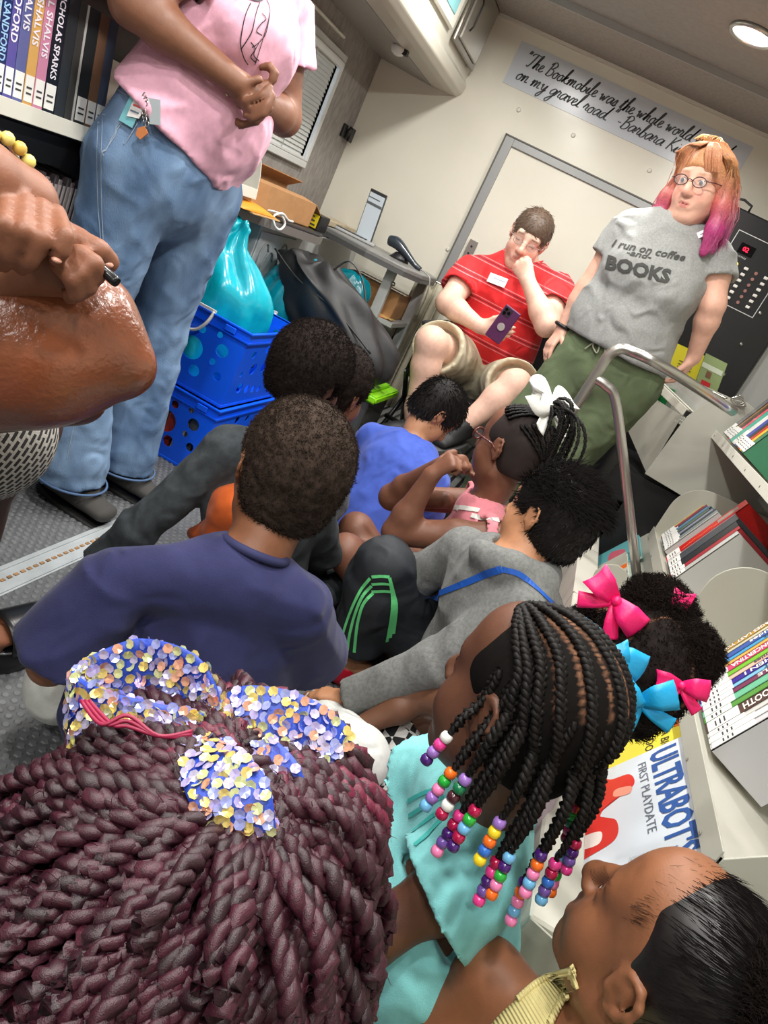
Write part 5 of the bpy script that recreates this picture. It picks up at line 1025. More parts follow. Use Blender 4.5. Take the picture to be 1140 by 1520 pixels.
def add_foot(B, ank, toe, s=1.0):
    ank, toe = np.asarray(ank, float), np.asarray(toe, float); d = unit(toe - ank); up = unit(V(0, 0, 1) - d * d[2]); lat = np.cross(d, up)
    heel = ank - d * .035 * s - up * .05 * s; B.cone(ank, heel, .033 * s, .03 * s, .02 * s); B.econe(heel, toe - d * .05 * s, .03 * s, .025 * s, .042 * s, .018 * s, lat, .02 * s); B.cone(ank, toe - d * .06 * s, .033 * s, .02 * s, .02 * s)
    for i, o in enumerate((-.028, -.012, .002, .015, .027)): B.cone(toe - d * .05 * s + lat * o * s, toe - d * (.004 + .006 * i) * s + lat * o * 1.1 * s, .010 * s, (.011 - .001 * i) * s, .004 * s)
def limb(B, pts, rs, k=.025): B.chain(pts, rs, k)
def skin_mesh(B, root, base, H=None, paint=None, name='body', **hp):
    Vt, F_ = B.mesh(); C_ = np.tile(np.array(base, float), (len(Vt), 1)) * (1 + .05 * wav(Vt, 25, 3))[:, None]
    if H is not None: C_ = head_paint(C_, Vt, H, **hp)
    if paint: C_ = paint(Vt, C_)
    return mobj(name, Vt, F_, M_skin, root, True, col=np.clip(C_, 0, 1))
def cloth_mesh(B, name, m, root, amp=.004, freq=22, seed=1, stretch=None, label=None):
    Vt, F_ = B.mesh(); Vt = folds(Vt, F_, amp, freq, seed, stretch); return mobj(name, Vt, F_, m, root, True, label=label)
def cap_hair(H, t=.008, front=.072, nape=-.062, ear=.02, h=.005, B=None, crop_front=None):
    """scalp-hugging hair volume"""
    B = B or Body(h); s = H.s; P = H.P; ax = H.ax()
    B.ell(P(0, -.014, .044), np.array([.0745 + t, .094 + t, .0825 + t]) * s, ax, .01)
    B.ell(P(0, -.035, -.02), np.array([.058 + t, .055 + t, .062]) * s, ax, .03 * s)
    # face cut, sideburn cut, nape cut
    B.ell(P(0, .135, -.02), np.array([.082, .088, front + .02]) * s, ax, .012 * s, 's')
    B.ell(P(0, .10, -.09), np.array([.12, .095, .12]) * s, ax, .008 * s, 's')
    for q in (1, -1): B.ell(P(q * .09, .0, -.012), np.array([.03, .030, .040]) * s, ax, .008 * s, 's')
    lo, hi = H.c - .2 * s, H.c + .2 * s; B.plane(P(0, 0, nape), -H.u, lo, hi, .008)
    return B
def sample(Vt, N, n, seed=0, mask=None):
    r = np.random.default_rng(seed); idx = np.arange(len(Vt)) if mask is None else np.nonzero(mask)[0]; i = r.choice(idx, n); return Vt[i] + r.normal(size=(n, 3)) * .0012, N[i]
def curls(name, Vt, N, n, m, parent, ln=.012, r=.0006, curl=.004, seed=0, S=6, mask=None, col=None):
    P, D = sample(Vt, N, n, seed, mask); q = np.random.default_rng(seed + 1); a0 = q.uniform(0, 6.28, (n, 1)); U = np.cross(D, q.normal(size=(n, 3))); U /= np.linalg.norm(U, axis=1, keepdims=True); W = np.cross(D, U)
    t = np.linspace(0, 1, S)[None, :, None]; a = a0[..., None] + t * 5.5; paths = P[:, None] + D[:, None] * (t * ln - .002) + (U[:, None] * np.cos(a) + W[:, None] * np.sin(a)) * curl * np.minimum(t * 2, 1)
    return strands(name, paths, r * 1.3, m, parent, 2)
def combed(name, Vt, N, n, m, parent, dirf, ln=.04, r=.0005, lift=.3, seed=0, S=6, mask=None, jit=.25, colf=None, drop=0):
    P, D = sample(Vt, N, n, seed, mask); q = np.random.default_rng(seed + 2); T = dirf(P); T = T - D * (T * D).sum(1, keepdims=True) * .8; T /= np.linalg.norm(T, axis=1, keepdims=True) + 1e-9; T = T + q.normal(size=T.shape) * jit
    L = ln * q.uniform(.6, 1.15, (n, 1, 1)); t = np.linspace(0, 1, S)[None, :, None]
    paths = P[:, None] - D[:, None] * .002 + D[:, None] * L * lift * np.sin(t * 1.9) + T[:, None] * L * t - V(0, 0, 1) * drop * L * t ** 2
    return strands(name, paths, r * 1.2, m, parent, 2, col=colf(P, paths) if colf else None)
def ellp(H, d, add=0.0):
    """point on the scalp in head direction d"""
    d = unit(d); r = np.array([.0745, .094, .0825]); k = 1 / math.sqrt(sum((d[i] / r[i]) ** 2 for i in range(3))); p = d * (k + add) + np.array([0, -.012, .042]); return H.P(*p)
def arc_dir(d0, d1, t):
    d0, d1 = unit(d0), unit(d1); w_ = math.acos(max(-1, min(1, d0 @ d1))) + 1e-6; return (d0 * math.sin((1 - t) * w_) + d1 * math.sin(t * w_)) / math.sin(w_)
def ribbon(pts, wdir, wd, name, m, parent, thick=.0008, waves=None):
    """pts centre line, wdir(i) or vector across, wd width (number or list)"""
    P = catmull(pts, 6); n = len(P); wl = np.interp(np.linspace(0, 1, n), np.linspace(0, 1, len(wd)), wd) if hasattr(wd, '__len__') else [wd] * n; b = MB(); vs = []
    for i, p in enumerate(P):
        t = unit(P[min(i + 1, n - 1)] - P[max(i - 1, 0)]); a = unit(np.asarray(wdir, float) - t * (np.asarray(wdir, float) @ t)); nn = np.cross(t, a)
        for j in range(5): q = j / 4 - .5; vs.append(p + a * wl[i] * q + nn * (1 - 4 * q * q) * wl[i] * .08)
    b.add(vs, [(i * 5 + j, (i + 1) * 5 + j, (i + 1) * 5 + j + 1, i * 5 + j + 1) for i in range(n - 1) for j in range(4)], True); return b.build(name, m, parent, solid=thick)
def bow(c, side, up, out, size, m, root, kind='hair_bow', label=None, tails=True):
    c, side, out = np.asarray(c, float), unit(side), unit(out); up = unit(up); s = size
    k = MB(); k.ball(c + out * .006 * s / .05, (.008 * s / .05,) * 3, 10); kn = k.build(kind, m, root, label=label)
    for q in (1, -1):
        ribbon([c, c + side * q * s * .5 + out * s * .45, c + side * q * s * 1.0 + out * s * .25, c + side * q * s * .85 - out * s * .05, c + side * q * s * .35 - out * s * .02, c], up, [s * .3, s * .75, s * .85, s * .8, s * .6, s * .3], 'loop', m, kn)
        if tails: ribbon([c, c + side * q * s * .35 - up * s * .45 + out * s * .15, c + side * q * s * .75 - up * s * .85 + out * s * .05], side * .6 + up * .6 * q, [s * .25, s * .4, s * .5], 'tail', m, kn)
    return kn
def L3(a, b, t): return np.asarray(a, float) * (1 - t) + np.asarray(b, float) * t
Zu = V(0, 0, 1)
def trunk(B, J, t=0.0, s=1.0, k=.04):
    """J: pel, chest, nb (base of neck), sl, sr, lat, w=(pelvis,waist,chest half widths), d=(depths)"""
    w_, d_ = [x + t for x in J['w']], [x + t for x in J['d']]; pel, ch, nb = J['pel'], J['chest'], J['nb']; wa = J.get('waist', L3(pel, ch, .45)); lat = J['lat']
    B.econe(pel, wa, w_[0], d_[0], w_[1], d_[1], lat, k); B.econe(wa, ch, w_[1], d_[1], w_[2], d_[2], lat, k); B.econe(ch, L3(ch, nb, .72), w_[2], d_[2], w_[2] * .72, d_[2] * .72, lat, k)
    r = J.get('shr', .045 * s) + t
    B.chain([J['sl'], L3(L3(J['sl'], J['sr'], .5), nb, .55), J['sr']], [r, r * 1.05, r], k)
def arm(B, J, side, t=0.0, s=1.0, k=.02):
    sh, el, wr = J['s' + side], J['e' + side], J['w' + side]; R = J.get('ar', (.046, .038, .034, .024)); R = [x * s + t for x in R]
    B.chain([sh, L3(sh, el, .4), el], [R[0], R[0] * 1.0, R[1]], k); B.chain([el, L3(el, wr, .3), wr], [R[1], R[2] * 1.08, R[3]], k)
def sleeve(B, J, side, frac, t, s=1.0, flare=.012, cav=True):
    sh, el, wr = J['s' + side], J['e' + side], J['w' + side]; R = J.get('ar', (.046, .038, .034, .024)); R = [x * s for x in R]
    if frac <= 1: end = L3(sh, el, frac); B.flat(L3(sh, end, .0), end, R[0] + t + .004, R[0] * (1 - frac) + R[1] * frac + t + flare, .018); a_ = sh; rr = R[0] * (1 - frac) + R[1] * frac
    else:
        B.cone(sh, el, R[0] + t, R[1] + t, .03); end = L3(el, wr, frac - 1); B.flat(el, end, R[1] + t, R[3] + t + flare, .03); a_ = el; rr = R[3]
    if cav: v = unit(end - a_); B._cav = getattr(B, '_cav', []) + [(end - v * .05, end + v * .02, rr + .004, rr + t + flare - .004)]
def cavities(B):
    for a, b, r0, r1 in getattr(B, '_cav', []): B.flat(a, b, r0, r1, .004, 's')
def neck(B, J, H, s=1.0, r=.05): B.chain([J['nb'] - Zu * .02, L3(J['nb'], H.P(0, -.02, -.05), .6), H.P(0, -.015, -.03)], [r * 1.15 * s, r * s, r * s], .03 * s)
def shirt(root, J, m, name='shirt', t=.012, fr=(.5, .5), s=1.0, h=.006, amp=.005, freq=18, seed=1, hem=None, neckr=.062, neck_at=None, arms='lr', extra=None, stretch=None, flare=.012, drop=0.0):
    B = Body(h); trunk(B, J, t, s)
    if hem is not None: B.econe(J['pel'] + (hem - J['pel']) * 1.0, J['pel'], J['w'][0] + t + .012, J['d'][0] + t + .010, J['w'][0] + t, J['d'][0] + t, J['lat'], .03)
    for q, f in zip(arms, fr): sleeve(B, J, q, f, t, s, flare)
    if extra: extra(B)
    n = neck_at if neck_at is not None else J['nb'] + Zu * .018
    ax = unit(unit(J['H'].c - J['nb']) + Zu * 1.2); B.cone(n, n + ax * .12, neckr * s, (neckr + .03) * s, .006, 's'); cavities(B)
    return cloth_mesh(B, name, m, root, amp, freq, seed, stretch)
def collar(root, J, m, r=.056, s=1.0, th=.006, name='collar', fwd=None, at=None):
    ax = unit(unit(J['H'].c - J['nb']) + Zu * 1.2); c = (J['nb'] + Zu * .018) if at is None else at; u = unit(J['lat'] - ax * (J['lat'] @ ax)); v = np.cross(ax, u); f = J['H'].f if fwd is None else fwd
    b = MB(); b.tube([c + (u * math.cos(a) + v * math.sin(a)) * r * s - ax * .012 * max(0, (u * math.cos(a) + v * math.sin(a)) @ f) for a in np.linspace(0, math.tau, 33)[:-1]], th, 8, closed=True); return b.build(name, m, root)
def trousers(root, J, m, name='trousers', t=.012, s=1.0, fr=(1.95, 1.95), h=.007, amp=.006, freq=16, seed=3, legs='lr', hipr=.075, R=(.078, .056, .040, .03), flare=.01, hipw=None, cav=True, stretch=None, extra=None):
    B = Body(h); B.econe(J['pel'] - Zu * .02, J['pel'] + (J['chest'] - J['pel']) * .18, J['w'][0] + t, J['d'][0] + t, J['w'][0] + t, J['d'][0] + t, J['lat'], .03)
    for q, f in zip(legs, fr):
        hp, kn, an = J['h' + q], J['k' + q], J['a' + q]; r = [x * s + t for x in R]
        if f <= 1: end = L3(hp, kn, f); B.flat(hp, end, r[0], r[0] * (1 - f) + r[1] * f + flare, .04); v = unit(end - hp); B._cav = getattr(B, '_cav', []) + [(end - v * .06, end + v * .02, r[1] - t + .004, r[0] * (1 - f) + r[1] * f + flare - .004)]; B.ell(hp, r[0] * 1.02, None, .04)
        else:
            B.cone(hp, kn, r[0], r[1], .04); end = L3(kn, an, f - 1); B.cone(kn, L3(kn, end, .3), r[1], r[2] * 1.1, .03); B.flat(L3(kn, end, .25), end, r[2] * 1.1, r[3] + flare, .03)
            if cav: v = unit(end - kn); B._cav = getattr(B, '_cav', []) + [(end - v * .05, end + v * .02, r[3] - t + .006, r[3] + flare - .005)]
    if extra: extra(B)
    cavities(B); return cloth_mesh(B, name, m, root, amp, freq, seed, stretch)
def legs(B, J, s=1.0, R=(.078, .056, .045, .030), q='lr', k=.03):
    for x in q:
        hp, kn, an = J['h' + x], J['k' + x], J['a' + x]; B.chain([hp, kn], [R[0] * s, R[1] * s], k); B.chain([kn, L3(kn, an, .3), an], [R[1] * s, R[2] * s, R[3] * s], k)
def shoe(root, ank, toe, m, s=1.0, name='shoe', sole=None, h=.005):
    ank, toe = np.asarray(ank, float), np.asarray(toe, float); d = unit((toe - ank) * V(1, 1, .3)); up = unit(Zu - d * d[2]); lat = np.cross(d, up); B = Body(h)
    B.econe(ank - d * .03 * s - up * .035 * s, toe - d * .03 * s + up * .0, .036 * s, .032 * s, .044 * s, .022 * s, lat, .02); B.cone(ank + up * .01, L3(ank, toe, .4), .042 * s, .032 * s, .03); B.flat(ank, ank + up * .08, .03 * s, .036 * s, .004, 's')
    o = cloth_mesh(B, name, m, root, .001, 30, 4); b = MB(); P_ = []
    for a in np.linspace(0, math.tau, 25)[:-1]:
        L_ = np.linalg.norm(toe - ank); c = L3(ank, toe, .45); P_.append(c + d * math.cos(a) * (L_ * .55 + .045 * s) + lat * math.sin(a) * .046 * s * (1 + .12 * math.cos(a)) - up * .075 * s * 1.0)
    z0 = min(p[2] for p in P_); P_ = [V(p[0], p[1], p[2]) for p in P_]
    b.prism(P_, up * .022 * s).build('sole', sole or m, o, bevel=.004); return o
def person(label, base, name='person'): return thing(name, label, 'person', base)
DK = rgb(84, 54, 42); MD = rgb(120, 80, 60); TN = rgb(176, 126, 94); PL = rgb(226, 184, 164)
# ---------------------------------------------------------------- woman in pink T-shirt and flared jeans
def woman_pink():
    root = person('standing woman in pink T-shirt and flared blue jeans, hands clasped, head out of frame', (-1.12, 1.8, 0)); X = -1.10
    H = Fr(V(-1.02, 1.80, 1.60), (1, .15, -.25), (0, 0, 1), .98)
    J = dict(pel=V(-1.135, 1.775, .93), waist=V(-1.12, 1.78, 1.06), chest=V(-1.10, 1.79, 1.26), nb=V(-1.08, 1.80, 1.43), sl=V(-1.10, 1.975, 1.40), sr=V(-1.09, 1.61, 1.40), lat=V(0, 1, 0), w=(.195, .175, .16), d=(.13, .12, .12), H=H,
        er=PY(196, 5, 1.52), wr=PY(350, 122, 1.63), el=V(-1.02, 2.03, 1.16), wl=PY(385, 150, 1.78), hl=V(-1.11, 1.90, .90), hr=V(-1.15, 1.665, .90), kl=V(-1.10, 1.92, .50), kr=V(-1.14, 1.665, .50), al=V(-1.06, 1.90, .09), ar_=V(-1.07, 1.68, .09), ar=(.055, .044, .040, .028))
    J['ar_'] = J['ar_']; Jl = dict(J); 
    B = Body(.0052); trunk(B, J, -.005); arm(B, J, 'r'); arm(B, J, 'l'); neck(B, J, H); add_head(B, H)
    B.chain([J['hl'], J['kl'], J['al']], [.085, .055, .035], .03).chain([J['hr'], J['kr'], J['ar_']], [.085, .055, .035], .03)
    # hands clasped: right hand over the left, fingers wrapped
    wr, wl = J['wr'], J['wl']
    c = PY(372, 148, 1.67)
    B.ell(L3(wr, c, .6), (.027, .020, .036), None, .02); 
    F1 = [[(362, 112), (343, 108), (336, 128), (345, 137)], [(385, 118), (368, 122), (350, 135), (338, 139)], [(400, 130), (388, 142), (366, 150), (350, 148)], [(404, 142), (396, 156), (378, 163), (362, 160)], [(400, 156), (392, 168), (376, 176), (364, 172)]]
    for i, f in enumerate(F1): B.chain([PY(x, y, 1.645 - .012 * (1 if j in (1, 2) else 0)) for j, (x, y) in enumerate(f)], [.0098, .0092, .0086, .0075], .002)
    B.ell(PY(388, 142, 1.69), (.022, .022, .034), None, .02)
    for f in [[(400, 160), (380, 180), (358, 186), (346, 176)], [(404, 120), (408, 108), (400, 98), (388, 100)], [(352, 92), (346, 82), (352, 76)]]: B.chain([PY(x, y, 1.69) for x, y in f], [.0105, .0095, .009, .008][:len(f)], .005)
    B.cone(wl, PY(390, 150, 1.72), .028, .03, .02)
    skin_mesh(B, root, MD, H)
    rg = MB(); p = PY(384, 153, 1.642); rg.tube([p + V(.011 * math.cos(a), 0, .011 * math.sin(a)) for a in np.linspace(0, math.tau, 17)[:-1]], .0016, 6, closed=True); rg.build('ring', mat('gold', rgb(220, 180, 110), .2, .9), root)
    nl = MB(); nl.ball(PY(338, 138, 1.64), (.006, .003, .007), 8); nl.build('fingernail', cmat('pale_green_nail', 190, 206, 150, .2), root)
    mp = fabric('pink_jersey', 226, 172, 192)
    def ex(B):
        B.econe(V(-1.15, 1.765, .985), J['waist'], .235, .155, .205, .145, J['lat'], .04); B.ell(V(-1.0, 1.75, 1.27), (.07, .15, .08), None, .05); B.ell(V(-1.015, 1.79, 1.08), (.07, .14, .09), None, .06)
        B.plane(V(-1.115, 1.80, .975), (-.36, -.25, -1), V(-1.6, 1.3, .7), V(-.7, 2.3, 1.13), .003)
    sh = shirt(root, J, mp, t=.02, fr=(.55, .40), amp=.009, freq=15, seed=5, arms='lr', extra=ex, stretch=(1, 1, 1.6))
    put_print(sh, [(PY(385, -2, 1.5), PY(414, -2, 1.5))], None)
    # printed line figure on the shirt front
    lines = [[(372, 5), (365, 20), (360, 40), (357, 65), (362, 85), (368, 95)], [(385, 4), (378, 25), (374, 45), (366, 60), (358, 72)], [(395, 0), (400, 15), (396, 35), (390, 55), (384, 75), (378, 95)], [(388, 20), (394, 28), (386, 36), (380, 46), (388, 52)], [(400, 20), (394, 48), (386, 60), (374, 70)], [(372, 62), (378, 72), (372, 84), (380, 92)], [(384, 62), (376, 80), (384, 90)]]
    print_lines(sh, lines, 1.5, .0022, cmat('shirt_ink', 40, 34, 40, .6), root)
    print_lines(sh, [[(345, -3), (352, -1), (358, -3)], [(362, -6), (370, -1), (382, 2), (390, -1)]], 1.5, .005, cmat('shirt_ink', 40, 34, 40, .6), root)
    mj = wrinkle(mat('blue_denim', rgb(84, 114, 152), .85, noise=.22, nscale=9, bump=.5, bscale=500, stretch=(1, 1, .35), col2=rgb(124, 152, 184)))
    J2 = dict(J); J2['ar'] = None; Jt = dict(J); Jt['ar'] = J['ar_']
    def ej(B):
        B.econe(V(-1.135, 1.775, .90), V(-1.13, 1.775, 1.02), .205, .14, .195, .135, J['lat'], .03); B.ell(V(-1.22, 1.775, .90), (.07, .165, .10), None, .04)
        for a, b in ((J['kl'], J['al']), (J['kr'], J['ar_'])): B.flat(L3(a, b, .05), V(b[0] + .005, b[1], .075), .058, .092, .03)
        B.flat(J['al'] + V(.0, 0, .0), J['al'] - Zu * .1, .05, .08, .005, 's').flat(J['ar_'], J['ar_'] - Zu * .1, .05, .08, .005, 's')
    Jt['al'], Jt['ar'] = J['al'], J['ar_']
    tr = trousers(root, Jt, mj, 'jeans', t=.006, R=(.108, .070, .066, .07), flare=.01, fr=(1.9, 1.9), amp=.006, freq=20, seed=8, extra=ej, cav=False, stretch=(1, 1, 1.4))
    ms_ = cmat('pale_stitching', 150, 164, 180, .8)
    for c_ in ((J['al'], 1), (J['ar_'], 1)):
        b = MB(); b.tube([V(c_[0][0] + .006 + .0955 * math.cos(a), c_[0][1] + .0955 * math.sin(a), .083) for a in np.linspace(0, math.tau, 33)[:-1]], .0035, 6, closed=True); b.build('hem', cmat('denim_hem', 74, 100, 136, .8), tr)
    print_lines(tr, [[(146, 120), (147, 160), (145, 220), (146, 300), (150, 360), (150, 420), (138, 500), (120, 580), (100, 680)], [(152, 122), (153, 170), (151, 240), (152, 320), (156, 400)]], 1.4, .0018, ms_, tr, 'side_seam')
    print_lines(tr, [[(98, 112), (100, 150), (94, 190)], [(116, 106), (104, 140), (96, 200)], [(160, 122), (185, 140), (205, 142)]], 1.4, .0020, ms_, tr, 'pocket_stitch')
    p, n_ = hit(tr, 153, 121, 1.35); MB().ball(p + n_ * .002, (.008,) * 3, 8).build('rivet', M_steel, tr)
    for a, ty in ((J['al'], 'a'), (J['ar_'], 'b')): shoe(root, a + V(-.01, 0, -.005), V(a[0] + .165, a[1] + (.02 if ty == 'a' else .005), .035), cmat('black_knit', 62, 60, 58, .85), 1.0, 'shoe', cmat('shoe_sole', 34, 34, 34, .6))
    Bh = cap_hair(H, .02); cloth_mesh(Bh, 'hair', M_blackhair, root, .004, 40, 3); add_eyes(H, root)
    # badge reel with cards and key chain hanging at the pocket
    bd_ = thing('badge_cards', 'clipped badge cards with chain and orange charm on the jeans pocket', 'badge', PY(205, 165, 1.5))
    q = lambda x, y, Y: PY(x, y, Y)
    def card(c4, Y, col, nm, par=bd_, th=.0012): P4 = [q(x, y, Y) for x, y in c4]; return MB().prism(P4, (0, th, 0)).build(nm, cmat('card', *col, .25), par)
    Yc = hit(tr, 205, 165, 1.3)[0][1] - .012
    card(((198, 132), (218, 142), (196, 190), (176, 178)), Yc, (120, 190, 200), 'teal_card'); c2 = card(((202, 138), (222, 148), (206, 176), (188, 172)), Yc - .003, (228, 226, 224), 'photo_card')
    card(((220, 145), (238, 148), (238, 186), (222, 184)), Yc - .002, (170, 180, 184), 'clear_card')
    for k in range(3): card(((202 - k * 4, 146 + k * 8), (214 - k * 4, 151 + k * 8), (213 - k * 4, 153 + k * 8), (201 - k * 4, 148 + k * 8)), Yc - .0045, (90, 110, 130) if k != 1 else (200, 60, 60), 'card_print')
    b = MB()
    for i in range(8): c = q(214 + math.sin(i) * 2 + i * .3, 142 + i * 6, Yc - .006); b.tube([c + V(.004 * math.cos(a), .002 * (i % 2), .006 * math.sin(a)) for a in np.linspace(0, math.tau, 11)[:-1]], .0012, 5, closed=True)
    b.build('chain', M_steel, bd_); card(((204, 190), (214, 187), (219, 198), (208, 207), (201, 200)), Yc - .006, (196, 120, 70), 'orange_charm', th=.004)
# projection helpers: print / seams lie on the cloth where they are on the photographed thing
def bvh_of(o):
    me = o.data; org = wloc(o); return BVHTree.FromPolygons([v.co + org for v in me.vertices], [tuple(p.vertices) for p in me.polygons])
_bv = {}
def hit(o, x, y, Y=None, tree=None):
    if o.name not in _bv: _bv[o.name] = bvh_of(o)
    t = tree or _bv[o.name]; d = Vector(ray(x, y)).normalized(); r = t.ray_cast(Vector(O0), d)
    if r[0] is None: n = t.find_nearest(Vector(PY(x, y, Y or 1.5))); return np.array(n[0]), np.array(n[1])
    n = np.array(r[1]); n = n if n @ np.array(d) < 0 else -n; return np.array(r[0]), n
def print_lines(o, lines, Y, wd, m, parent, name='print_line'):
    b = MB()
    for ln in lines:
        pts = catmull([V(x, y, 0) for x, y in ln], 5); C_, N_ = [], []
        for p in pts: c, n = hit(o, p[0], p[1], Y); C_.append(c); N_.append(n)
        L = []; R_ = []
        for i in range(len(C_)): t = unit(C_[min(i + 1, len(C_) - 1)] - C_[max(i - 1, 0)]); s_ = unit(np.cross(N_[i], t)); L.append(C_[i] + s_ * wd / 2 + N_[i] * .0022); R_.append(C_[i] - s_ * wd / 2 + N_[i] * .0022)
        b.add(L + R_, [(i, i + len(L), i + 1 + len(L), i + 1) for i in range(len(L) - 1)])
    return b.build(name, m, parent)
def put_print(*a): return None
def print_text(o, txt, p0, p1, hpx, m, parent, Y, bold=.02, shear=0, name='lettering', sub=True):
    """flat lettering laid onto cloth between two picture points (baseline), letter height hpx"""
    vs, fs = text_mesh(txt, 1.0, bold=bold, shear=shear); bm = bmesh.new(); bv = [bm.verts.new(v) for v in vs]
    for f in fs:
        try: bm.faces.new([bv[i] for i in f])
        except ValueError: pass
    bmesh.ops.triangulate(bm, faces=bm.faces); bmesh.ops.subdivide_edges(bm, edges=[e for e in bm.edges if e.calc_length() > .12], cuts=2, use_grid_fill=False)
    bmesh.ops.triangulate(bm, faces=bm.faces); bm.verts.index_update(); vs = [tuple(v.co) for v in bm.verts]; fs = [tuple(v.index for v in f.verts) for f in bm.faces]; bm.free()
    x0, x1 = min(v[0] for v in vs), max(v[0] for v in vs); p0, p1 = V(*p0), V(*p1); r = p1 - p0; L = np.linalg.norm(r); r = r / L; u = V(r[1], -r[0]); W = []
    for v in vs: q = p0 + r * (v[0] - x0) / (x1 - x0) * L + u * v[1] * hpx / .7; c, n = hit(o, q[0], q[1], Y); W.append(c + n * .003)
    return mobj(name, W, fs, m, parent)
# ---------------------------------------------------------------- adult at the left edge with leather bag
def adult_bag():
    root = person('adult at left edge with folded hands, beaded bracelet, patterned skirt, black sandal', (-.9, .8, 0))
    H = Fr(V(-1.10, .70, 1.58), (1, .5, -.3), (0, 0, 1), .98)
    J = dict(pel=V(-1.02, .76, .90), chest=V(-1.12, .72, 1.22), nb=V(-1.15, .70, 1.42), sl=V(-1.22, .86, 1.38), sr=V(-1.10, .52, 1.38), lat=unit(V(-.3, 1, 0)), w=(.19, .17, .17), d=(.13, .12, .13), H=H, el=PD(-190, 225, 1.02), er=PD(-230, 420, .98), wl=PD(-28, 262, .83), wr=PD(-30, 430, .90), hl=V(-.98, .88, .86), hr=V(-.92, .72, .86), kl=PZ(-26, 690, .46), kr=V(-.9, .80, .46), al=PZ(-66, 905, .12), ar_=V(-.93, .84, .12), ar=(.056, .046, .042, .031))
    B = Body(.0034); arm(B, J, 'l'); arm(B, J, 'r'); D = .80
    def c(pts, rs, k=.002): B.chain([PD(x, y, d) for x, y, d in pts], rs, k)
    # upper hand: back of hand and four bent fingers, thumb hidden
    B.ell(PD(20, 286, .872), (.038, .030, .026), None, .02); B.cone(PD(-24, 268, .85), PD(40, 300, .862), .028, .022, .03)
    c([(12, 292, .822), (6, 332, .775), (-10, 372, .788), (-14, 392, .81)], [.0088, .0088, .0080, .0074], .0)
    c([(38, 298, .822), (34, 342, .770), (17, 378, .785), (4, 394, .81)], [.0088, .0088, .0080, .0074], .0)
    c([(62, 306, .822), (63, 354, .772), (46, 388, .782), (32, 398, .80)], [.0088, .0088, .0080, .0074], .0)
    c([(84, 316, .825), (96, 350, .775), (92, 372, .775), (84, 384, .785)], [.0088, .0088, .0080, .0074], .0)
    # lower hand: fist round the pen
    B.ell(PD(100, 385, .845), (.030, .034, .030), None, .02); B.cone(PD(10, 405, .87), PD(98, 388, .85), .028, .026, .03)
    c([(120, 360, .825), (146, 372, .815), (160, 388, .83)], [.0125, .0115, .0115])
    c([(118, 376, .80), (140, 392, .79), (143, 410, .80), (132, 414, .82)], [.0096, .0092, .0086, .008])
    c([(104, 384, .80), (124, 404, .79), (131, 426, .80), (122, 434, .82)], [.0096, .0092, .0086, .008])
    c([(88, 392, .80), (108, 414, .79), (114, 436, .80), (104, 440, .82)], [.0096, .0092, .0086, .008])
    B.cone(V(-.95, .74, 1.2), J['nb'], .1, .05, .02); neck(B, J, H); add_head(B, H)
    B.chain([J['hl'], J['kl'], J['al']], [.09, .055, .036], .03).chain([J['hr'], J['kr'], J['ar_']], [.09, .055, .036], .03)
    trunk(B, J, -.01); B.cone(J['al'], PZ(-20, 950, .07), .032, .035, .02)
    for i, (x, y) in enumerate(((34, 922), (30, 934), (24, 944), (16, 952))): B.cone(PZ(x - 32, y + 4, .085), PZ(x, y, .075), .014, .0115 - .001 * i, .004)
    skin_mesh(B, root, rgb(128, 82, 60), H)
    for x, y, d, r in ((84, 386, .774, .0050), (38, 929, None, .007), (160, 392, .818, .006)):
        p = PD(x, y, d) if d else PZ(x - 4, y - 2, .089); MB().ball(p, (r, r, r * .55), 8).build('nail', cmat('pink_nail', 206, 150, 130, .15), root)
    b0 = PD(20, 256, .80); sp = []
    mb_ = [cmat('amber_bead', 208, 176, 84, .25), cmat('pale_bead', 224, 212, 120, .25)]
    br = thing('bead', '', 'x') if False else None
    wristc = L3(J['el'], J['wl'], 1.02); axd = unit(J['wl'] - J['el']); u_ = unit(np.cross(axd, Zu)); v_ = np.cross(axd, u_)
    pr = None
    for i in range(18):
        a = i / 18 * math.tau; p = PD(4, 268, .835) - axd * .012 + (u_ * math.cos(a) + v_ * math.sin(a)) * .0385
        o = MB().ball((0, 0, 0), .0068, 9)
        if i < 2: ob = MB().ball(p, .0068, 9).build('bracelet_bead', mb_[i], root); pr = (pr or []) + [(ob, p)]
        else: s_, p0 = pr[i % 2]; ob = s_.copy(); C.objects.link(ob); ob.location = Vector(s_.location) + Vector(p - p0)
    b = MB(); b.tube([PD(-2, 256, .83) - axd * .03 + (u_ * math.cos(a) + v_ * math.sin(a)) * .038 for a in np.linspace(0, math.tau, 25)[:-1]], .003, 6, closed=True); b.build('bangle', M_steel, root)
    # clothes
    msk = mat('black_white_weave_skirt', rgb(40, 38, 40), .9, bump=.6, bscale=300)
    nt = msk.node_tree; wv = nt.nodes.new('ShaderNodeTexBrick'); wv.inputs['Scale'].default_value = 60; wv.inputs['Color1'].default_value = (*rgb(40, 36, 38), 1); wv.inputs['Color2'].default_value = (*rgb(52, 48, 50), 1); wv.inputs['Mortar'].default_value = (*rgb(176, 172, 166), 1); wv.inputs['Mortar Smooth'].default_value = 0; wv.inputs['Brick Width'].default_value = .9; wv.inputs['Row Height'].default_value = .45; wv.inputs['Mortar Size'].default_value = .10
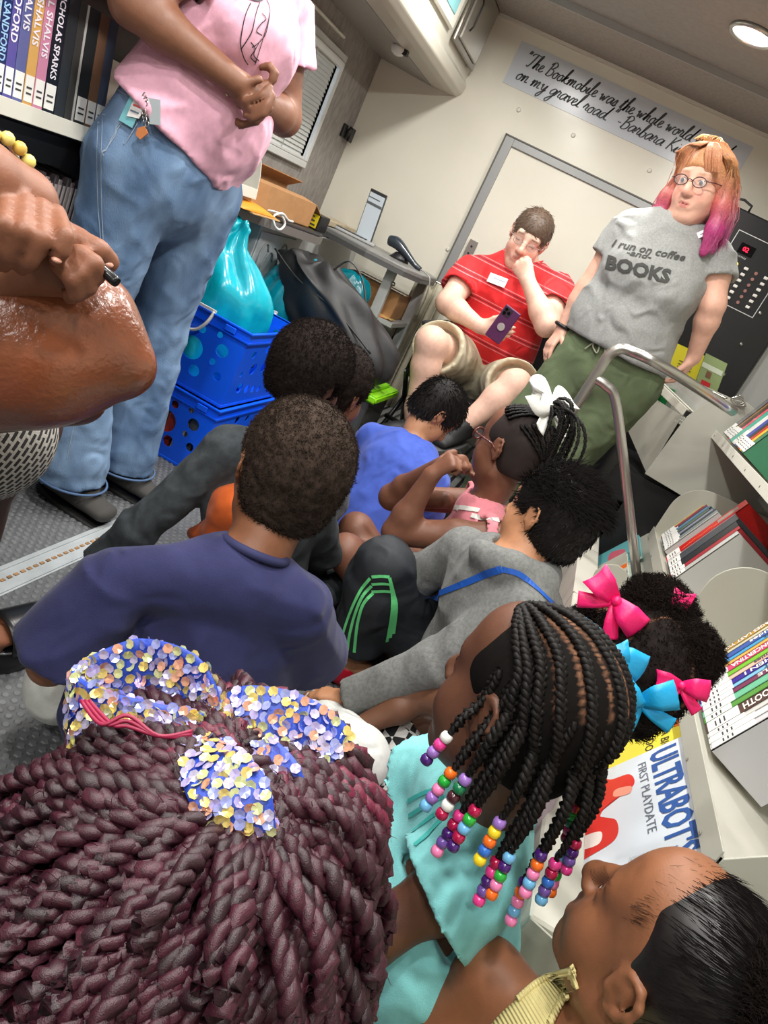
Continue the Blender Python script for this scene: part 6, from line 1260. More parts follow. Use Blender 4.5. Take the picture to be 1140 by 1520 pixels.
    tcn = [n for n in nt.nodes if n.type == 'TEX_COORD'][0]; mp_ = nt.nodes.new('ShaderNodeMapping'); mp_.inputs['Rotation'].default_value = (1.2, .9, .8); nt.links.new(tcn.outputs['Object'], mp_.inputs[0]); nt.links.new(mp_.outputs[0], wv.inputs['Vector']); nt.links.new(wv.outputs['Color'], nt.nodes['Principled BSDF'].inputs['Base Color'])
    B = Body(.008); B.econe(J['pel'] + Zu * .1, J['pel'] - Zu * .05, .19, .14, .21, .15, J['lat'], .03); B.cone(J['hl'], PZ(-18, 640, .60), .11, .080, .04).cone(PZ(-18, 640, .60), PZ(-34, 690, .50), .080, .074, .03).cone(J['hr'], J['hr'] - Zu * .36, .11, .10, .04); B.plane(V(-.8, .9, .46), (0.2, .1, -1), V(-1.3, .4, .3), V(-.5, 1.4, .7), .003); cloth_mesh(B, 'skirt', msk, root, .003, 14, 2)
    shirt(root, J, fabric('black_blouse', 40, 38, 42), t=.02, fr=(.7, .7), seed=9)
    B = Body(.006); B.cone(PZ(16, 625, .60), J['kl'], .068, .056, .03).cone(J['kl'], L3(J['kl'], J['al'], .85), .056, .042, .03); cloth_mesh(B, 'legging', cmat('dark_brown_legging', 60, 40, 34, .6), root, .002, 14, 3)
    Bh = cap_hair(H, .02); cloth_mesh(Bh, 'hair', M_blackhair, root, .004, 40, 3); add_eyes(H, root)
    msn = cmat('black_sandal_leather', 22, 22, 24, .3); a, t_ = PZ(-46, 975, .03), PZ(52, 948, .03); d = unit(t_ - a); lat = V(-d[1], d[0], 0); b = MB()
    P_ = [L3(a, t_, .5) + d * math.cos(q) * np.linalg.norm(t_ - a) * .5 + lat * math.sin(q) * .048 * (1 + .1 * math.cos(q)) for q in np.linspace(0, math.tau, 29)[:-1]]; P_ = [V(p[0], p[1], 0.001) for p in P_]
    sd = b.prism(P_, (0, 0, .058), smooth=True).build('sandal', msn, root, bevel=.006)
    b = MB(); c0 = L3(a, t_, .62); b.grid(lambda u, v: c0 + d * (.10 * (v - .5) + .01) + lat * math.cos(math.pi * u) * .056 + Zu * (.028 + .052 * math.sin(math.pi * u)), 16, 7); b.build('strap', msn, sd, solid=.004)
    b = MB(); b.tube([p + V(0, 0, .055) for p in P_], .0022, 6, closed=True); b.build('shiny_edge', cmat('edge_gloss', 120, 120, 122, .15), sd)
    # pen and bag
    pn = thing('slim_pen', 'slim black pen held in the lower folded hand', 'pen', PD(158, 410, .8)); a, b_ = PD(138, 388, .805), PD(174, 420, .79); MB().tube([a, L3(a, b_, .3), L3(a, b_, .92), b_], [.0048, .0054, .0054, .0046], 14).build('barrel', cmat('pen_black', 24, 24, 26, .2), pn); MB().tube([L3(a, b_, .28), L3(a, b_, .36)], [.0058, .0058], 14).build('band', M_steel, pn)
    bg = thing('leather_bag', 'glossy tan brown leather bag tucked under the folded hands', 'bag', PD(90, 500, .9))
    B = Body(.005); g = lambda x, y, d: PD(x, y, d)
    B.cone(g(-70, 480, .95), g(60, 500, .93), .105, .075, .05).cone(g(-60, 560, .95), g(70, 548, .93), .06, .055, .05).cone(g(60, 500, .93), g(150, 510, .92), .075, .045, .05).cone(g(150, 510, .92), g(200, 543, .91), .045, .012, .04).cone(g(70, 550, .93), g(180, 552, .92), .048, .018, .04).cone(g(150, 460, .92), g(196, 538, .91), .022, .012, .03).cone(g(-40, 420, .93), g(120, 458, .92), .05, .035, .04)
    B.cone(g(40, 470, .83), g(120, 500, .845), .006, .006, .03, 's')
    mbg = mat('tan_leather', rgb(118, 64, 38), .28, noise=.28, nscale=7, bump=.6, bscale=160, coat=.35, spec=.6)
    cloth_mesh(B, 'bag_body', mbg, bg, .0035, 16, 6)
    B = Body(.006); B.cone(g(-60, 600, .95), g(120, 592, .94), .03, .022, .03); B.cone(g(-60, 590, .95), g(110, 585, .93), .035, .03, .03); cloth_mesh(B, 'bag_base', mat('dark_leather', rgb(84, 50, 36), .35, noise=.2, nscale=10, bump=.5, bscale=150), bg, .002, 14, 7)
    MB().tube(catmull([g(-40, 592, .90), g(40, 602, .895), (g(110, 598, .895)), g(150, 580, .895), g(180, 566, .895)], 5), .0028, 6).build('piping', cmat('bag_piping', 110, 62, 40, .3), bg)
# ---------------------------------------------------------------- man in red striped polo on a folding chair
def man_red():
    root = person('seated man in red striped polo and khaki shorts, hand at his face, holding phone', (-.45, 3.3, .2))
    g = PY; hc = g(783, 356, 3.36)
    H = Fr(hc, unit(V(.10, -1, -.33)), (.10, -.2, 1), 1.0)
    pel = g(722, 548, 3.50); nb = g(778, 398, 3.42)
    J = dict(pel=pel, chest=g(752, 440, 3.45), nb=nb, sl=g(828, 428, 3.42), sr=g(702, 400, 3.42), lat=unit(V(-1, .05, 0)), w=(.18, .185, .185), d=(.13, .145, .135), H=H,
        er=g(664, 450, 3.24), wr=g(712, 484, 3.14), el=g(812, 482, 3.16), wl=g(784, 418, 3.20), hl=pel + V(.10, -.04, -.03), hr=pel + V(-.10, -.04, -.03), kr=g(640, 508, 3.02), kl=g(765, 572, 3.02), al=g(692, 628, 2.95), ar=(.058, .048, .044, .029)); J['aR'] = g(618, 606, 3.06)
    B = Body(.0052); trunk(B, J, -.006); arm(B, J, 'r'); arm(B, J, 'l'); neck(B, J, H, r=.056); add_head(B, H, eyes='closed')
    B.chain([J['hr'], J['kr']], [.095, .062], .03).chain([J['kr'], L3(J['kr'], J['aR'], .35), L3(J['kr'], J['aR'], 1.0), J['aR'] + (J['aR'] - J['kr']) * .3], [.060, .058, .046, .036], .03)
    B.chain([J['hl'], J['kl']], [.095, .062], .03).chain([J['kl'], L3(J['kl'], J['al'], .35), J['al']], [.060, .058, .038], .03)
    # right hand with phone, left fist at the mouth
    add_hand(B, J['wr'], unit(g(742, 494, 3.12) - J['wr']), V(.2, .9, .2), V(.1, .2, 1), 1.0, .5, curls=[.35, .45, .55, .6], thumb=(.7, .6, 0), tc=.2)
    add_hand(B, J['wl'], unit(g(768, 386, 3.20) - J['wl']), V(.4, .75, -.2), V(.5, -.3, .5), 1.0, 1.25, thumb=(.8, .3, .5))
    skin_mesh(B, root, PL, H, lip=rgb(196, 120, 110), brow=rgb(96, 70, 54), cheek=rgb(230, 150, 130), fac=.9, lash=.005)
    mr = wrinkle(mat('red_polo_knit', rgb(216, 32, 36), .75, bump=.3, bscale=600, sheen=.1, noise=.04, nscale=20))
    def ex(B): B.ell(J['chest'] * .45 + pel * .55 + V(0, -.05, 0), (.17, .12, .13), None, .06)
    sh = shirt(root, J, mr, 'polo_shirt', t=.014, fr=(.62, .62), amp=.009, freq=17, seed=4, extra=ex, neckr=.062, flare=.014)
    zn = mr.node_tree; sx = zn.nodes.new('ShaderNodeSeparateXYZ'); tcn = [n for n in zn.nodes if n.type == 'TEX_COORD'][0]; zn.links.new(tcn.outputs['Object'], sx.inputs[0]); mm = zn.nodes.new('ShaderNodeMath'); mm.operation = 'MULTIPLY'; mm.inputs[1].default_value = 13.0; zn.links.new(sx.outputs['Z'], mm.inputs[0]); m2 = zn.nodes.new('ShaderNodeMath'); m2.operation = 'FRACT'; zn.links.new(mm.outputs[0], m2.inputs[0])
    rp = zn.nodes.new('ShaderNodeValToRGB'); rp.color_ramp.interpolation = 'CONSTANT'; rd_, pa, da = (*rgb(214, 28, 34), 1), (*rgb(232, 130, 134), 1), (*rgb(110, 26, 44), 1); rp.color_ramp.elements[0].color = rd_; rp.color_ramp.elements[1].position = .12; rp.color_ramp.elements[1].color = pa
    for ps, cc_ in ((.17, rd_), (.24, da), (.29, rd_), (.36, pa), (.41, rd_)): e_ = rp.color_ramp.elements.new(ps); e_.color = cc_
    zn.links.new(m2.outputs[0], rp.inputs[0]); zn.links.new(rp.outputs[0], zn.nodes['Principled BSDF'].inputs['Base Color'])
    cw, ck = cmat('pale_stripe', 232, 150, 150, .7), cmat('dark_stripe', 96, 30, 44, .7)
    for yy, cols in ():
        for j, cc_ in enumerate(cols):
            o_ = (yy - 438) * -.18; print_lines(sh, [[(716 + o_, yy - 30 + j * 5 - 2), (740 + o_, yy - 14 + j * 5), (765 + o_, yy - 2 + j * 5), (790 + o_ * .6, yy + 6 + j * 5)]], 3.3, .0045, cc_, sh, 'stripe')
    for q in (1, -1): # collar wings
        a = nb + V(q * .055, -.01, .045); b = MB(); b.grid(lambda u, v: nb + V(q * (.062 - .035 * u - .01 * v), -.02 - .075 * u - .01 * v, .062 - .035 * u - .045 * v), 8, 5); b.build('collar', mr, sh, solid=.004)
    p, n_ = hit(sh, 739, 418, 3.3); tg = thing('name_tag', 'blank white name tag on the red polo', 'name tag', p); 
    def tagq(o, c4, m, par, nm='card', lift=.006, Y=3.3):
        P4 = []; 
        for x, y in c4: c, n = hit(o, x, y, Y); P4.append(c)
        ctr = sum(P4) / 4; nn = unit(np.cross(P4[1] - P4[0], P4[3] - P4[0])); nn = nn if nn @ (O0 - ctr) > 0 else -nn; MB().prism([q + nn * lift for q in P4], nn * .0015).build(nm, m, par); return P4, nn
    tagq(sh, ((729, 406), (755, 416), (749, 429), (723, 419)), cmat('tag_white', 232, 234, 240, .3), tg, lift=.010)
    print_lines(sh, [[(733, 412), (750, 419)]], 3.3, .003, cmat('tag_print', 150, 154, 176, .5), tg, 'written_line')
    for oo in tg.children:
        if oo.name.startswith('written_line'): oo.location = Vector(oo.location) + Vector(unit(O0 - p)) * .012
    mk = fabric('khaki_cotton', 190, 182, 156)
    Jt = dict(J); Jt['ar'] = J['aR']; trousers(root, Jt, mk, 'shorts', t=.014, R=(.098, .074, .05, .04), fr=(.86, .84), flare=.022, amp=.008, freq=18, seed=6)
    sk = fabric('grey_sock', 110, 110, 112)
    for a, t_ in ((J['al'], J['al'] + V(-.06, -.13, -.10)), (J['aR'] + (J['aR'] - J['kr']) * .3, V(-.66, 2.92, .27))): shoe(root, a + V(0, 0, -.01), t_, cmat('black_trainer', 36, 36, 38, .6), .95, 'shoe', cmat('trainer_sole', 90, 90, 90, .6))
    # hair: cap plus combed strands, thin on the crown
    mh = mat('brown_hair', rgb(84, 66, 52), .55, noise=.25, nscale=120); B = cap_hair(H, .006, front=.060, nape=-.05); Vt, F_ = B.mesh(); hr_ = mobj('hair', Vt, F_, mh, root, True); N_ = normals(Vt, F_)
    L = H.loc(Vt); m_ = (np.linalg.norm(L - V(0, -.01, .04), axis=1) > .07)
    combed('hair_strands', Vt, N_, 2600, mh, hr_, lambda P: np.tile(H.f * .5 - H.u * .6, (len(P), 1)) + np.sign(((P - H.c) @ H.l))[:, None] * H.l * .9, .016, .0007, .12, 4, mask=m_)
    mg = cmat('glasses_metal', 150, 140, 140, .2); eyeglasses(H, root, mg, .0009, .019)
    # phone
    ph = thing('smartphone', 'phone in a purple case held on his belly', 'phone', g(743, 483, 3.06)); c = g(746, 482, 3.065); r = unit(g(757, 470, 3.06) - g(733, 503, 3.07)); s_ = unit(g(757, 482, 3.06) - g(740, 474, 3.06)); s_ = unit(s_ - r * (s_ @ r)); n_ = np.cross(s_, r); n_ = n_ if n_[1] < 0 else -n_
    o = c - r * .073 - s_ * .036; MB().frame_box(o, r * .146, s_ * .072, -n_ * .010, bev=.003).build('case', cmat('purple_case', 88, 44, 84, .35), ph); q = o + r * .105 + s_ * .004 + n_ * .0002
    MB().frame_box(q, r * .036, s_ * .036, n_ * .002, bev=.001).build('camera_plate', cmat('plate', 60, 50, 62, .2), ph)
    for a, b_ in ((.010, .010), (.026, .010), (.018, .026)): MB().cyl(q + r * a + s_ * b_ + n_ * .002, q + r * a + s_ * b_ + n_ * .004, .0065, 12).build('lens', cmat('lens_black', 12, 12, 14, .1), ph)
    MB().tube([c + n_ * .0 - r * .01, c + n_ * .005 - r * .01], [.016, .015], 16).build('grip_disc', cmat('grip', 170, 160, 160, .3), ph)
    # folding chair
    ch = thing('folding_chair', 'folding camp chair with black seat and steel tube legs under the man', 'chair', (pel[0], pel[1], .2)); mt = mat('black_tube', rgb(40, 40, 42), .3, .5); Mbk = fabric('black_canvas', 26, 26, 28)
    sz = pel[2] - .12; x0, x1, y0, y1 = pel[0] - .27, pel[0] + .27, 3.16, 3.60
    for (a, b_) in (((x0, y0, .21), (x0, y1, sz)), ((x1, y0, .21), (x1, y1, sz)), ((x0, y1, .21), (x0, y0, sz)), ((x1, y1, .21), (x1, y0, sz)), ((x0, y0, .21), (x1, y0 + .02, sz)), ((x1, y0, .21), (x0, y0 + .02, sz))): MB().cyl(a, b_, .011, 10).build('leg', M_steel if a[1] == y0 and b_[1] < y1 else mt, ch)
    for a, b_ in (((x0, y0, .30), (x1, y0, .30)), ((x0, y0, sz), (x0, y1, sz)), ((x1, y0, sz), (x1, y1, sz)), ((x0, y0, sz), (x1, y0, sz))): MB().cyl(a, b_, .010, 10).build('crossbar', mt, ch)
    for x in (x0, x1):
        MB().tube(catmull([(x, y1, sz), (x, y1 + .05, sz + .25), (x, y1 + .08, sz + .5)], 5), .011, 10).build('back_post', mt, ch); MB().cyl((x, y0 + .02, sz), (x, y0 + .02, sz + .2), .011, 10).build('arm_post', mt, ch)
        MB().box(x - .028, x + .028, y0 - .02, y1 + .03, sz + .2, sz + .225, bev=.008).build('armrest', Mbk, ch)
    MB().grid(lambda u, v: V(x0 + (x1 - x0) * u, y0 + (y1 - y0) * v, sz + .005 - .03 * math.sin(math.pi * u)), 12, 6).build('seat', Mbk, ch, solid=.004)
    MB().grid(lambda u, v: V(x0 + (x1 - x0) * u, y1 + .04 + .03 * v + .02 * math.sin(math.pi * u), sz + .16 + .32 * v), 12, 6).build('backrest', Mbk, ch, solid=.004)
def eyeglasses(H, root, m, r=.001, w_=.019, hh=.014, label=None):
    e = thing('x', '', '') if False else None; b = MB()
    for q in (1, -1):
        b.tube([H.P(q * .031 + w_ * math.cos(a) * (1 if abs(math.cos(a)) < .8 else 1.02), .102 - abs(w_ * math.cos(a)) * .06, .008 + hh * math.sin(a)) for a in np.linspace(0, math.tau, 25)[:-1]], r * H.s * 1.3, 6, closed=True)
        b.tube([H.P(q * (.031 + w_), .098, .014), H.P(q * .073, .075, .014), H.P(q * .079, .01, .012), H.P(q * .079, -.012, .0)], r * H.s * 1.3, 6)
    b.tube([H.P(.031 - w_, .103, .010), H.P(0, .107, .014), H.P(-.031 + w_, .103, .010)], r * H.s * 1.3, 6); g = b.build('eyeglasses', m, root)
    for q in (1, -1):
        b = MB(); c = H.P(q * .031, .101, .008); b.add([c] + [H.P(q * .031 + w_ * math.cos(a), .102 - abs(w_ * math.cos(a)) * .06, .008 + hh * math.sin(a)) for a in np.linspace(0, math.tau, 25)[:-1]], [(0, i + 1, (i + 1) % 24 + 1) for i in range(24)], True); b.build('lens', mat_lens(), g)
    return g
_ml = []
def mat_lens():
    if not _ml: _ml.append(mat('clear_lens', (.97, .98, .98), .03, alpha=.12, spec=.4))
    return _ml[0]
# ---------------------------------------------------------------- standing woman in grey T-shirt
def woman_grey():
    root = person('standing woman with pink-dyed hair, glasses and grey T-shirt reading coffee and BOOKS', (0, 2.9, 0)); g = PY; Y = 2.90
    H = Fr(g(1040, 278, Y - .03), unit(V(-.42, -1, -.22)), unit(V(-.22, -.1, 1)), 1.02)
    pel = g(905, 545, Y + .02); J = dict(pel=pel, waist=g(925, 480, Y), chest=g(972, 405, Y), nb=g(1002, 335, Y + .01), sl=g(1062, 378, Y + .02), sr=g(936, 338, Y + .02), lat=unit(V(1, .0, .0)), w=(.17, .165, .165), d=(.13, .125, .125), H=H,
        er=g(872, 430, Y + .02), wr=g(836, 488, Y + .02), el=g(1058, 452, Y - .02), wl=g(1030, 530, Y + .05), hl=pel + V(.085, 0, -.03), hr=pel + V(-.09, 0, -.03), kr=V(-.09, 2.90, .48), kl=V(.10, 2.90, .48), al=V(.11, 2.92, .09), ar=(.052, .042, .038, .027)); J['lat'] = unit(V(1, 0, -.12)); J['aR'] = V(-.10, 2.92, .09)
    B = Body(.005); trunk(B, J, -.006); arm(B, J, 'r'); arm(B, J, 'l'); neck(B, J, H); add_head(B, H, mouth=.0012)
    add_hand(B, J['wr'], unit(g(816, 512, Y) - J['wr']), V(.3, .1, -.3), V(0, -1, 0), .95, .35); add_hand(B, J['wl'], unit(g(1018, 548, Y + .06) - J['wl'] + V(0, 0, .0)), V(-.5, .3, -1), V(-.6, -.6, 0), .95, .45, spread=.2)
    B.chain([J['hl'], J['kl'], J['al']], [.09, .055, .035], .03).chain([J['hr'], J['kr'], J['aR']], [.09, .055, .035], .03)
    skin_mesh(B, root, rgb(228, 178, 156), H, lip=rgb(186, 100, 96), brow=rgb(168, 120, 84), cheek=rgb(226, 140, 126), fac=.6); add_eyes(H, root, cmat('iris_blue', 80, 96, 110, .1), (-.1, 1, -.1))
    mg = wrinkle(mat('heather_grey_jersey', rgb(150, 152, 150), .9, noise=.10, nscale=160, bump=.3, bscale=600, sheen=.1))
    def ex(B):
        fr = V(-.15, -1, 0)
        for q in (1, -1): B.ell(J['chest'] + J['lat'] * q * .07 + V(0, -.095, -.045), (.075, .06, .07), None, .05)
        B.ell(L3(J['pel'], J['waist'], .4) + V(0, -.04, 0), (.16, .12, .10), None, .06); B.econe(pel + V(0, 0, .0), J['waist'], .195, .15, .18, .14, J['lat'], .04)
        lo, hi = pel - .45, pel + .25; B.plane(V(0, Y, .985), (0, 0, -1), lo, hi, .003)
    sh = shirt(root, J, mg, 'tshirt', t=.016, fr=(.50, .50), amp=.009, freq=15, seed=12, extra=ex, neckr=.070, flare=.012); ink = cmat('charcoal_print', 66, 66, 64, .8)
    print_text(sh, 'I run on coffee', (908, 366), (1016, 388), 11, ink, sh, Y, .02, .35); print_text(sh, '-and-', (930, 378), (966, 386), 8, ink, sh, Y, .02, .35); print_text(sh, 'BOOKS', (899, 398), (993, 420), 19, ink, sh, Y, .045)
    collar(sh, J, mg, .062, 1, .006)
    p, n_ = hit(sh, 1041, 348, Y); tg = thing('name_tag', 'small white name tag at the grey T-shirt shoulder', 'name tag', p); q = p + n_ * .016; r_ = unit(g(1054, 344, Y) - g(1036, 352, Y)); u_ = np.cross(n_, r_); MB().frame_box(q - r_ * .026 - u_ * .013, r_ * .052, u_ * .028, n_ * .002).build('card', cmat('tag_white', 232, 234, 240, .3), tg); MB().frame_box(q - r_ * .018 - u_ * .002 + n_ * .002, r_ * .03, u_ * .004, n_ * .0005).build('tag_print', cmat('tag_print2', 90, 80, 90, .5), tg)
    mo = wrinkle(mat('olive_cotton', rgb(92, 106, 76), .85, noise=.12, nscale=14, bump=.5, bscale=300))
    Jt = dict(J); Jt['ar'] = J['aR']; tr = trousers(root, Jt, mo, 'trousers', t=.016, R=(.104, .082, .072, .05), fr=(1.85, 1.85), flare=.01, amp=.011, freq=17, seed=15)
    for pts in ([(884, 500), (890, 510), (886, 524), (880, 512), (888, 503)], [(888, 503), (876, 512), (868, 518)], [(890, 504), (898, 516), (896, 530)]): 
        P_ = [hit(tr, x, y, Y)[0] + V(0, -.012, 0) for x, y in pts]; MB().tube(catmull(P_, 4), .003, 6).build('drawstring', cmat('drawstring', 150, 154, 130, .8), tr)
    for a in (J['al'], J['aR']): shoe(root, a, a + V(-.02, -.16, -.055), cmat('grey_shoe', 90, 90, 92, .7), .95, 'shoe')
    w0 = L3(J['er'], J['wr'], .95); ax = unit(J['wr'] - J['er']); u_ = unit(np.cross(ax, V(0, 1, 0))); v_ = np.cross(ax, u_)
    wt = MB().tube([w0 + (u_ * math.cos(a) + v_ * math.sin(a)) * .034 for a in np.linspace(0, math.tau, 25)[:-1]], .007, 8, closed=True).build('watch_band', cmat('black_band', 22, 22, 24, .4), root); MB().frame_box(w0 - v_ * .044 - ax * .015 - u_ * .015, ax * .03, u_ * .03, v_ * .008, bev=.003).build('watch_face', cmat('watch_black', 12, 12, 14, .15), wt)
    eyeglasses(H, root, cmat('dark_frames', 70, 44, 52, .3), .0012, .022, .0155)
    # hair: base volume and long strands, blond at the roots turning magenta
    c1, c2, c3 = np.array(rgb(206, 150, 104)), np.array(rgb(190, 96, 96)), np.array(rgb(168, 52, 112)); mh = mat('dyed_hair', (.5, .3, .3), .5, attr='Col', noise=.18, nscale=200)
    B = Body(.005); cap_hair(H, .010, front=.070, nape=-.14, B=B); 
    for q in (1, -1): B.chain([H.P(q * .078, .0, .03), H.P(q * .092, .006, -.05), H.P(q * .100, .022, -.12), H.P(q * .098, .045, -.19)], [.020, .027, .028, .014], .03)
    B.chain([H.P(0, -.08, 0), H.P(0, -.085, -.1)], [.05, .04], .03); Vt, F_ = B.mesh(); Vt = folds(Vt, F_, .003, 60, 3, (1, 1, .3)); Lz = H.loc(Vt)[:, 2]
    def cz(z): t = np.clip((.06 - z) / .10, 0, 1)[..., None]; t2 = np.clip((-.04 - z) / .07, 0, 1)[..., None]; return (c1 * (1 - t) + c2 * t) * (1 - t2) + c3 * t2
    hb = mobj('hair', Vt, F_, mh, root, True, col=cz(Lz)); r = np.random.default_rng(5); N = 2400; paths = np.zeros((N, 12, 3))
    for i in range(N):
        q = 1 if i % 2 else -1; a = r.uniform(-1.9, 1.0); top = H.P(q * abs(r.normal(0, .012)), .045 + .05 * math.cos(a) - .05, 0)
        d0 = V(q * r.uniform(.02, .35), math.cos(a) * .9 + .15, 1.2); p0 = H.loc(ellp(H, d0, .018)); side = V(q * (.080 + r.normal(0, .007)), -.02 + .065 * math.sin(a) * .8 + r.normal(0, .006), .02); e = V(q * (.105 + r.normal(0, .018)), .03 + .04 * math.sin(a) + r.normal(0, .016), -.20 - r.uniform(-.06, .04))
        mid = V(q * (.080 + r.normal(0, .004)), .045 * math.cos(a) + .015, .085); P_ = catmull([p0, mid * 1.02, side, V(q * .104 + r.normal(0, .010), side[1] * .9 + .01, -.07), e], 3)[:12]; P_ = np.array(P_ if len(P_) >= 12 else P_ + [P_[-1]] * (12 - len(P_))); P_[:, 0] += .003 * np.sin(np.arange(12) * 1.1 + i); paths[i] = H.c + H.s * (P_[:, :1] * H.l + P_[:, 1:2] * H.f + P_[:, 2:3] * H.u)
    colr = cz(H.loc(paths)[..., 2]) * r.uniform(.75, 1.25, (N, 1, 1)); strands('hair_strands', paths, .0011, mh, hb, 2, col=colr)
    fr_ = np.zeros((160, 7, 3))
    for i in range(160): x = r.uniform(.0, .05) * (1 if i % 4 else -1); P_ = catmull([V(x * .5 + .005, .06, .128), V(x * 1.1 + .012 * np.sign(x), .092, .10), V(x * 1.1 + .028 * np.sign(x), .085, .045)], 3)[:7]; fr_[i] = H.c + H.s * (np.array(P_)[:, :1] * H.l + np.array(P_)[:, 1:2] * H.f + np.array(P_)[:, 2:3] * H.u)
    strands('fringe', fr_, .0011, mh, hb, 3, col=np.tile(np.array(rgb(204, 142, 104)), (160, 7, 1)))
    r2 = np.random.default_rng(8); mess = np.zeros((120, 7, 3))
    for i in range(60): a = r2.uniform(0, 6.28); P_ = catmull([V(-.02 + .02 * math.cos(a), .0 + .02 * math.sin(a), .128), V(-.02 + .03 * math.cos(a), .03 * math.sin(a), .15), V(-.02 + .05 * math.cos(a + .6), .05 * math.sin(a + .6), .135)], 3)[:7]; mess[i] = H.c + H.s * (np.array(P_)[:, :1] * H.l + np.array(P_)[:, 1:2] * H.f + np.array(P_)[:, 2:3] * H.u)
    strands('top_knot', mess, .0014, mh, hb, 3, col=np.tile(np.array(rgb(206, 158, 100)), (120, 7, 1)))
# ---------------------------------------------------------------- seated children
KR = (.036, .030, .028, .020)
def kid(label, head, face, pel, sl, sr, nb=None, chest=None, s=.74, hs=.93, up=(0, 0, 1), w=(.125, .115, .12), d=(.095, .085, .085), **kw):
    root = person(label, (pel[0], pel[1], 0)); H = Fr(head, face, up, hs); nb = nb if nb is not None else L3(sl, sr, .5) + Zu * .035; ch = chest if chest is not None else L3(pel, L3(sl, sr, .5), .66)
    J = dict(pel=np.asarray(pel, float), chest=np.asarray(ch, float), nb=np.asarray(nb, float), sl=np.asarray(sl, float), sr=np.asarray(sr, float), lat=unit(np.asarray(sl, float) - np.asarray(sr, float)), w=w, d=d, H=H, ar=tuple(x / s for x in KR), shr=.034); J.update(kw); return root, J, H
def kid_charcoal():
    hc = PZ(458, 562, .67); f = unit(V(.35, 1, -.05))
    root, J, H = kid('boy with short afro in charcoal long-sleeved top leaning on his left hand', hc, f, V(-.46, 1.62, .10), PZ(338, 668, .46), V(-.40, 1.54, .46), nb=PZ(432, 640, .53), el=PZ(205, 785, .22), wl=PZ(132, 850, .05), er=V(-.34, 1.72, .26), wr=V(-.40, 1.85, .12), hl=V(-.52, 1.68, .09), hr=V(-.36, 1.66, .09), kl=V(-.62, 1.95, .14), kr=V(-.27, 1.90, .14), al=V(-.40, 1.95, .06)); J['aR'] = V(-.50, 1.88, .06)
    B = Body(.006); trunk(B, J, -.004, .74); arm(B, J, 'l', 0, .74); arm(B, J, 'r', 0, .74); neck(B, J, H, .8); add_head(B, H, True); add_hand(B, J['wl'], (.0, -.9, -.2), (0, 0, -1), (1, 0, 0), .75, .2); add_hand(B, J['wr'], (0, 1, -.2), (0, 0, -1), (-1, 0, 0), .75, .5)
    skin_mesh(B, root, DK, H); add_eyes(H, root)
    mc = wrinkle(mat('charcoal_fleece', rgb(52, 58, 62), .9, noise=.2, nscale=60, bump=.4, bscale=500))
    shirt(root, J, mc, 'long_sleeved_top', .014, (1.78, 1.78), .74, amp=.007, freq=20, seed=21)
    Bo = Body(.006); Bo.cone(L3(J['sl'], J['pel'], .35), PZ(340, 780, .29), .065, .05, .04); Bo.cone(PZ(348, 752, .36), PZ(330, 795, .27), .05, .045, .04).cone(PZ(325, 790, .27), PZ(286, 792, .22), .035, .012, .03); cloth_mesh(Bo, 'orange_undershirt', fabric('orange_jersey', 186, 84, 30), root, .010, 26, 5)
    Jt = dict(J); Jt['ar'] = J['aR']; trousers(root, Jt, mc, 'trousers', .012, .74, (1.8, 1.8), seed=5)
    short_afro(H, root, .019, 8000, 1, .0075)
def short_afro(H, root, t, n, seed, ln=.007, m=None, r=.0007, nape=-.062, h=.004):
    m = m or M_afro; B = cap_hair(H, t, nape=nape, h=h); Vt, F_ = B.mesh(); N_ = normals(Vt, F_); Vt = Vt + N_ * (.0016 * wav(Vt, 220, seed) + .001 * wav(Vt, 420, seed + 1))[:, None]; o = mobj('hair', Vt, F_, m, root, True); L = H.loc(Vt); mk = np.linalg.norm(L - V(0, -.01, .03), axis=1) > .07
    curls('hair_curls', Vt, N_, n, m, o, ln, r, .0022, seed, 5, mk); return o
def kid_behind():
    hc = PZ(500, 578, .64) + V(-.005, .02, -.01)
    root, J, H = kid('child mostly hidden behind the charcoal-top boy, only ear and dark hair showing', hc, unit(V(.35, 1, -.1)), V(-.50, 1.86, .10), V(-.63, 1.84, .40), V(-.44, 1.86, .40), el=V(-.66, 1.92, .22), wl=V(-.60, 2.02, .14), er=V(-.42, 1.96, .22), wr=V(-.46, 2.04, .14), hl=V(-.58, 1.92, .09), hr=V(-.45, 1.92, .09), kl=V(-.66, 2.14, .13), kr=V(-.42, 2.12, .13), al=V(-.54, 2.10, .05), hs=.9); J['aR'] = V(-.50, 2.16, .05)
    B = Body(.007); trunk(B, J, 0, .74); arm(B, J, 'l', 0, .74); arm(B, J, 'r', 0, .74); neck(B, J, H, .8); add_head(B, H, True); add_hand(B, J['wl'], (1, .2, 0), (0, 0, -1), (0, 1, 0), .75, .5); add_hand(B, J['wr'], (-1, .2, 0), (0, 0, -1), (0, 1, 0), .75, .5); skin_mesh(B, root, rgb(120, 78, 58), H); add_eyes(H, root)
    shirt(root, J, fabric('grey_tee', 70, 74, 80), 'shirt', .014, (.6, .6), .74, h=.007, seed=22); Jt = dict(J); Jt['ar'] = J['aR']; trousers(root, Jt, fabric('dark_shorts', 40, 44, 60), 'trousers', .012, .74, (1.8, 1.8), seed=5, h=.008); short_afro(H, root, .012, 2500, 4, .006)
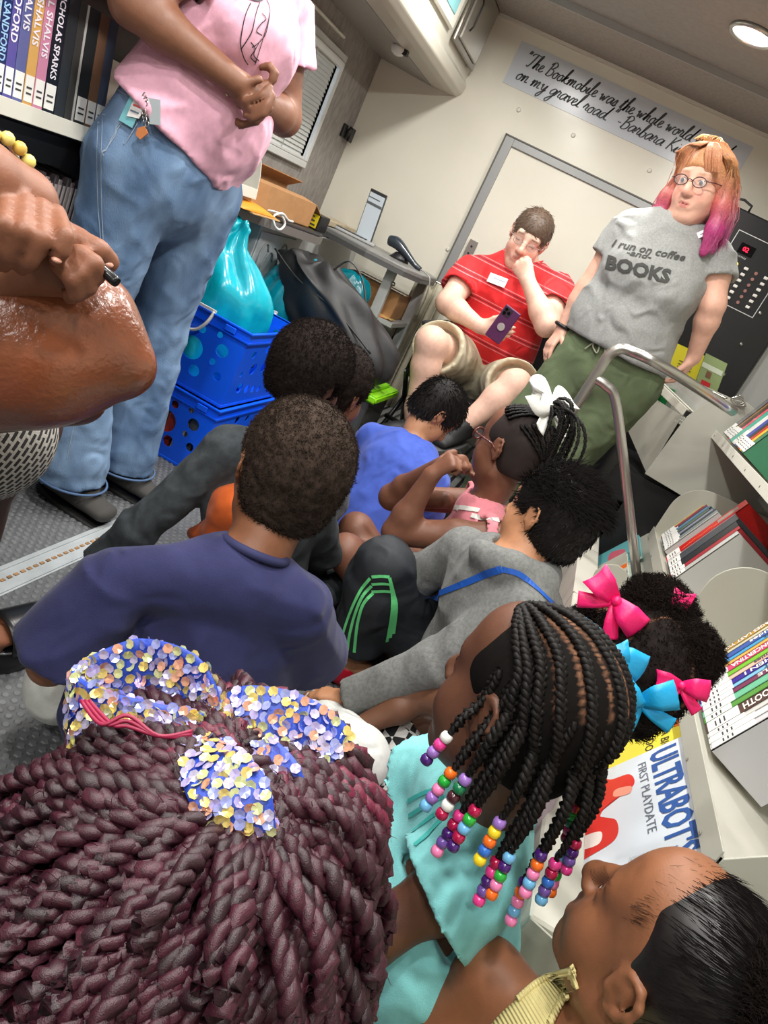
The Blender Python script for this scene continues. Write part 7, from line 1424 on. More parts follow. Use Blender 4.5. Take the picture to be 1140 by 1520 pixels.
def kid_navy():
    hc = V(-.322, 1.085, .640); f = unit(V(-.70, 1, -.04))
    sl, sr = PD(172, 858, 1.17), PD(442, 895, 1.20)
    root, J, H = kid('boy in navy T-shirt with cropped curly hair seen from behind, large in the middle', hc, f, V(-.29, 1.13, .10), sl, sr, nb=PD(372, 830, 1.18), chest=L3(V(-.29, 1.13, .10), L3(sl, sr, .5), .62), s=.78, hs=1.03, w=(.14, .128, .13), d=(.105, .095, .095), el=PD(75, 985, 1.25), wl=V(-.50, 1.12, .15), er=V(-.17, 1.22, .26), wr=V(-.24, 1.38, .14), hl=V(-.36, 1.16, .10), hr=V(-.22, 1.18, .10), kl=PZ(92, 1020, .12), kr=PZ(530, 1125, .16), al=V(-.40, 1.30, .06)); J['aR'] = V(-.16, 1.42, .06)
    B = Body(.005); trunk(B, J, -.004, .78); arm(B, J, 'l', 0, .78); arm(B, J, 'r', 0, .78); neck(B, J, H, .85, .055); add_head(B, H, True); add_hand(B, J['wl'], (0, .8, -.5), (0, 0, -1), (1, 0, 0), .8, .3); add_hand(B, J['wr'], (-.3, .8, -.2), (0, 0, -1), (-1, 0, 0), .8, .5)
    legs(B, dict(J, ar=J['aR']), .74); skin_mesh(B, root, rgb(132, 86, 60), H); add_eyes(H, root)
    def ex(B): B.econe(V(-.37, 1.03, .12), J['chest'], .15, .12, .135, .10, J['lat'], .05)
    sh = shirt(root, J, fabric('navy_jersey', 46, 48, 88, noise=.05), 'tshirt', .016, (.88, .70), .78, h=.005, amp=.010, freq=12, seed=31, flare=.030, extra=ex, neckr=.056); collar(sh, J, cmat('navy_rib', 44, 46, 85, .9), .051, 1, .0075, at=J['nb'] + Zu * .020)
    Jt = dict(J); Jt['ar'] = J['aR']; trousers(root, Jt, fabric('white_cotton', 206, 208, 204), 'trousers', .014, .80, (1.85, 1.85), amp=.006, seed=7)
    mh = mat('cropped_brown_black_hair', rgb(56, 46, 40), .9, spec=.08, noise=.3, nscale=70); o = short_afro(H, root, .011, 11000, 7, .006, mh, .0005, -.058, .0035)
def kid_blue():
    hc = PY(643, 614, 2.36); f = unit(V(.75, .45, -.62)); sl, sr = PY(552, 650, 2.30), PY(640, 712, 2.20); pel = PZ(572, 792, .13)
    root, J, H = kid('boy in royal blue T-shirt bending forward with black hair', hc, f, V(-.36, 2.10, .12), sl, sr, nb=PY(612, 665, 2.29), chest=PY(590, 700, 2.24), s=.74, hs=.86, up=(.35, .25, 1), w=(.12, .12, .12), el=V(-.42, 2.42, .24), wl=V(-.30, 2.52, .12), er=V(-.18, 2.30, .22), wr=V(-.14, 2.46, .12), hl=V(-.42, 2.16, .10), hr=V(-.32, 2.08, .10), kl=V(-.46, 2.34, .14), kr=PZ(534, 785, .20), al=PZ(520, 850, .06)); J['aR'] = PZ(505, 850, .06)
    B = Body(.006); trunk(B, J, -.004, .74); arm(B, J, 'l', 0, .74); arm(B, J, 'r', 0, .74); neck(B, J, H, .75); add_head(B, H, True); add_hand(B, J['wl'], (.5, .6, -.3), (0, 0, -1), (1, 0, 0), .75, .4); add_hand(B, J['wr'], (0, 1, -.2), (0, 0, -1), (-1, 0, 0), .75, .4)
    skin_mesh(B, root, TN, H); add_eyes(H, root); shirt(root, J, fabric('royal_blue_jersey', 64, 88, 176), 'tshirt', .016, (.6, .6), .74, amp=.006, freq=17, seed=41, extra=lambda B: B.cone(J['chest'], J['pel'], .11, .115, .04))
    Jt = dict(J); Jt['ar'] = J['aR']; tr = trousers(root, Jt, fabric('denim_blue', 52, 76, 120), 'jeans', .012, .74, (1.7, 1.7), seed=9)
    print_lines(tr, [[(512, 808), (530, 806), (552, 796), (566, 784)]], 2.0, .022, cmat('teal_patch', 24, 104, 122, .7), tr, 'teal_panel'); print_lines(tr, [[(520, 812), (540, 806), (556, 795)]], 2.0, .008, cmat('lime_patch', 170, 190, 70, .7), tr, 'lime_flash')
    shoe(root, PZ(520, 855, .07), PZ(478, 850, .035), cmat('grey_trainer', 104, 104, 102, .7), .85, 'shoe', cmat('pale_sole', 130, 130, 126, .6)); straight_hair(H, root, .010, 4000, 5, .018, -.1)
def straight_hair(H, root, t, n, seed, ln, spiky=0.0, nape=-.06, h=.0045):
    B = cap_hair(H, t, nape=nape, h=h); Vt, F_ = B.mesh(); N_ = normals(Vt, F_); o = mobj('hair', Vt, F_, M_blackhair, root, True); L = H.loc(Vt); mk = (np.linalg.norm(L - V(0, -.01, .03), axis=1) > .07)
    c = H.P(0, -.06, .10)
    combed('hair_strands', Vt, N_, n, M_blackhair, o, lambda P: unit_rows((P - c)) + H.f * .3, ln, .0008, .35 + spiky, seed, mask=mk, jit=.22); return o, Vt, N_
def unit_rows(a): return a / (np.linalg.norm(a, axis=1, keepdims=True) + 1e-9)
def kid_glasses():
    hc = PZ(757, 672, .69); f = unit(V(-1, .62, -.08)); sr, sl = PY(712, 770, 1.86), PY(748, 812, 1.80)
    sl, sr = PY(735, 800, 1.74), PY(705, 745, 1.98)
    root, J, H = kid('girl with braids, tortoise glasses and white bow resting fists at her mouth', hc, f, V(.02, 1.86, .11), sl, sr, nb=PY(716, 748, 1.87), s=.74, hs=.93, w=(.115, .105, .11), el=PY(588, 790, 1.70), wl=PY(640, 706, 1.70), er=PY(582, 738, 1.90), wr=PY(650, 735, 1.92), hl=V(-.02, 1.80, .10), hr=V(-.02, 1.93, .10), kl=PZ(535, 835, .27), kr=V(-.33, 1.95, .26), al=PZ(660, 862, .05)); J['aR'] = V(-.12, 2.0, .05); J['kl'] = V(-.30, 1.78, .26)
    J['ar'] = tuple(x / .74 * 1.05 for x in (.038, .032, .029, .020))
    B = Body(.005); trunk(B, J, -.004, .74); arm(B, J, 'l', 0, .74); neck(B, J, H, .8); add_head(B, H, True)
    B.chain([J['sr'], J['er'], PY(660, 742, 1.86)], [.038, .032, .024], .02)
    B.chain([J['er'], PY(600, 722, 1.88), PY(655, 690, 1.80)], [.030, .029, .021], .02)
    add_hand(B, J['wl'], unit(PY(664, 688, 1.70) - J['wl']), V(.7, .5, 0), V(0, .3, 1), .8, 1.45); add_hand(B, PY(656, 694, 1.80), unit(PY(678, 682, 1.78) - PY(656, 694, 1.80)), V(.6, -.3, -.4), V(0, 0, 1), .8, 1.45, thumb=(.7, .3, .6))
    B.chain([J['hl'], J['kl']], [.068, .046], .03).chain([J['kl'], J['al']], [.046, .03], .03).chain([J['hr'], J['kr']], [.068, .046], .03).chain([J['kr'], J['aR']], [.046, .03], .03)
    B.chain([PZ(705, 830, .20), PZ(625, 820, .24), PZ(600, 835, .24)], [.065, .056, .05], .03)
    B.chain([PZ(540, 835, .16), PZ(585, 800, .19), PZ(610, 770, .22)], [.034, .03, .03], .03)
    skin_mesh(B, root, rgb(116, 76, 58), H, lip=rgb(110, 60, 54)); add_eyes(H, root)
    def paint_tee(B): B.econe(PZ(700, 830, .2), J['chest'], .12, .09, .12, .085, J['lat'], .04)
    mp = fabric('pink_dress', 214, 130, 140); sh = shirt(root, J, mp, 'top', .012, (.10, .10), .74, amp=.005, freq=18, seed=51, extra=paint_tee, flare=.004, h=.005)
    print_lines(sh, [[(656, 742), (672, 752), (690, 754), (712, 758)], [(700, 765), (720, 770), (740, 772)]], 1.8, .012, cmat('white_piping', 222, 220, 214, .6), sh, 'white_trim')
    eyeglasses(H, root, cmat('tortoise', 96, 50, 44, .25), .0022, .021, .0165)
    # scalp, braids drawn back into a raised tail with white bow
    B = cap_hair(H, .0045, nape=-.05); Vt, F_ = B.mesh(); hb = mobj('hair', Vt, F_, mat('scalp_dark', rgb(34, 23, 20), .85, noise=.2, nscale=60), root, True)
    tail = V(0, -.55, 1.0); tail2 = V(0, -1.0, -.12); R = []
    for i, a in enumerate(np.linspace(-1.35, 1.35, 13)):
        d0 = V(math.sin(a) * 1.0, math.cos(a) * .95, .55 + .35 * math.cos(a)); P_ = [ellp(H, arc_dir(d0, tail, t), .009) for t in np.linspace(0, .96, 9)]; R += rope(P_, .0072, 62, 'braid')
    for i, a in enumerate(np.linspace(-1.2, 1.2, 9)):
        d0 = V(math.sin(a) * 1.0, -.25 - .3 * math.cos(a), .75 - .1 * abs(a)); P_ = [ellp(H, arc_dir(d0, V(0, -1, -.25), t), .009) for t in np.linspace(0, .95, 7)]; R += rope(P_, .007, 62, 'braid')
    tp = ellp(H, tail, .02); r = np.random.default_rng(3)
    for i in range(12):
        q = r.normal(0, .014, 3); P_ = catmull([tp, tp + H.u * .030 + q * .6, tp + H.u * .026 - H.f * .035 + q, tp - H.f * .055 - H.u * .02 + q * 1.3, tp - H.f * .058 - H.u * (.08 + .01 * i % 3) + q * 1.3], 5); R += rope(P_, .0065, 62, 'braid')
    tp2 = ellp(H, V(0, -1, -.25), .01)
    for i in range(7):
        q = r.normal(0, .010, 3); R += rope(catmull([tp2, tp2 - H.f * .02 - H.u * .02 + q, tp2 - H.f * .015 - H.u * .06 + q, tp2 - H.u * .11 + q * 1.2], 5), .006, 62, 'braid')
    each_rope('braid', R, 3, M_blackhair, hb, 5)
    mb_ = mat('white_bow_ribbon', rgb(226, 226, 222), .6, bump=.3, bscale=200); c = tp + H.u * .012 + H.f * .004; cam_d = unit(O0 - c); bow(c + H.u * .01, unit(H.l * 1.0 + H.u * .1), unit(H.u * .8 + H.f * .5), unit(H.f * .5 + H.u * .7), .082, mb_, root, label='white ribbon bow')
def kid_hoodie():
    hc = PZ(812, 775, .66); f = unit(V(-1, .72, -.12)); sl, sr = PY(775, 905, 1.40), PY(690, 822, 1.62)
    root, J, H = kid('boy in grey hoodie with blue trim and green-striped black trousers, spiky hair', hc, f, V(.14, 1.62, .11), sl, sr, nb=PY(752, 838, 1.50), chest=PY(745, 905, 1.52), s=.78, hs=.95, up=(.12, 0, 1), w=(.14, .13, .13), d=(.105, .10, .10), el=PY(648, 985, 1.36), wl=PY(515, 1038, 1.36), er=PY(625, 850, 1.66), wr=PY(560, 930, 1.72), hl=PZ(690, 985, .12), hr=V(.06, 1.75, .10), kl=PZ(572, 840, .36), kr=PZ(560, 860, .30), al=PZ(520, 980, .07)); J['aR'] = V(-.18, 1.76, .07)
    B = Body(.005); trunk(B, J, -.004, .78); arm(B, J, 'l', 0, .78); arm(B, J, 'r', 0, .78); neck(B, J, H, .85, .05); add_head(B, H, True); add_hand(B, J['wl'], (-.8, 0, -.3), (0, 0, -1), (0, 1, 0), .75, .5); B.chain([J['kl'], J['al']], [.04, .028], .02); add_foot(B, J['al'] + V(0, 0, 0), PZ(508, 1002, .03) + V(-.05, 0, 0), .75)
    skin_mesh(B, root, rgb(180, 128, 94), H); add_eyes(H, root)
    mg = wrinkle(mat('grey_fleece', rgb(112, 114, 112), .95, noise=.16, nscale=140, bump=.5, bscale=500, sheen=.1))
    def ex(B):
        B.econe(PZ(735, 985, .14), J['chest'], .14, .11, .14, .105, J['lat'], .04)
        # hood folded behind the neck
        a, u_ = J['nb'], unit(H.f); B.chain([a + H.l * .075 + u_ * .02 + Zu * .01, a + H.l * .06 - u_ * .055 + Zu * .015, a - u_ * .085 + Zu * .0, a - H.l * .06 - u_ * .055 + Zu * .015, a - H.l * .075 + u_ * .02 + Zu * .01], [.026, .034, .042, .034, .026], .02)
    sh = shirt(root, J, mg, 'hoodie', .018, (1.96, 1.9), .78, h=.0055, amp=.007, freq=16, seed=61, extra=ex, neckr=.06, flare=.006)
    mbz = mat('blue_zip_tape', rgb(24, 84, 176), .6)
    print_lines(sh, [[(745, 845), (722, 852), (700, 862), (660, 878), (625, 890), (590, 898)]], 1.5, .015, mbz, sh, 'zip_tape'); print_lines(sh, [[(745, 845), (770, 852), (795, 872), (822, 898)]], 1.5, .011, mbz, sh, 'hood_seam')
    mt = wrinkle(mat('black_track_fabric', rgb(34, 38, 44), .7, noise=.1, nscale=40, bump=.2, bscale=300)); Jt = dict(J); Jt['ar'] = J['aR']; tr = trousers(root, Jt, mt, 'track_trousers', .014, .80, (1.85, 1.85), R=(.08, .066, .058, .045), amp=.006, freq=18, seed=11, h=.006, flare=.012)
    gm = mat('mint_green_stripe', rgb(110, 224, 140), .5)
    for k in range(3):
        print_lines(tr, [[(552 + k * 0, 856 + k * 11), (566 + k * 2, 855 + k * 11), (578 + k * 2, 856 + k * 11)], [(550 - k * -2, 858 + k * 11), (536 + k * 2, 876 + k * 10), (522 + k * 5, 905 + k * 8), (510 + k * 9, 940 + k * 4), (506 + k * 10, 962 + k * 3)]], 1.6, .0075, gm, tr, 'green_stripe')
        print_lines(tr, [[(578 + k * 2, 857 + k * 11), (584 - k * 1, 880 + k * 9), (588 - k * 4, 902 + k * 8), (584 - k * 5, 940 + k * 6)]], 1.6, .0075, gm, tr, 'green_stripe')
    mrd = mat('red_clog', rgb(196, 24, 48), .4); a, t_ = J['al'] - Zu * .03, PZ(508, 1002, .03) + V(-.06, 0, 0); o = shoe(root, a, t_, mrd, .82, 'sandal', mrd)
    B_ = straight_hair(H, root, .011, 5000, 8, .014, -.15, nape=-.06, h=.004); o, Vt, N_ = B_; L = H.loc(Vt); mk = (L[:, 2] > .055)
    combed('spiky_top', Vt, N_, 3200, M_blackhair, o, lambda P: np.tile(H.u * .1 - H.f * .9, (len(P), 1)) - unit_rows(H.P(0, .02, .1) - P) * .3, .026, .0008, .45, 9, mask=mk, jit=.3)
BEADC = dict(w=(232, 232, 228), p=(222, 60, 140), l=(150, 110, 190), o=(240, 110, 30), g=(40, 170, 60), d=(20, 110, 70), c=(110, 180, 226), k=(236, 130, 180), v=(70, 30, 110), y=(240, 210, 40), m=(170, 20, 70), b=(50, 110, 200), r=(110, 80, 160), n=(70, 30, 40))
_bp = {}
def bead(p, ax, key, parent, r=.0066):
    ax = unit(ax)
    if key not in _bp:
        b = MB(); n = 12; prof = [(-.78, .42), (-.80, .62), (-.6, .92), (0, 1.05), (.6, .92), (.80, .62), (.78, .42)]; vs = []
        for z, q in prof:
            for k in range(n): a = math.tau * k / n; vs.append((r * q * math.cos(a), r * q * math.sin(a), r * z))
        fs = [(i * n + k, i * n + (k + 1) % n, (i + 1) * n + (k + 1) % n, (i + 1) * n + k) for i in range(6) for k in range(n)]; me = bpy.data.meshes.new('bead'); me.from_pydata(vs, [], fs); me.polygons.foreach_set('use_smooth', [True] * len(me.polygons)); me.materials.append(mat('bead_' + key, rgb(*BEADC[key]), .18, coat=.4)); _bp[key] = me
    o = bpy.data.objects.new('bead', _bp[key]); C.objects.link(o); o.parent = parent; o.location = Vector(p) - wloc(parent); o.rotation_mode = 'QUATERNION'; o.rotation_quaternion = Vector(ax).to_track_quat('Z', 'Y'); return o
def kid_beads():
    hc = V(.128, .755, .672); f = unit(V(-1, .75, -.05)); sl, sr = PY(705, 1290, .69), PY(620, 1165, .86)
    sl, sr = PZ(712, 1300, .465), PZ(662, 1160, .45)
    root, J, H = kid('girl in turquoise T-shirt with beaded cornrow braids', hc, f, V(.20, .82, .08), sl, sr, nb=PZ(728, 1200, .50), chest=V(.18, .80, .32), s=.74, hs=.97, w=(.12, .105, .105), el=PZ(566, 1378, .37), wl=PZ(505, 1430, .27), er=PZ(588, 1205, .30), wr=PZ(540, 1290, .16), hl=V(.10, .72, .08), hr=V(.07, .86, .08), kl=V(-.06, .74, .13), kr=V(-.09, .90, .13), al=V(.03, .85, .05)); J['aR'] = V(-.02, .78, .05)
    B = Body(.0045); trunk(B, J, -.004, .74); arm(B, J, 'l', 0, .74); arm(B, J, 'r', 0, .74); neck(B, J, H, .8); add_head(B, H, True); add_hand(B, J['wl'], (-.6, .1, -.4), (0, 0, -1), (0, 1, 0), .8, .4); add_hand(B, J['wr'], (-.2, -.8, -.4), (0, 0, -1), (0, 1, 0), .8, .4)
    skin_mesh(B, root, rgb(96, 62, 46), H); add_eyes(H, root)
    def ex(B): B.econe(V(.20, .82, .10), J['chest'], .15, .12, .13, .10, J['lat'], .05)
    sh = shirt(root, J, fabric('turquoise_jersey', 128, 202, 204, noise=.05), 'tshirt', .016, (.46, .22), .74, h=.005, amp=.008, freq=14, seed=71, flare=.030, extra=ex, neckr=.053); collar(sh, J, cmat('turquoise_rib', 120, 194, 198, .9), .048, 1, .007, at=J['nb'] + Zu * .018)
    for ln in ([(652, 1172), (630, 1178), (606, 1190)], [(660, 1182), (634, 1196), (608, 1212)], [(664, 1196), (640, 1214), (612, 1236)], [(658, 1214), (634, 1240), (616, 1256)]): print_lines(sh, [ln], .8, .006, cmat('teal_print', 60, 176, 170, .7), sh, 'teal_shell_print')
    Jt = dict(J); Jt['ar'] = J['aR']; trousers(root, Jt, fabric('pale_grey_denim', 130, 138, 148), 'trousers', .014, .78, (1.85, 1.85), seed=17, h=.006)
    B = cap_hair(H, .004, nape=-.055, h=.004, front=.06); Vt, F_ = B.mesh(); L = H.loc(Vt)
    # partings: lines of scalp between the rows
    lanes = np.linspace(-1.25, 1.25, 11); apex = V(.0, .78, .62)
    dirs = L - V(0, -.012, .042); dirs = dirs / np.array([.0745, .094, .0825]); dirs /= np.linalg.norm(dirs, axis=1, keepdims=True)
    def lane_curve(a, t): 
        e = V(math.sin(a) * 1.0, -math.cos(a) * .9, -.30 if abs(a) < 1 else -.1); q = V(math.sin(a) * .28 + .0, .80 - .12 * abs(a), .72); m_ = unit(V(math.sin(a) * 1.15, -.05 - .25 * math.cos(a), .85 - .28 * abs(a))); return arc_dir(q, m_, t * 2) if t < .5 else arc_dir(m_, e, t * 2 - 1)
    col = np.tile(np.array(rgb(17, 14, 13)), (len(Vt), 1)); part = np.full(len(Vt), 9.)
    for a in (lanes[:-1] + lanes[1:]) / 2:
        for t in np.linspace(0, .75, 50): d = lane_curve(a, t); part = np.minimum(part, np.arccos(np.clip(dirs @ d, -1, 1)))
    m_ = np.clip(1 - part / .035, 0, 1)[:, None]; col = col * (1 - m_) + np.array(rgb(146, 104, 80)) * m_
    hb = mobj('hair', Vt, F_, mat('scalp_and_roots', (.1, .1, .1), .85, spec=.12, attr='Col', noise=.15, nscale=80), root, True, col=col)
    seqs = ['wplv', 'gbdk', 'ogkc', 'dgcp', 'mvrp', 'pmbrc', 'vokck', 'cvgko', 'lyobу'.replace('у', 'y'), 'mgcmv', 'ldnwm']; R = []; bd = []
    for i, a in enumerate(lanes):
        P_ = [ellp(H, lane_curve(a, t), .0065) for t in np.linspace(0, 1, 18)]; e = P_[-1]; out = unit((e - H.c) * V(1, 1, 0)); ln = (.055, .07, .085, .095, .085, .10, .085, .10, .07, .09, .07)[i]
        tail_ = [e + out * .016 - Zu * ln * .3, e + out * .022 - Zu * ln * .65, e + out * .024 - Zu * ln]; R += rope(catmull(P_ + tail_, 3), .0082, 48, 'braid', 7)
        p = tail_[-1]; d = unit(-Zu + out * .25)
        for j, ch in enumerate(seqs[i]): bd.append((p + d * (.006 + .0108 * j), d, ch))
    # two more hanging braids per side in front of the ear and extra back ones
    for q, a, ln, sq in ((1, 1.75, .045, 'wplv'), (1, 1.45, .07, 'ogklc'), (1, 1.1, .10, 'pmvrk'), (-1, -1.6, .08, 'ldgnw'), (1, .55, .12, 'mpvrp'), (1, .18, .135, 'vokck'), (-1, -.3, .12, 'cvgko'), (-1, -.75, .09, 'mgdpm')):
        e = ellp(H, V(math.sin(a), -math.cos(a) * .9, -.25), .006); out = unit((e - H.c) * V(1, 1, 0)); P_ = [ellp(H, V(math.sin(a), -math.cos(a) * .9, .25), .006), e, e + out * .014 - Zu * ln * .5, e + out * .02 - Zu * ln]; R += rope(catmull(P_, 5), .0075, 50, 'braid', 6); p = P_[-1]; d = unit(-Zu + out * .3)
        for j, ch in enumerate(sq): bd.append((p + d * (.006 + .0108 * j), d, ch))
    each_rope('braid', R, 3, M_blackhair, hb, 7)
    for p, d, ch in bd: bead(p, d, ch, hb)
def afro_puff(c, r, m, parent, seed, n=6000, name='hair_puff'):
    B = Body(.004); B.ell(c, (r, r, r * .95), None, .01); Vt, F_ = B.mesh(); N_ = normals(Vt, F_); Vt = Vt + N_ * (.003 * wav(Vt, 120, seed) + .0022 * wav(Vt, 300, seed + 1))[:, None]; o = mobj(name, Vt, F_, m, parent, True); curls(name + '_curls', Vt, N_, n, m, o, .015, .00055, .0035, seed, 6); return o
def kid_puffs():
    hc = V(.262, 1.03, .655); f = unit(V(-.9, 1, 0)); sl, sr = V(.17, .98, .45), V(.27, 1.17, .45)
    root, J, H = kid('girl with four afro puffs and pink and blue bows, checkered trousers', hc, f, V(.20, 1.14, .08), sl, sr, nb=V(.215, 1.06, .50), s=.74, hs=.9, w=(.115, .105, .11), el=PZ(668, 1085, .20), wl=PZ(560, 1072, .13), er=V(.05, 1.35, .26), wr=PZ(520, 1085, .14), hl=V(.12, 1.12, .08), hr=V(.20, 1.24, .08), kl=PZ(640, 1075, .10), kr=V(.0, 1.42, .14), al=PZ(545, 1062, .04)); J['aR'] = V(-.03, 1.40, .04)
    B = Body(.005); trunk(B, J, -.004, .74); arm(B, J, 'l', 0, .72); arm(B, J, 'r', 0, .72); neck(B, J, H, .8); add_head(B, H, True); add_hand(B, J['wl'], unit(PZ(515, 1078, .12) - J['wl']), (0, 0, -1), (0, 1, 0), .75, .4)
    B.chain([PZ(505, 1082, .13), PZ(545, 1092, .13), PZ(600, 1145, .11), PZ(640, 1200, .1)], [.018, .024, .030, .036], .02); skin_mesh(B, root, rgb(104, 70, 52), H); add_eyes(H, root)
    shirt(root, J, fabric('pale_top', 190, 170, 180), 'top', .012, (.5, .5), .74, seed=81, h=.006)
    mc = mat('checkered_cloth', rgb(220, 220, 216), .85); nt = mc.node_tree; ck = nt.nodes.new('ShaderNodeTexChecker'); ck.inputs['Scale'].default_value = 44; ck.inputs['Color1'].default_value = (*rgb(30, 30, 32), 1); ck.inputs['Color2'].default_value = (*rgb(220, 220, 216), 1); tcn = [n for n in nt.nodes if n.type == 'TEX_COORD'][0]; nt.links.new(tcn.outputs['Object'], ck.inputs['Vector']); nt.links.new(ck.outputs['Color'], nt.nodes['Principled BSDF'].inputs['Base Color'])
    Jt = dict(J); Jt['ar'] = J['aR']; trousers(root, Jt, mc, 'checkered_trousers', .014, .78, (1.6, 1.6), seed=27, h=.006, extra=lambda B: B.chain([PZ(560, 1045, .04), PZ(640, 1050, .05), PZ(660, 1090, .06)], [.03, .045, .05], .03))
    B = cap_hair(H, .008, nape=-.055); Vt, F_ = B.mesh(); N_ = normals(Vt, F_); Vt = Vt + N_ * (.0022 * wav(Vt, 170, 4))[:, None]; L = H.loc(Vt); col = np.tile(np.array(rgb(30, 25, 24)), (len(Vt), 1)); m_ = np.clip(1 - np.minimum(np.abs(L[:, 0]) / .0032, np.abs(L[:, 1] + .02 + .1 * np.abs(L[:, 0])) / .0032), 0, 1)[:, None] * (L[:, 2] > .0)[:, None]; col = col * (1 - m_) + np.array(rgb(120, 84, 64)) * m_
    hb = mobj('hair', Vt, F_, mat('dark_roots', (.1, .1, .1), .9, spec=.08, attr='Col', noise=.2, nscale=90), root, True, col=col); mk = np.linalg.norm(L - V(0, -.01, .03), axis=1) > .07; curls('hair_curls', Vt, N_, 5000, M_afro, hb, .008, .0006, .003, 3, 5, mk)
    c1, c2 = PD(975, 908, 1.14), PD(1012, 970, 1.12); afro_puff(c1, .046, M_afro, hb, 3); afro_puff(c2, .044, M_afro, hb, 5); afro_puff(PD(870, 935, 1.12), .026, M_afro, hb, 8, 2500)
    R = []
    for a, b_ in (((940, 960), (985, 940)), ((930, 985), (1000, 985)), ((965, 1000), (1005, 990)), ((955, 940), (975, 925)), ((985, 1020), (1000, 990))):
        p0, p1 = PD(*a, 1.10), PD(*b_, 1.09); R += rope([p0, L3(p0, p1, .5) + Zu * .008, p1], .012, 22, 'twist', 7)
    each_rope('twist', R, 2, M_blackhair, hb)
    mp, mb_ = mat('hot_pink_ribbon', rgb(238, 26, 110), .45, bump=.2, bscale=300), mat('sky_blue_ribbon', rgb(24, 160, 214), .45, bump=.2, bscale=300)
    def bw(x, y, D, ang, sz, m, lb):
        c = PD(x, y, D); vx = unit(np.array(_cx)); vy = unit(np.array(_cy)); sd = vx * math.cos(ang) - vy * math.sin(ang); up = vx * math.sin(ang) + vy * math.cos(ang); bow(c, sd, up, unit(O0 - c), sz, m, root, label=lb)
    bw(915, 892, 1.05, .9, .046, mp, 'hot pink bow by the front puff'); bw(1004, 915, 1.12, 1.9, .036, mp, 'hot pink bow between the puffs'); bw(1012, 1018, 1.05, .2, .034, mp, 'hot pink bow under the rear puff')
    bw(905, 965, .90, .55, .042, mb_, 'sky blue bow nearest the braids'); bw(925, 1002, .90, 1.3, .036, mb_, 'sky blue bow in the middle'); bw(950, 1042, .92, -.2, .040, mb_, 'sky blue bow at the nape')
def patch(o, cs, hw, m, parent, name, lift=.004, nv=9, Y=.6):
    P_ = catmull([V(x, y, 0) for x, y in cs], 5); n = len(P_); W_ = np.interp(np.linspace(0, 1, n), np.linspace(0, 1, len(hw)), hw); vs = []
    for i, p in enumerate(P_):
        t = unit(P_[min(i + 1, n - 1)] - P_[max(i - 1, 0)]); q = V(-t[1], t[0], 0)
        for j in range(nv): s_ = (j / (nv - 1) * 2 - 1); w_ = p + q * s_ * W_[i]; c, nn = hit(o, w_[0], w_[1], Y); vs.append(c + nn * lift * (1 - .6 * abs(s_) ** 4))
    fs = [(i * nv + j, (i + 1) * nv + j, (i + 1) * nv + j + 1, i * nv + j + 1) for i in range(n - 1) for j in range(nv - 1)]; b = MB(); b.add(vs, fs, True); return b.build(name, m, parent, solid=.003)
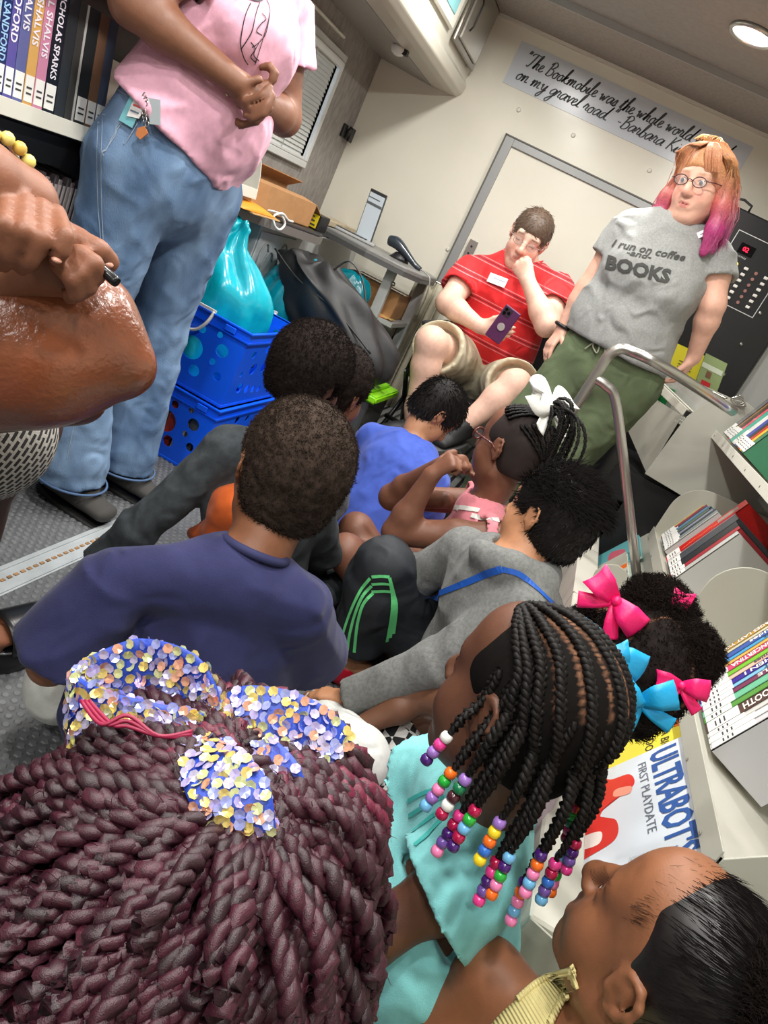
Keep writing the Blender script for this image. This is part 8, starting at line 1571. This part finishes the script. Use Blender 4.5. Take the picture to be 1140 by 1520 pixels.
def kid_profile():
    root = person('little girl in profile with slicked-back hair and ribbed yellow tank top', (.33, .56, 0))
    hc = PD(982, 1431, .883); f = unit(V(-.739, .638, .216)); H = Fr(hc, f, V(.093, -.221, .971), .93)
    sl, sr = PD(760, 1560, .80), PD(700, 1420, .84); sl = V(.13, .43, .53); sr = PD(712, 1438, .78)
    J = dict(pel=V(.33, .56, .09), chest=V(.325, .57, .30), nb=H.P(0, -.045, -.145), sl=PZ(728, 1446, .40), sr=V(.44, .52, .40), lat=V(0, -1, 0), w=(.12, .11, .115), d=(.09, .085, .085), H=H, ar=tuple(x / .74 for x in KR), shr=.034)
    J['lat'] = unit(J['sl'] - J['sr']); J['er'] = J['sr'] + V(.03, .02, -.20); J['wr'] = J['er'] + V(-.05, .13, -.03); J['el'] = J['sl'] + V(-.03, -.01, -.19); J['wl'] = J['el'] + V(.03, .14, -.03)
    B = Body(.0032); trunk(B, J, 0, .74); B.chain([J['sr'], J['er']], [.036, .03], .02).chain([J['er'], J['wr']], [.03, .021], .02).chain([J['sl'], J['el']], [.036, .03], .02).chain([J['el'], J['wl']], [.03, .021], .02); add_hand(B, J['wr'], (-.3, 1, -.2), (0, 0, -1), (-1, 0, 0), .75, .5); add_hand(B, J['wl'], (.3, 1, -.2), (0, 0, -1), (1, 0, 0), .75, .5)
    neck(B, J, H, .85, .050); add_head(B, H, True)
    def pt(Vt, C_):
        L = H.loc(Vt)
        for c, r in (((.052, .045, .045), .014), ((.046, .078, .075), .011), ((.045, .02, -.0), .0)):
            if r: w_ = np.clip(1 - np.sqrt((((L - np.array(c)) * np.array([.4, 1, 1])) ** 2).sum(1)) / r, 0, 1)[:, None] * .35; C_ = C_ * (1 - w_) + np.array(rgb(70, 40, 28)) * w_
        return C_
    bo = skin_mesh(B, root, rgb(136, 88, 60), H, pt, lip=rgb(118, 66, 52), brow=rgb(60, 36, 26), fac=.6); add_eyes(H, root)
    la = np.zeros((26, 6, 3)); r = np.random.default_rng(2)
    for i in range(26):
        q = 1 if i % 2 else -1; x = .019 + .001 * (i // 2) * 2; P_ = catmull([V(q * x, .086, .0105), V(q * (x * 1.03), .096, .013), V(q * (x * 1.08), .102, .020)], 3)[:6]; la[i] = np.array([H.P(*p) for p in P_])
    strands('eyelashes', la, .0003, M_blackhair, root, 3)
    my = mat('ribbed_yellow_cotton', rgb(226, 212, 146), .85, bump=.3, bscale=500); nt = my.node_tree; wv = nt.nodes.new('ShaderNodeTexWave'); wv.inputs['Scale'].default_value = 95; wv.bands_direction = 'DIAGONAL'; tcn = [n for n in nt.nodes if n.type == 'TEX_COORD'][0]; nt.links.new(tcn.outputs['Object'], wv.inputs['Vector']); bp = nt.nodes.new('ShaderNodeBump'); bp.inputs['Strength'].default_value = .8; bp.inputs['Distance'].default_value = .002; nt.links.new(wv.outputs['Fac'], bp.inputs['Height']); nt.links.new(bp.outputs[0], nt.nodes['Principled BSDF'].inputs['Normal'])
    B = Body(.004); B.econe(J['pel'], J['chest'], .135, .10, .125, .096, J['lat'], .03); B.econe(J['chest'], L3(J['chest'], J['nb'], .12), .125, .096, .12, .09, J['lat'], .03)
    tk = cloth_mesh(B, 'tank_top', my, root, .002, 25, 3)
    patch(bo, [(834, 1464), (824, 1473), (810, 1486), (794, 1506), (778, 1540), (760, 1600)], [17, 22, 27, 34, 50, 90], my, tk, 'strap')
    patch(bo, [(1000, 1530), (985, 1560), (960, 1600)], [24, 30, 60], my, tk, 'strap')
    for o_ in (24, -26): patch(bo, [(834 + o_ * .5, 1464 + o_ * .5), (824 + o_ * .62, 1473 + o_ * .6), (810 + o_ * .75, 1486 + o_ * .7), (794 + o_ * .95, 1506 + o_ * .75)], [3, 3.5, 3.5, 3.5], my, tk, 'strap_edge', lift=.0065)
    B = Body(.007); B.econe(V(.33, .56, .06), V(.33, .56, .16), .14, .11, .13, .10, J['lat'], .03).chain([V(.28, .58, .09), V(.20, .74, .13), V(.33, .76, .07)], [.065, .05, .035], .03).chain([V(.38, .56, .09), V(.45, .70, .12), V(.36, .72, .07)], [.065, .05, .035], .03); cloth_mesh(B, 'leggings', fabric('dark_leggings', 50, 50, 60), root, .003, 15, 4)
    # slicked hair with curly bun
    B = cap_hair(H, .004, front=.045, nape=-.06, h=.0032)
    for q in (1, -1): B.ell(H.P(q * .075, .062, .03), np.array([.034, .050, .062]) * H.s, H.ax(), .012, 's')
    Vt, F_ = B.mesh(); N_ = normals(Vt, F_); mh = mat('slick_black_hair', rgb(24, 20, 20), .38, noise=.2, nscale=150); o = mobj('hair', Vt, F_, mh, root, True); L = H.loc(Vt); mk = np.linalg.norm(L - V(0, -.01, .03), axis=1) > .066; bc = H.P(0, -.075, .105)
    combed('slicked_strands', Vt, N_, 10000, mh, o, lambda P: unit_rows(bc - P), .05, .00038, .03, 6, 6, mask=mk, jit=.05)
    # baby hairs in front of the hairline
    C2 = [ellp(H, V(math.sin(a) * 1.0, .72, .60 - .5 * abs(math.sin(a)) ** 2), .0) for a in np.linspace(-1.2, 1.2, 700)]; r = np.random.default_rng(4); pp = []
    for c in C2: c = c + r.normal(0, .004, 3); dd = unit(bc - c); nn = unit(c - H.P(0, -.01, .03)); dd = unit(dd - nn * (dd @ nn) + r.normal(0, .12, 3)); pp.append([c + dd * t * .03 + nn * (.001 - .002 * t) for t in np.linspace(0, .5, 5)])
    strands('baby_hair', np.array(pp), .00022, mh, o, 3)
    afro_puff(bc + unit(bc - H.c) * .022, .052, M_afro, o, 12, 6000, 'hair_bun')
def kid_purple():
    root = person('child nearest the camera with burgundy twist braids and sequinned bow', (-.10, .22, 0))
    hc = PD(240, 1408, .505); f = unit(V(-.1, 1, .05)); H = Fr(hc, f, (0, 0, 1), .95)
    J = dict(pel=V(-.10, .22, .08), chest=V(-.10, .24, .32), nb=V(-.105, .25, .50), sl=V(-.22, .24, .44), sr=V(.01, .24, .44), lat=V(-1, 0, 0), w=(.12, .11, .11), d=(.09, .085, .085), H=H, ar=tuple(x / .74 for x in KR), shr=.034, el=V(-.25, .30, .26), wl=V(-.18, .42, .16), er=V(.03, .32, .26), wr=V(-.03, .44, .16), hl=V(-.16, .28, .08), hr=V(-.04, .28, .08), kl=V(-.24, .5, .13), kr=V(.03, .5, .13), al=V(-.08, .46, .05)); J['aR'] = V(-.12, .52, .05)
    B = Body(.006); trunk(B, J, 0, .74); arm(B, J, 'l', 0, .74); arm(B, J, 'r', 0, .74); neck(B, J, H, .8); add_head(B, H, True); add_hand(B, J['wl'], (1, .3, -.2), (0, 0, -1), (0, 1, 0), .75, .4); add_hand(B, J['wr'], (-1, .3, -.2), (0, 0, -1), (0, 1, 0), .75, .4); skin_mesh(B, root, rgb(100, 66, 50), H); add_eyes(H, root)
    shirt(root, J, fabric('dark_blue_top', 50, 56, 96), 'top', .012, (.5, .5), .74, seed=91, h=.007); Jt = dict(J); Jt['ar'] = J['aR']; trousers(root, Jt, fabric('grey_trousers', 120, 126, 134), 'trousers', .012, .74, (1.85, 1.85), seed=28, h=.007)
    mh = mat('burgundy_braid_hair', (.2, .05, .1), .46, attr='Col', noise=.3, nscale=500, bump=.25, bscale=1600, spec=.5)
    B = cap_hair(H, .012, nape=-.08, front=.055); Vt, F_ = B.mesh(); hb = mobj('hair', Vt, F_, cmat('dark_roots_burgundy', 12, 6, 9, .95, spec=.05), root, True)
    r = np.random.default_rng(17); R = []; cols = []; ca, cb_, cc_ = np.array(rgb(60, 18, 33)), np.array(rgb(34, 12, 21)), np.array(rgb(136, 34, 72)); tail = V(.0, .35, 1.0); tp = ellp(H, tail, .016)
    def addr(P_, rad, tw=62, base=None):
        for Q, rr in rope(catmull(P_, 4), rad, tw, 'twist', 7, .10, .0038, r.uniform(0, 6)):
            n = len(Q); fz = r.normal(0, .0012, (n, 3)); fz[1:-1] = (fz[:-2] + fz[1:-1] + fz[2:]) / 3; R.append((Q + fz, rr * (1.08 + .14 * np.sin(np.arange(n) * .7 + r.uniform(0, 6))))); b0 = (ca * (1 - (t := r.uniform(0, 1))) + cb_ * t) if base is None else base; cols.append(b0 * r.uniform(.85, 1.2))
    for i in range(340):       # hanging ropes all round the head
        a = r.uniform(-math.pi, math.pi); el = r.uniform(-.1, 1.5); d = V(math.sin(a) * math.cos(el), math.cos(a) * math.cos(el), math.sin(el)); p0 = ellp(H, d, .010); out = unit((H.l * d[0] + H.f * d[1])); o2 = unit(out + H.l * r.normal(0, .45) + H.f * r.normal(0, .45)); R1 = r.uniform(.008, .036); ln = r.uniform(.10, .24)
        e1 = ellp(H, unit(V(d[0], d[1], .15)) if el > .15 else d, .008 + r.uniform(0, .02)) 
        P_ = [p0, p0 + unit(p0 - H.c) * .010 + o2 * .012, e1 + o2 * R1 * .55 + Zu * .01, e1 + o2 * R1 * .9 - Zu * ln * .35, e1 + o2 * (R1 * .8) - Zu * ln + r.normal(0, .012, 3)]; addr(P_, r.uniform(.0048, .0062))
    for i in range(110):        # raised tail spilling forward under the bow
        a = r.uniform(-3.1, 3.1); o2 = unit(H.f * math.cos(a) + H.l * math.sin(a)); P_ = [tp - H.u * .02 + o2 * .015, tp + H.u * .006 + o2 * .010, tp + H.u * .008 + o2 * .035, tp - H.u * .015 + o2 * (.065 + r.uniform(0, .02)), tp - H.u * (.06 + r.uniform(0, .05)) + o2 * .085]; addr(P_, r.uniform(.0046, .006), base=np.array(rgb(92, 22, 46)) if i % 4 == 0 else None)
    for i in range(30):        # ropes reaching out to the right
        P_ = [H.P(-.06, .02, .07 + r.normal(0, .015)), H.P(-.08, .03 + r.normal(0, .02), .06), H.P(-.098, .02 + r.normal(0, .02), .02), H.P(-.106, .01 + r.normal(0, .02), -.04), H.P(-.11, .0, -.10)]; addr(P_, .0052)
    each_rope('twist_braid', R[400:], 2, mh, hb, 6, cols[400:]); each_rope('twist_braid', R[:20], 2, mh, hb, 6, cols[:20]); hr_ = ropes('twist_braids', R[20:400], mh, hb, 5, cols[20:400]); tag(hr_, kind='stuff', label='burgundy two-strand twist braids')
    Q = np.concatenate([q[0] for q in R]); ii = r.choice(len(Q), 6000); D_ = unit_rows(r.normal(size=(6000, 3))); U = unit_rows(np.cross(D_, r.normal(size=(6000, 3)))); t = np.linspace(0, 1, 6)[None, :, None]; strands('fuzz', Q[ii][:, None] + D_[:, None] * (.004 + t * .008) + U[:, None] * np.sin(t * 5) * .003, .0003, mh, hb, 2, col=np.tile(ca * 1.5, (6000, 6, 1)))
    # loose brighter yarn over the bow
    bm_ = mat('royal_ribbon', rgb(34, 66, 170), .5, bump=.3, bscale=300)
    lp = MB(); msq = mat('iridescent_sequin', (.7, .6, .7), .16, .55, attr='Col'); r = np.random.default_rng(21)
    def loop(pts, wd, name, lb=None, outside=1, wdir=None, n=(40, 11)):
        P_ = np.array(catmull(pts, 10)); m_ = len(P_); T = np.gradient(P_, axis=0); T /= np.linalg.norm(T, axis=1, keepdims=True); A = np.asarray(wdir, float); vs = []; nr = []; rows = n[1]; W_ = np.interp(np.linspace(0, 1, m_), np.linspace(0, 1, len(wd)), wd)
        for i in range(m_):
            a = unit(A - T[i] * (A @ T[i])); nn = np.cross(T[i], a)
            for j in range(rows): q = j / (rows - 1) - .5; vs.append(P_[i] + a * W_[i] * q + nn * (1 - 4 * q * q) * W_[i] * .05); nr.append(nn * outside)
        fs = [(i * rows + j, (i + 1) * rows + j, (i + 1) * rows + j + 1, i * rows + j + 1) for i in range(m_ - 1) for j in range(rows - 1)]; rb = mobj(name, vs, fs, bm_, root, True, label=lb); q = rb.modifiers.new('s', 'SOLIDIFY'); q.thickness = .0014; q.offset = 0
        SV, SF, SC_ = [], [], []; L = np.linalg.norm(np.diff(P_, axis=0), axis=1).sum(); nu = int(L / .0046)
        for side in ((1, -1)):
            for u in range(nu):
                for v in range(int(max(wd) / .0044)):
                    fu = (u + (v % 2) * .5) / nu * (m_ - 1); i = min(int(fu), m_ - 2); t = fu - i; vv = (v + .5) / int(max(wd) / .0044) * (rows - 1); j = min(int(vv), rows - 2); s_ = vv - j
                    A0 = np.array(vs[i * rows + j]) * (1 - t) * (1 - s_) + np.array(vs[(i + 1) * rows + j]) * t * (1 - s_) + np.array(vs[i * rows + j + 1]) * (1 - t) * s_ + np.array(vs[(i + 1) * rows + j + 1]) * t * s_; nn = unit(np.array(nr[i * rows + j]) * side + r.normal(0, .35, 3)); e1 = unit(np.cross(nn, (.3, .5, .7))); e2 = np.cross(nn, e1); c = A0 + nn * .0022 + r.normal(0, .0004, 3); b0 = len(SV); SV.append(c - nn * .0006)
                    for k in range(7): a = k * math.tau / 7; SV.append(c + (e1 * math.cos(a) + e2 * math.sin(a)) * .0029)
                    SF += [(b0, b0 + 1 + k, b0 + 1 + (k + 1) % 7) for k in range(7)]; hcol = [(.62, .55, .95), (.98, .78, .25), (.45, .50, .98), (.98, .52, .35), (.85, .90, .45), (.75, .70, .98), (.55, .60, 1.0)][r.integers(0, 6)]; SC_ += [hcol] * 8
        o = mobj('sequins', SV, SF, msq, rb, False, col=np.array(SC_)); tag(o, kind='stuff', label='iridescent round sequins'); return rb
    g = lambda x, y, D: PD(x, y, D)
    bt = root
    vx, vy = unit(np.array(_cx)), unit(np.array(_cy))
    loop([g(312, 1068, .425), g(270, 1030, .43), g(215, 1025, .44), g(150, 1050, .445), g(110, 1062, .44), g(150, 1075, .425), g(220, 1085, .415), (g(300, 1085, .415))], [.018, .046, .058, .056, .046, .036, .030, .018], 'bow_loop', 'left sequinned bow loop', wdir=vy)
    loop([g(318, 1072, .425), g(360, 1060, .42), g(420, 1072, .42), g(470, 1098, .425), g(492, 1130, .43), g(460, 1140, .44), g(400, 1120, .44), g(330, 1090, .43)], [.018, .030, .034, .034, .034, .034, .028, .016], 'bow_loop', 'right sequinned bow loop', wdir=vy * .8 + vx * .3 + FW * .4)
    loop([g(302, 1100, .405), g(318, 1140, .385), g(345, 1190, .375), g(352, 1240, .378)], [.020, .032, .036, .036], 'bow_tail', 'sequinned bow tail hanging down', wdir=vx)
    loop([g(380, 1110, .41), g(410, 1150, .405), g(430, 1200, .41)], [.018, .024, .026], 'bow_tail', 'second bow tail half buried in braids', wdir=vx)
    for k in range(3): MB().tube(catmull([g(120 + 6 * k, 1040, .415), g(150 + 8 * k, 1075, .402), g(190, 1062 + 8 * k, .400), g(235, 1092, .398), g(285, 1085 + 5 * k, .402)], 6), .0011, 5).build('loose_yarn', cmat('bright_burgundy', 140, 20, 60, .5), root)
import time as _t
for fn in (woman_pink, adult_bag, man_red, woman_grey, kid_charcoal, kid_behind, kid_navy, kid_blue, kid_glasses, kid_hoodie, kid_beads, kid_puffs, kid_profile, kid_purple):
    t0 = _t.time(); fn(); print(fn.__name__, round(_t.time() - t0, 2))
bpy.context.view_layer.update()
print('TRIS', sum(sum(len(p.vertices) - 2 for p in o.data.polygons) for o in bpy.context.scene.objects if o.type == 'MESH'))
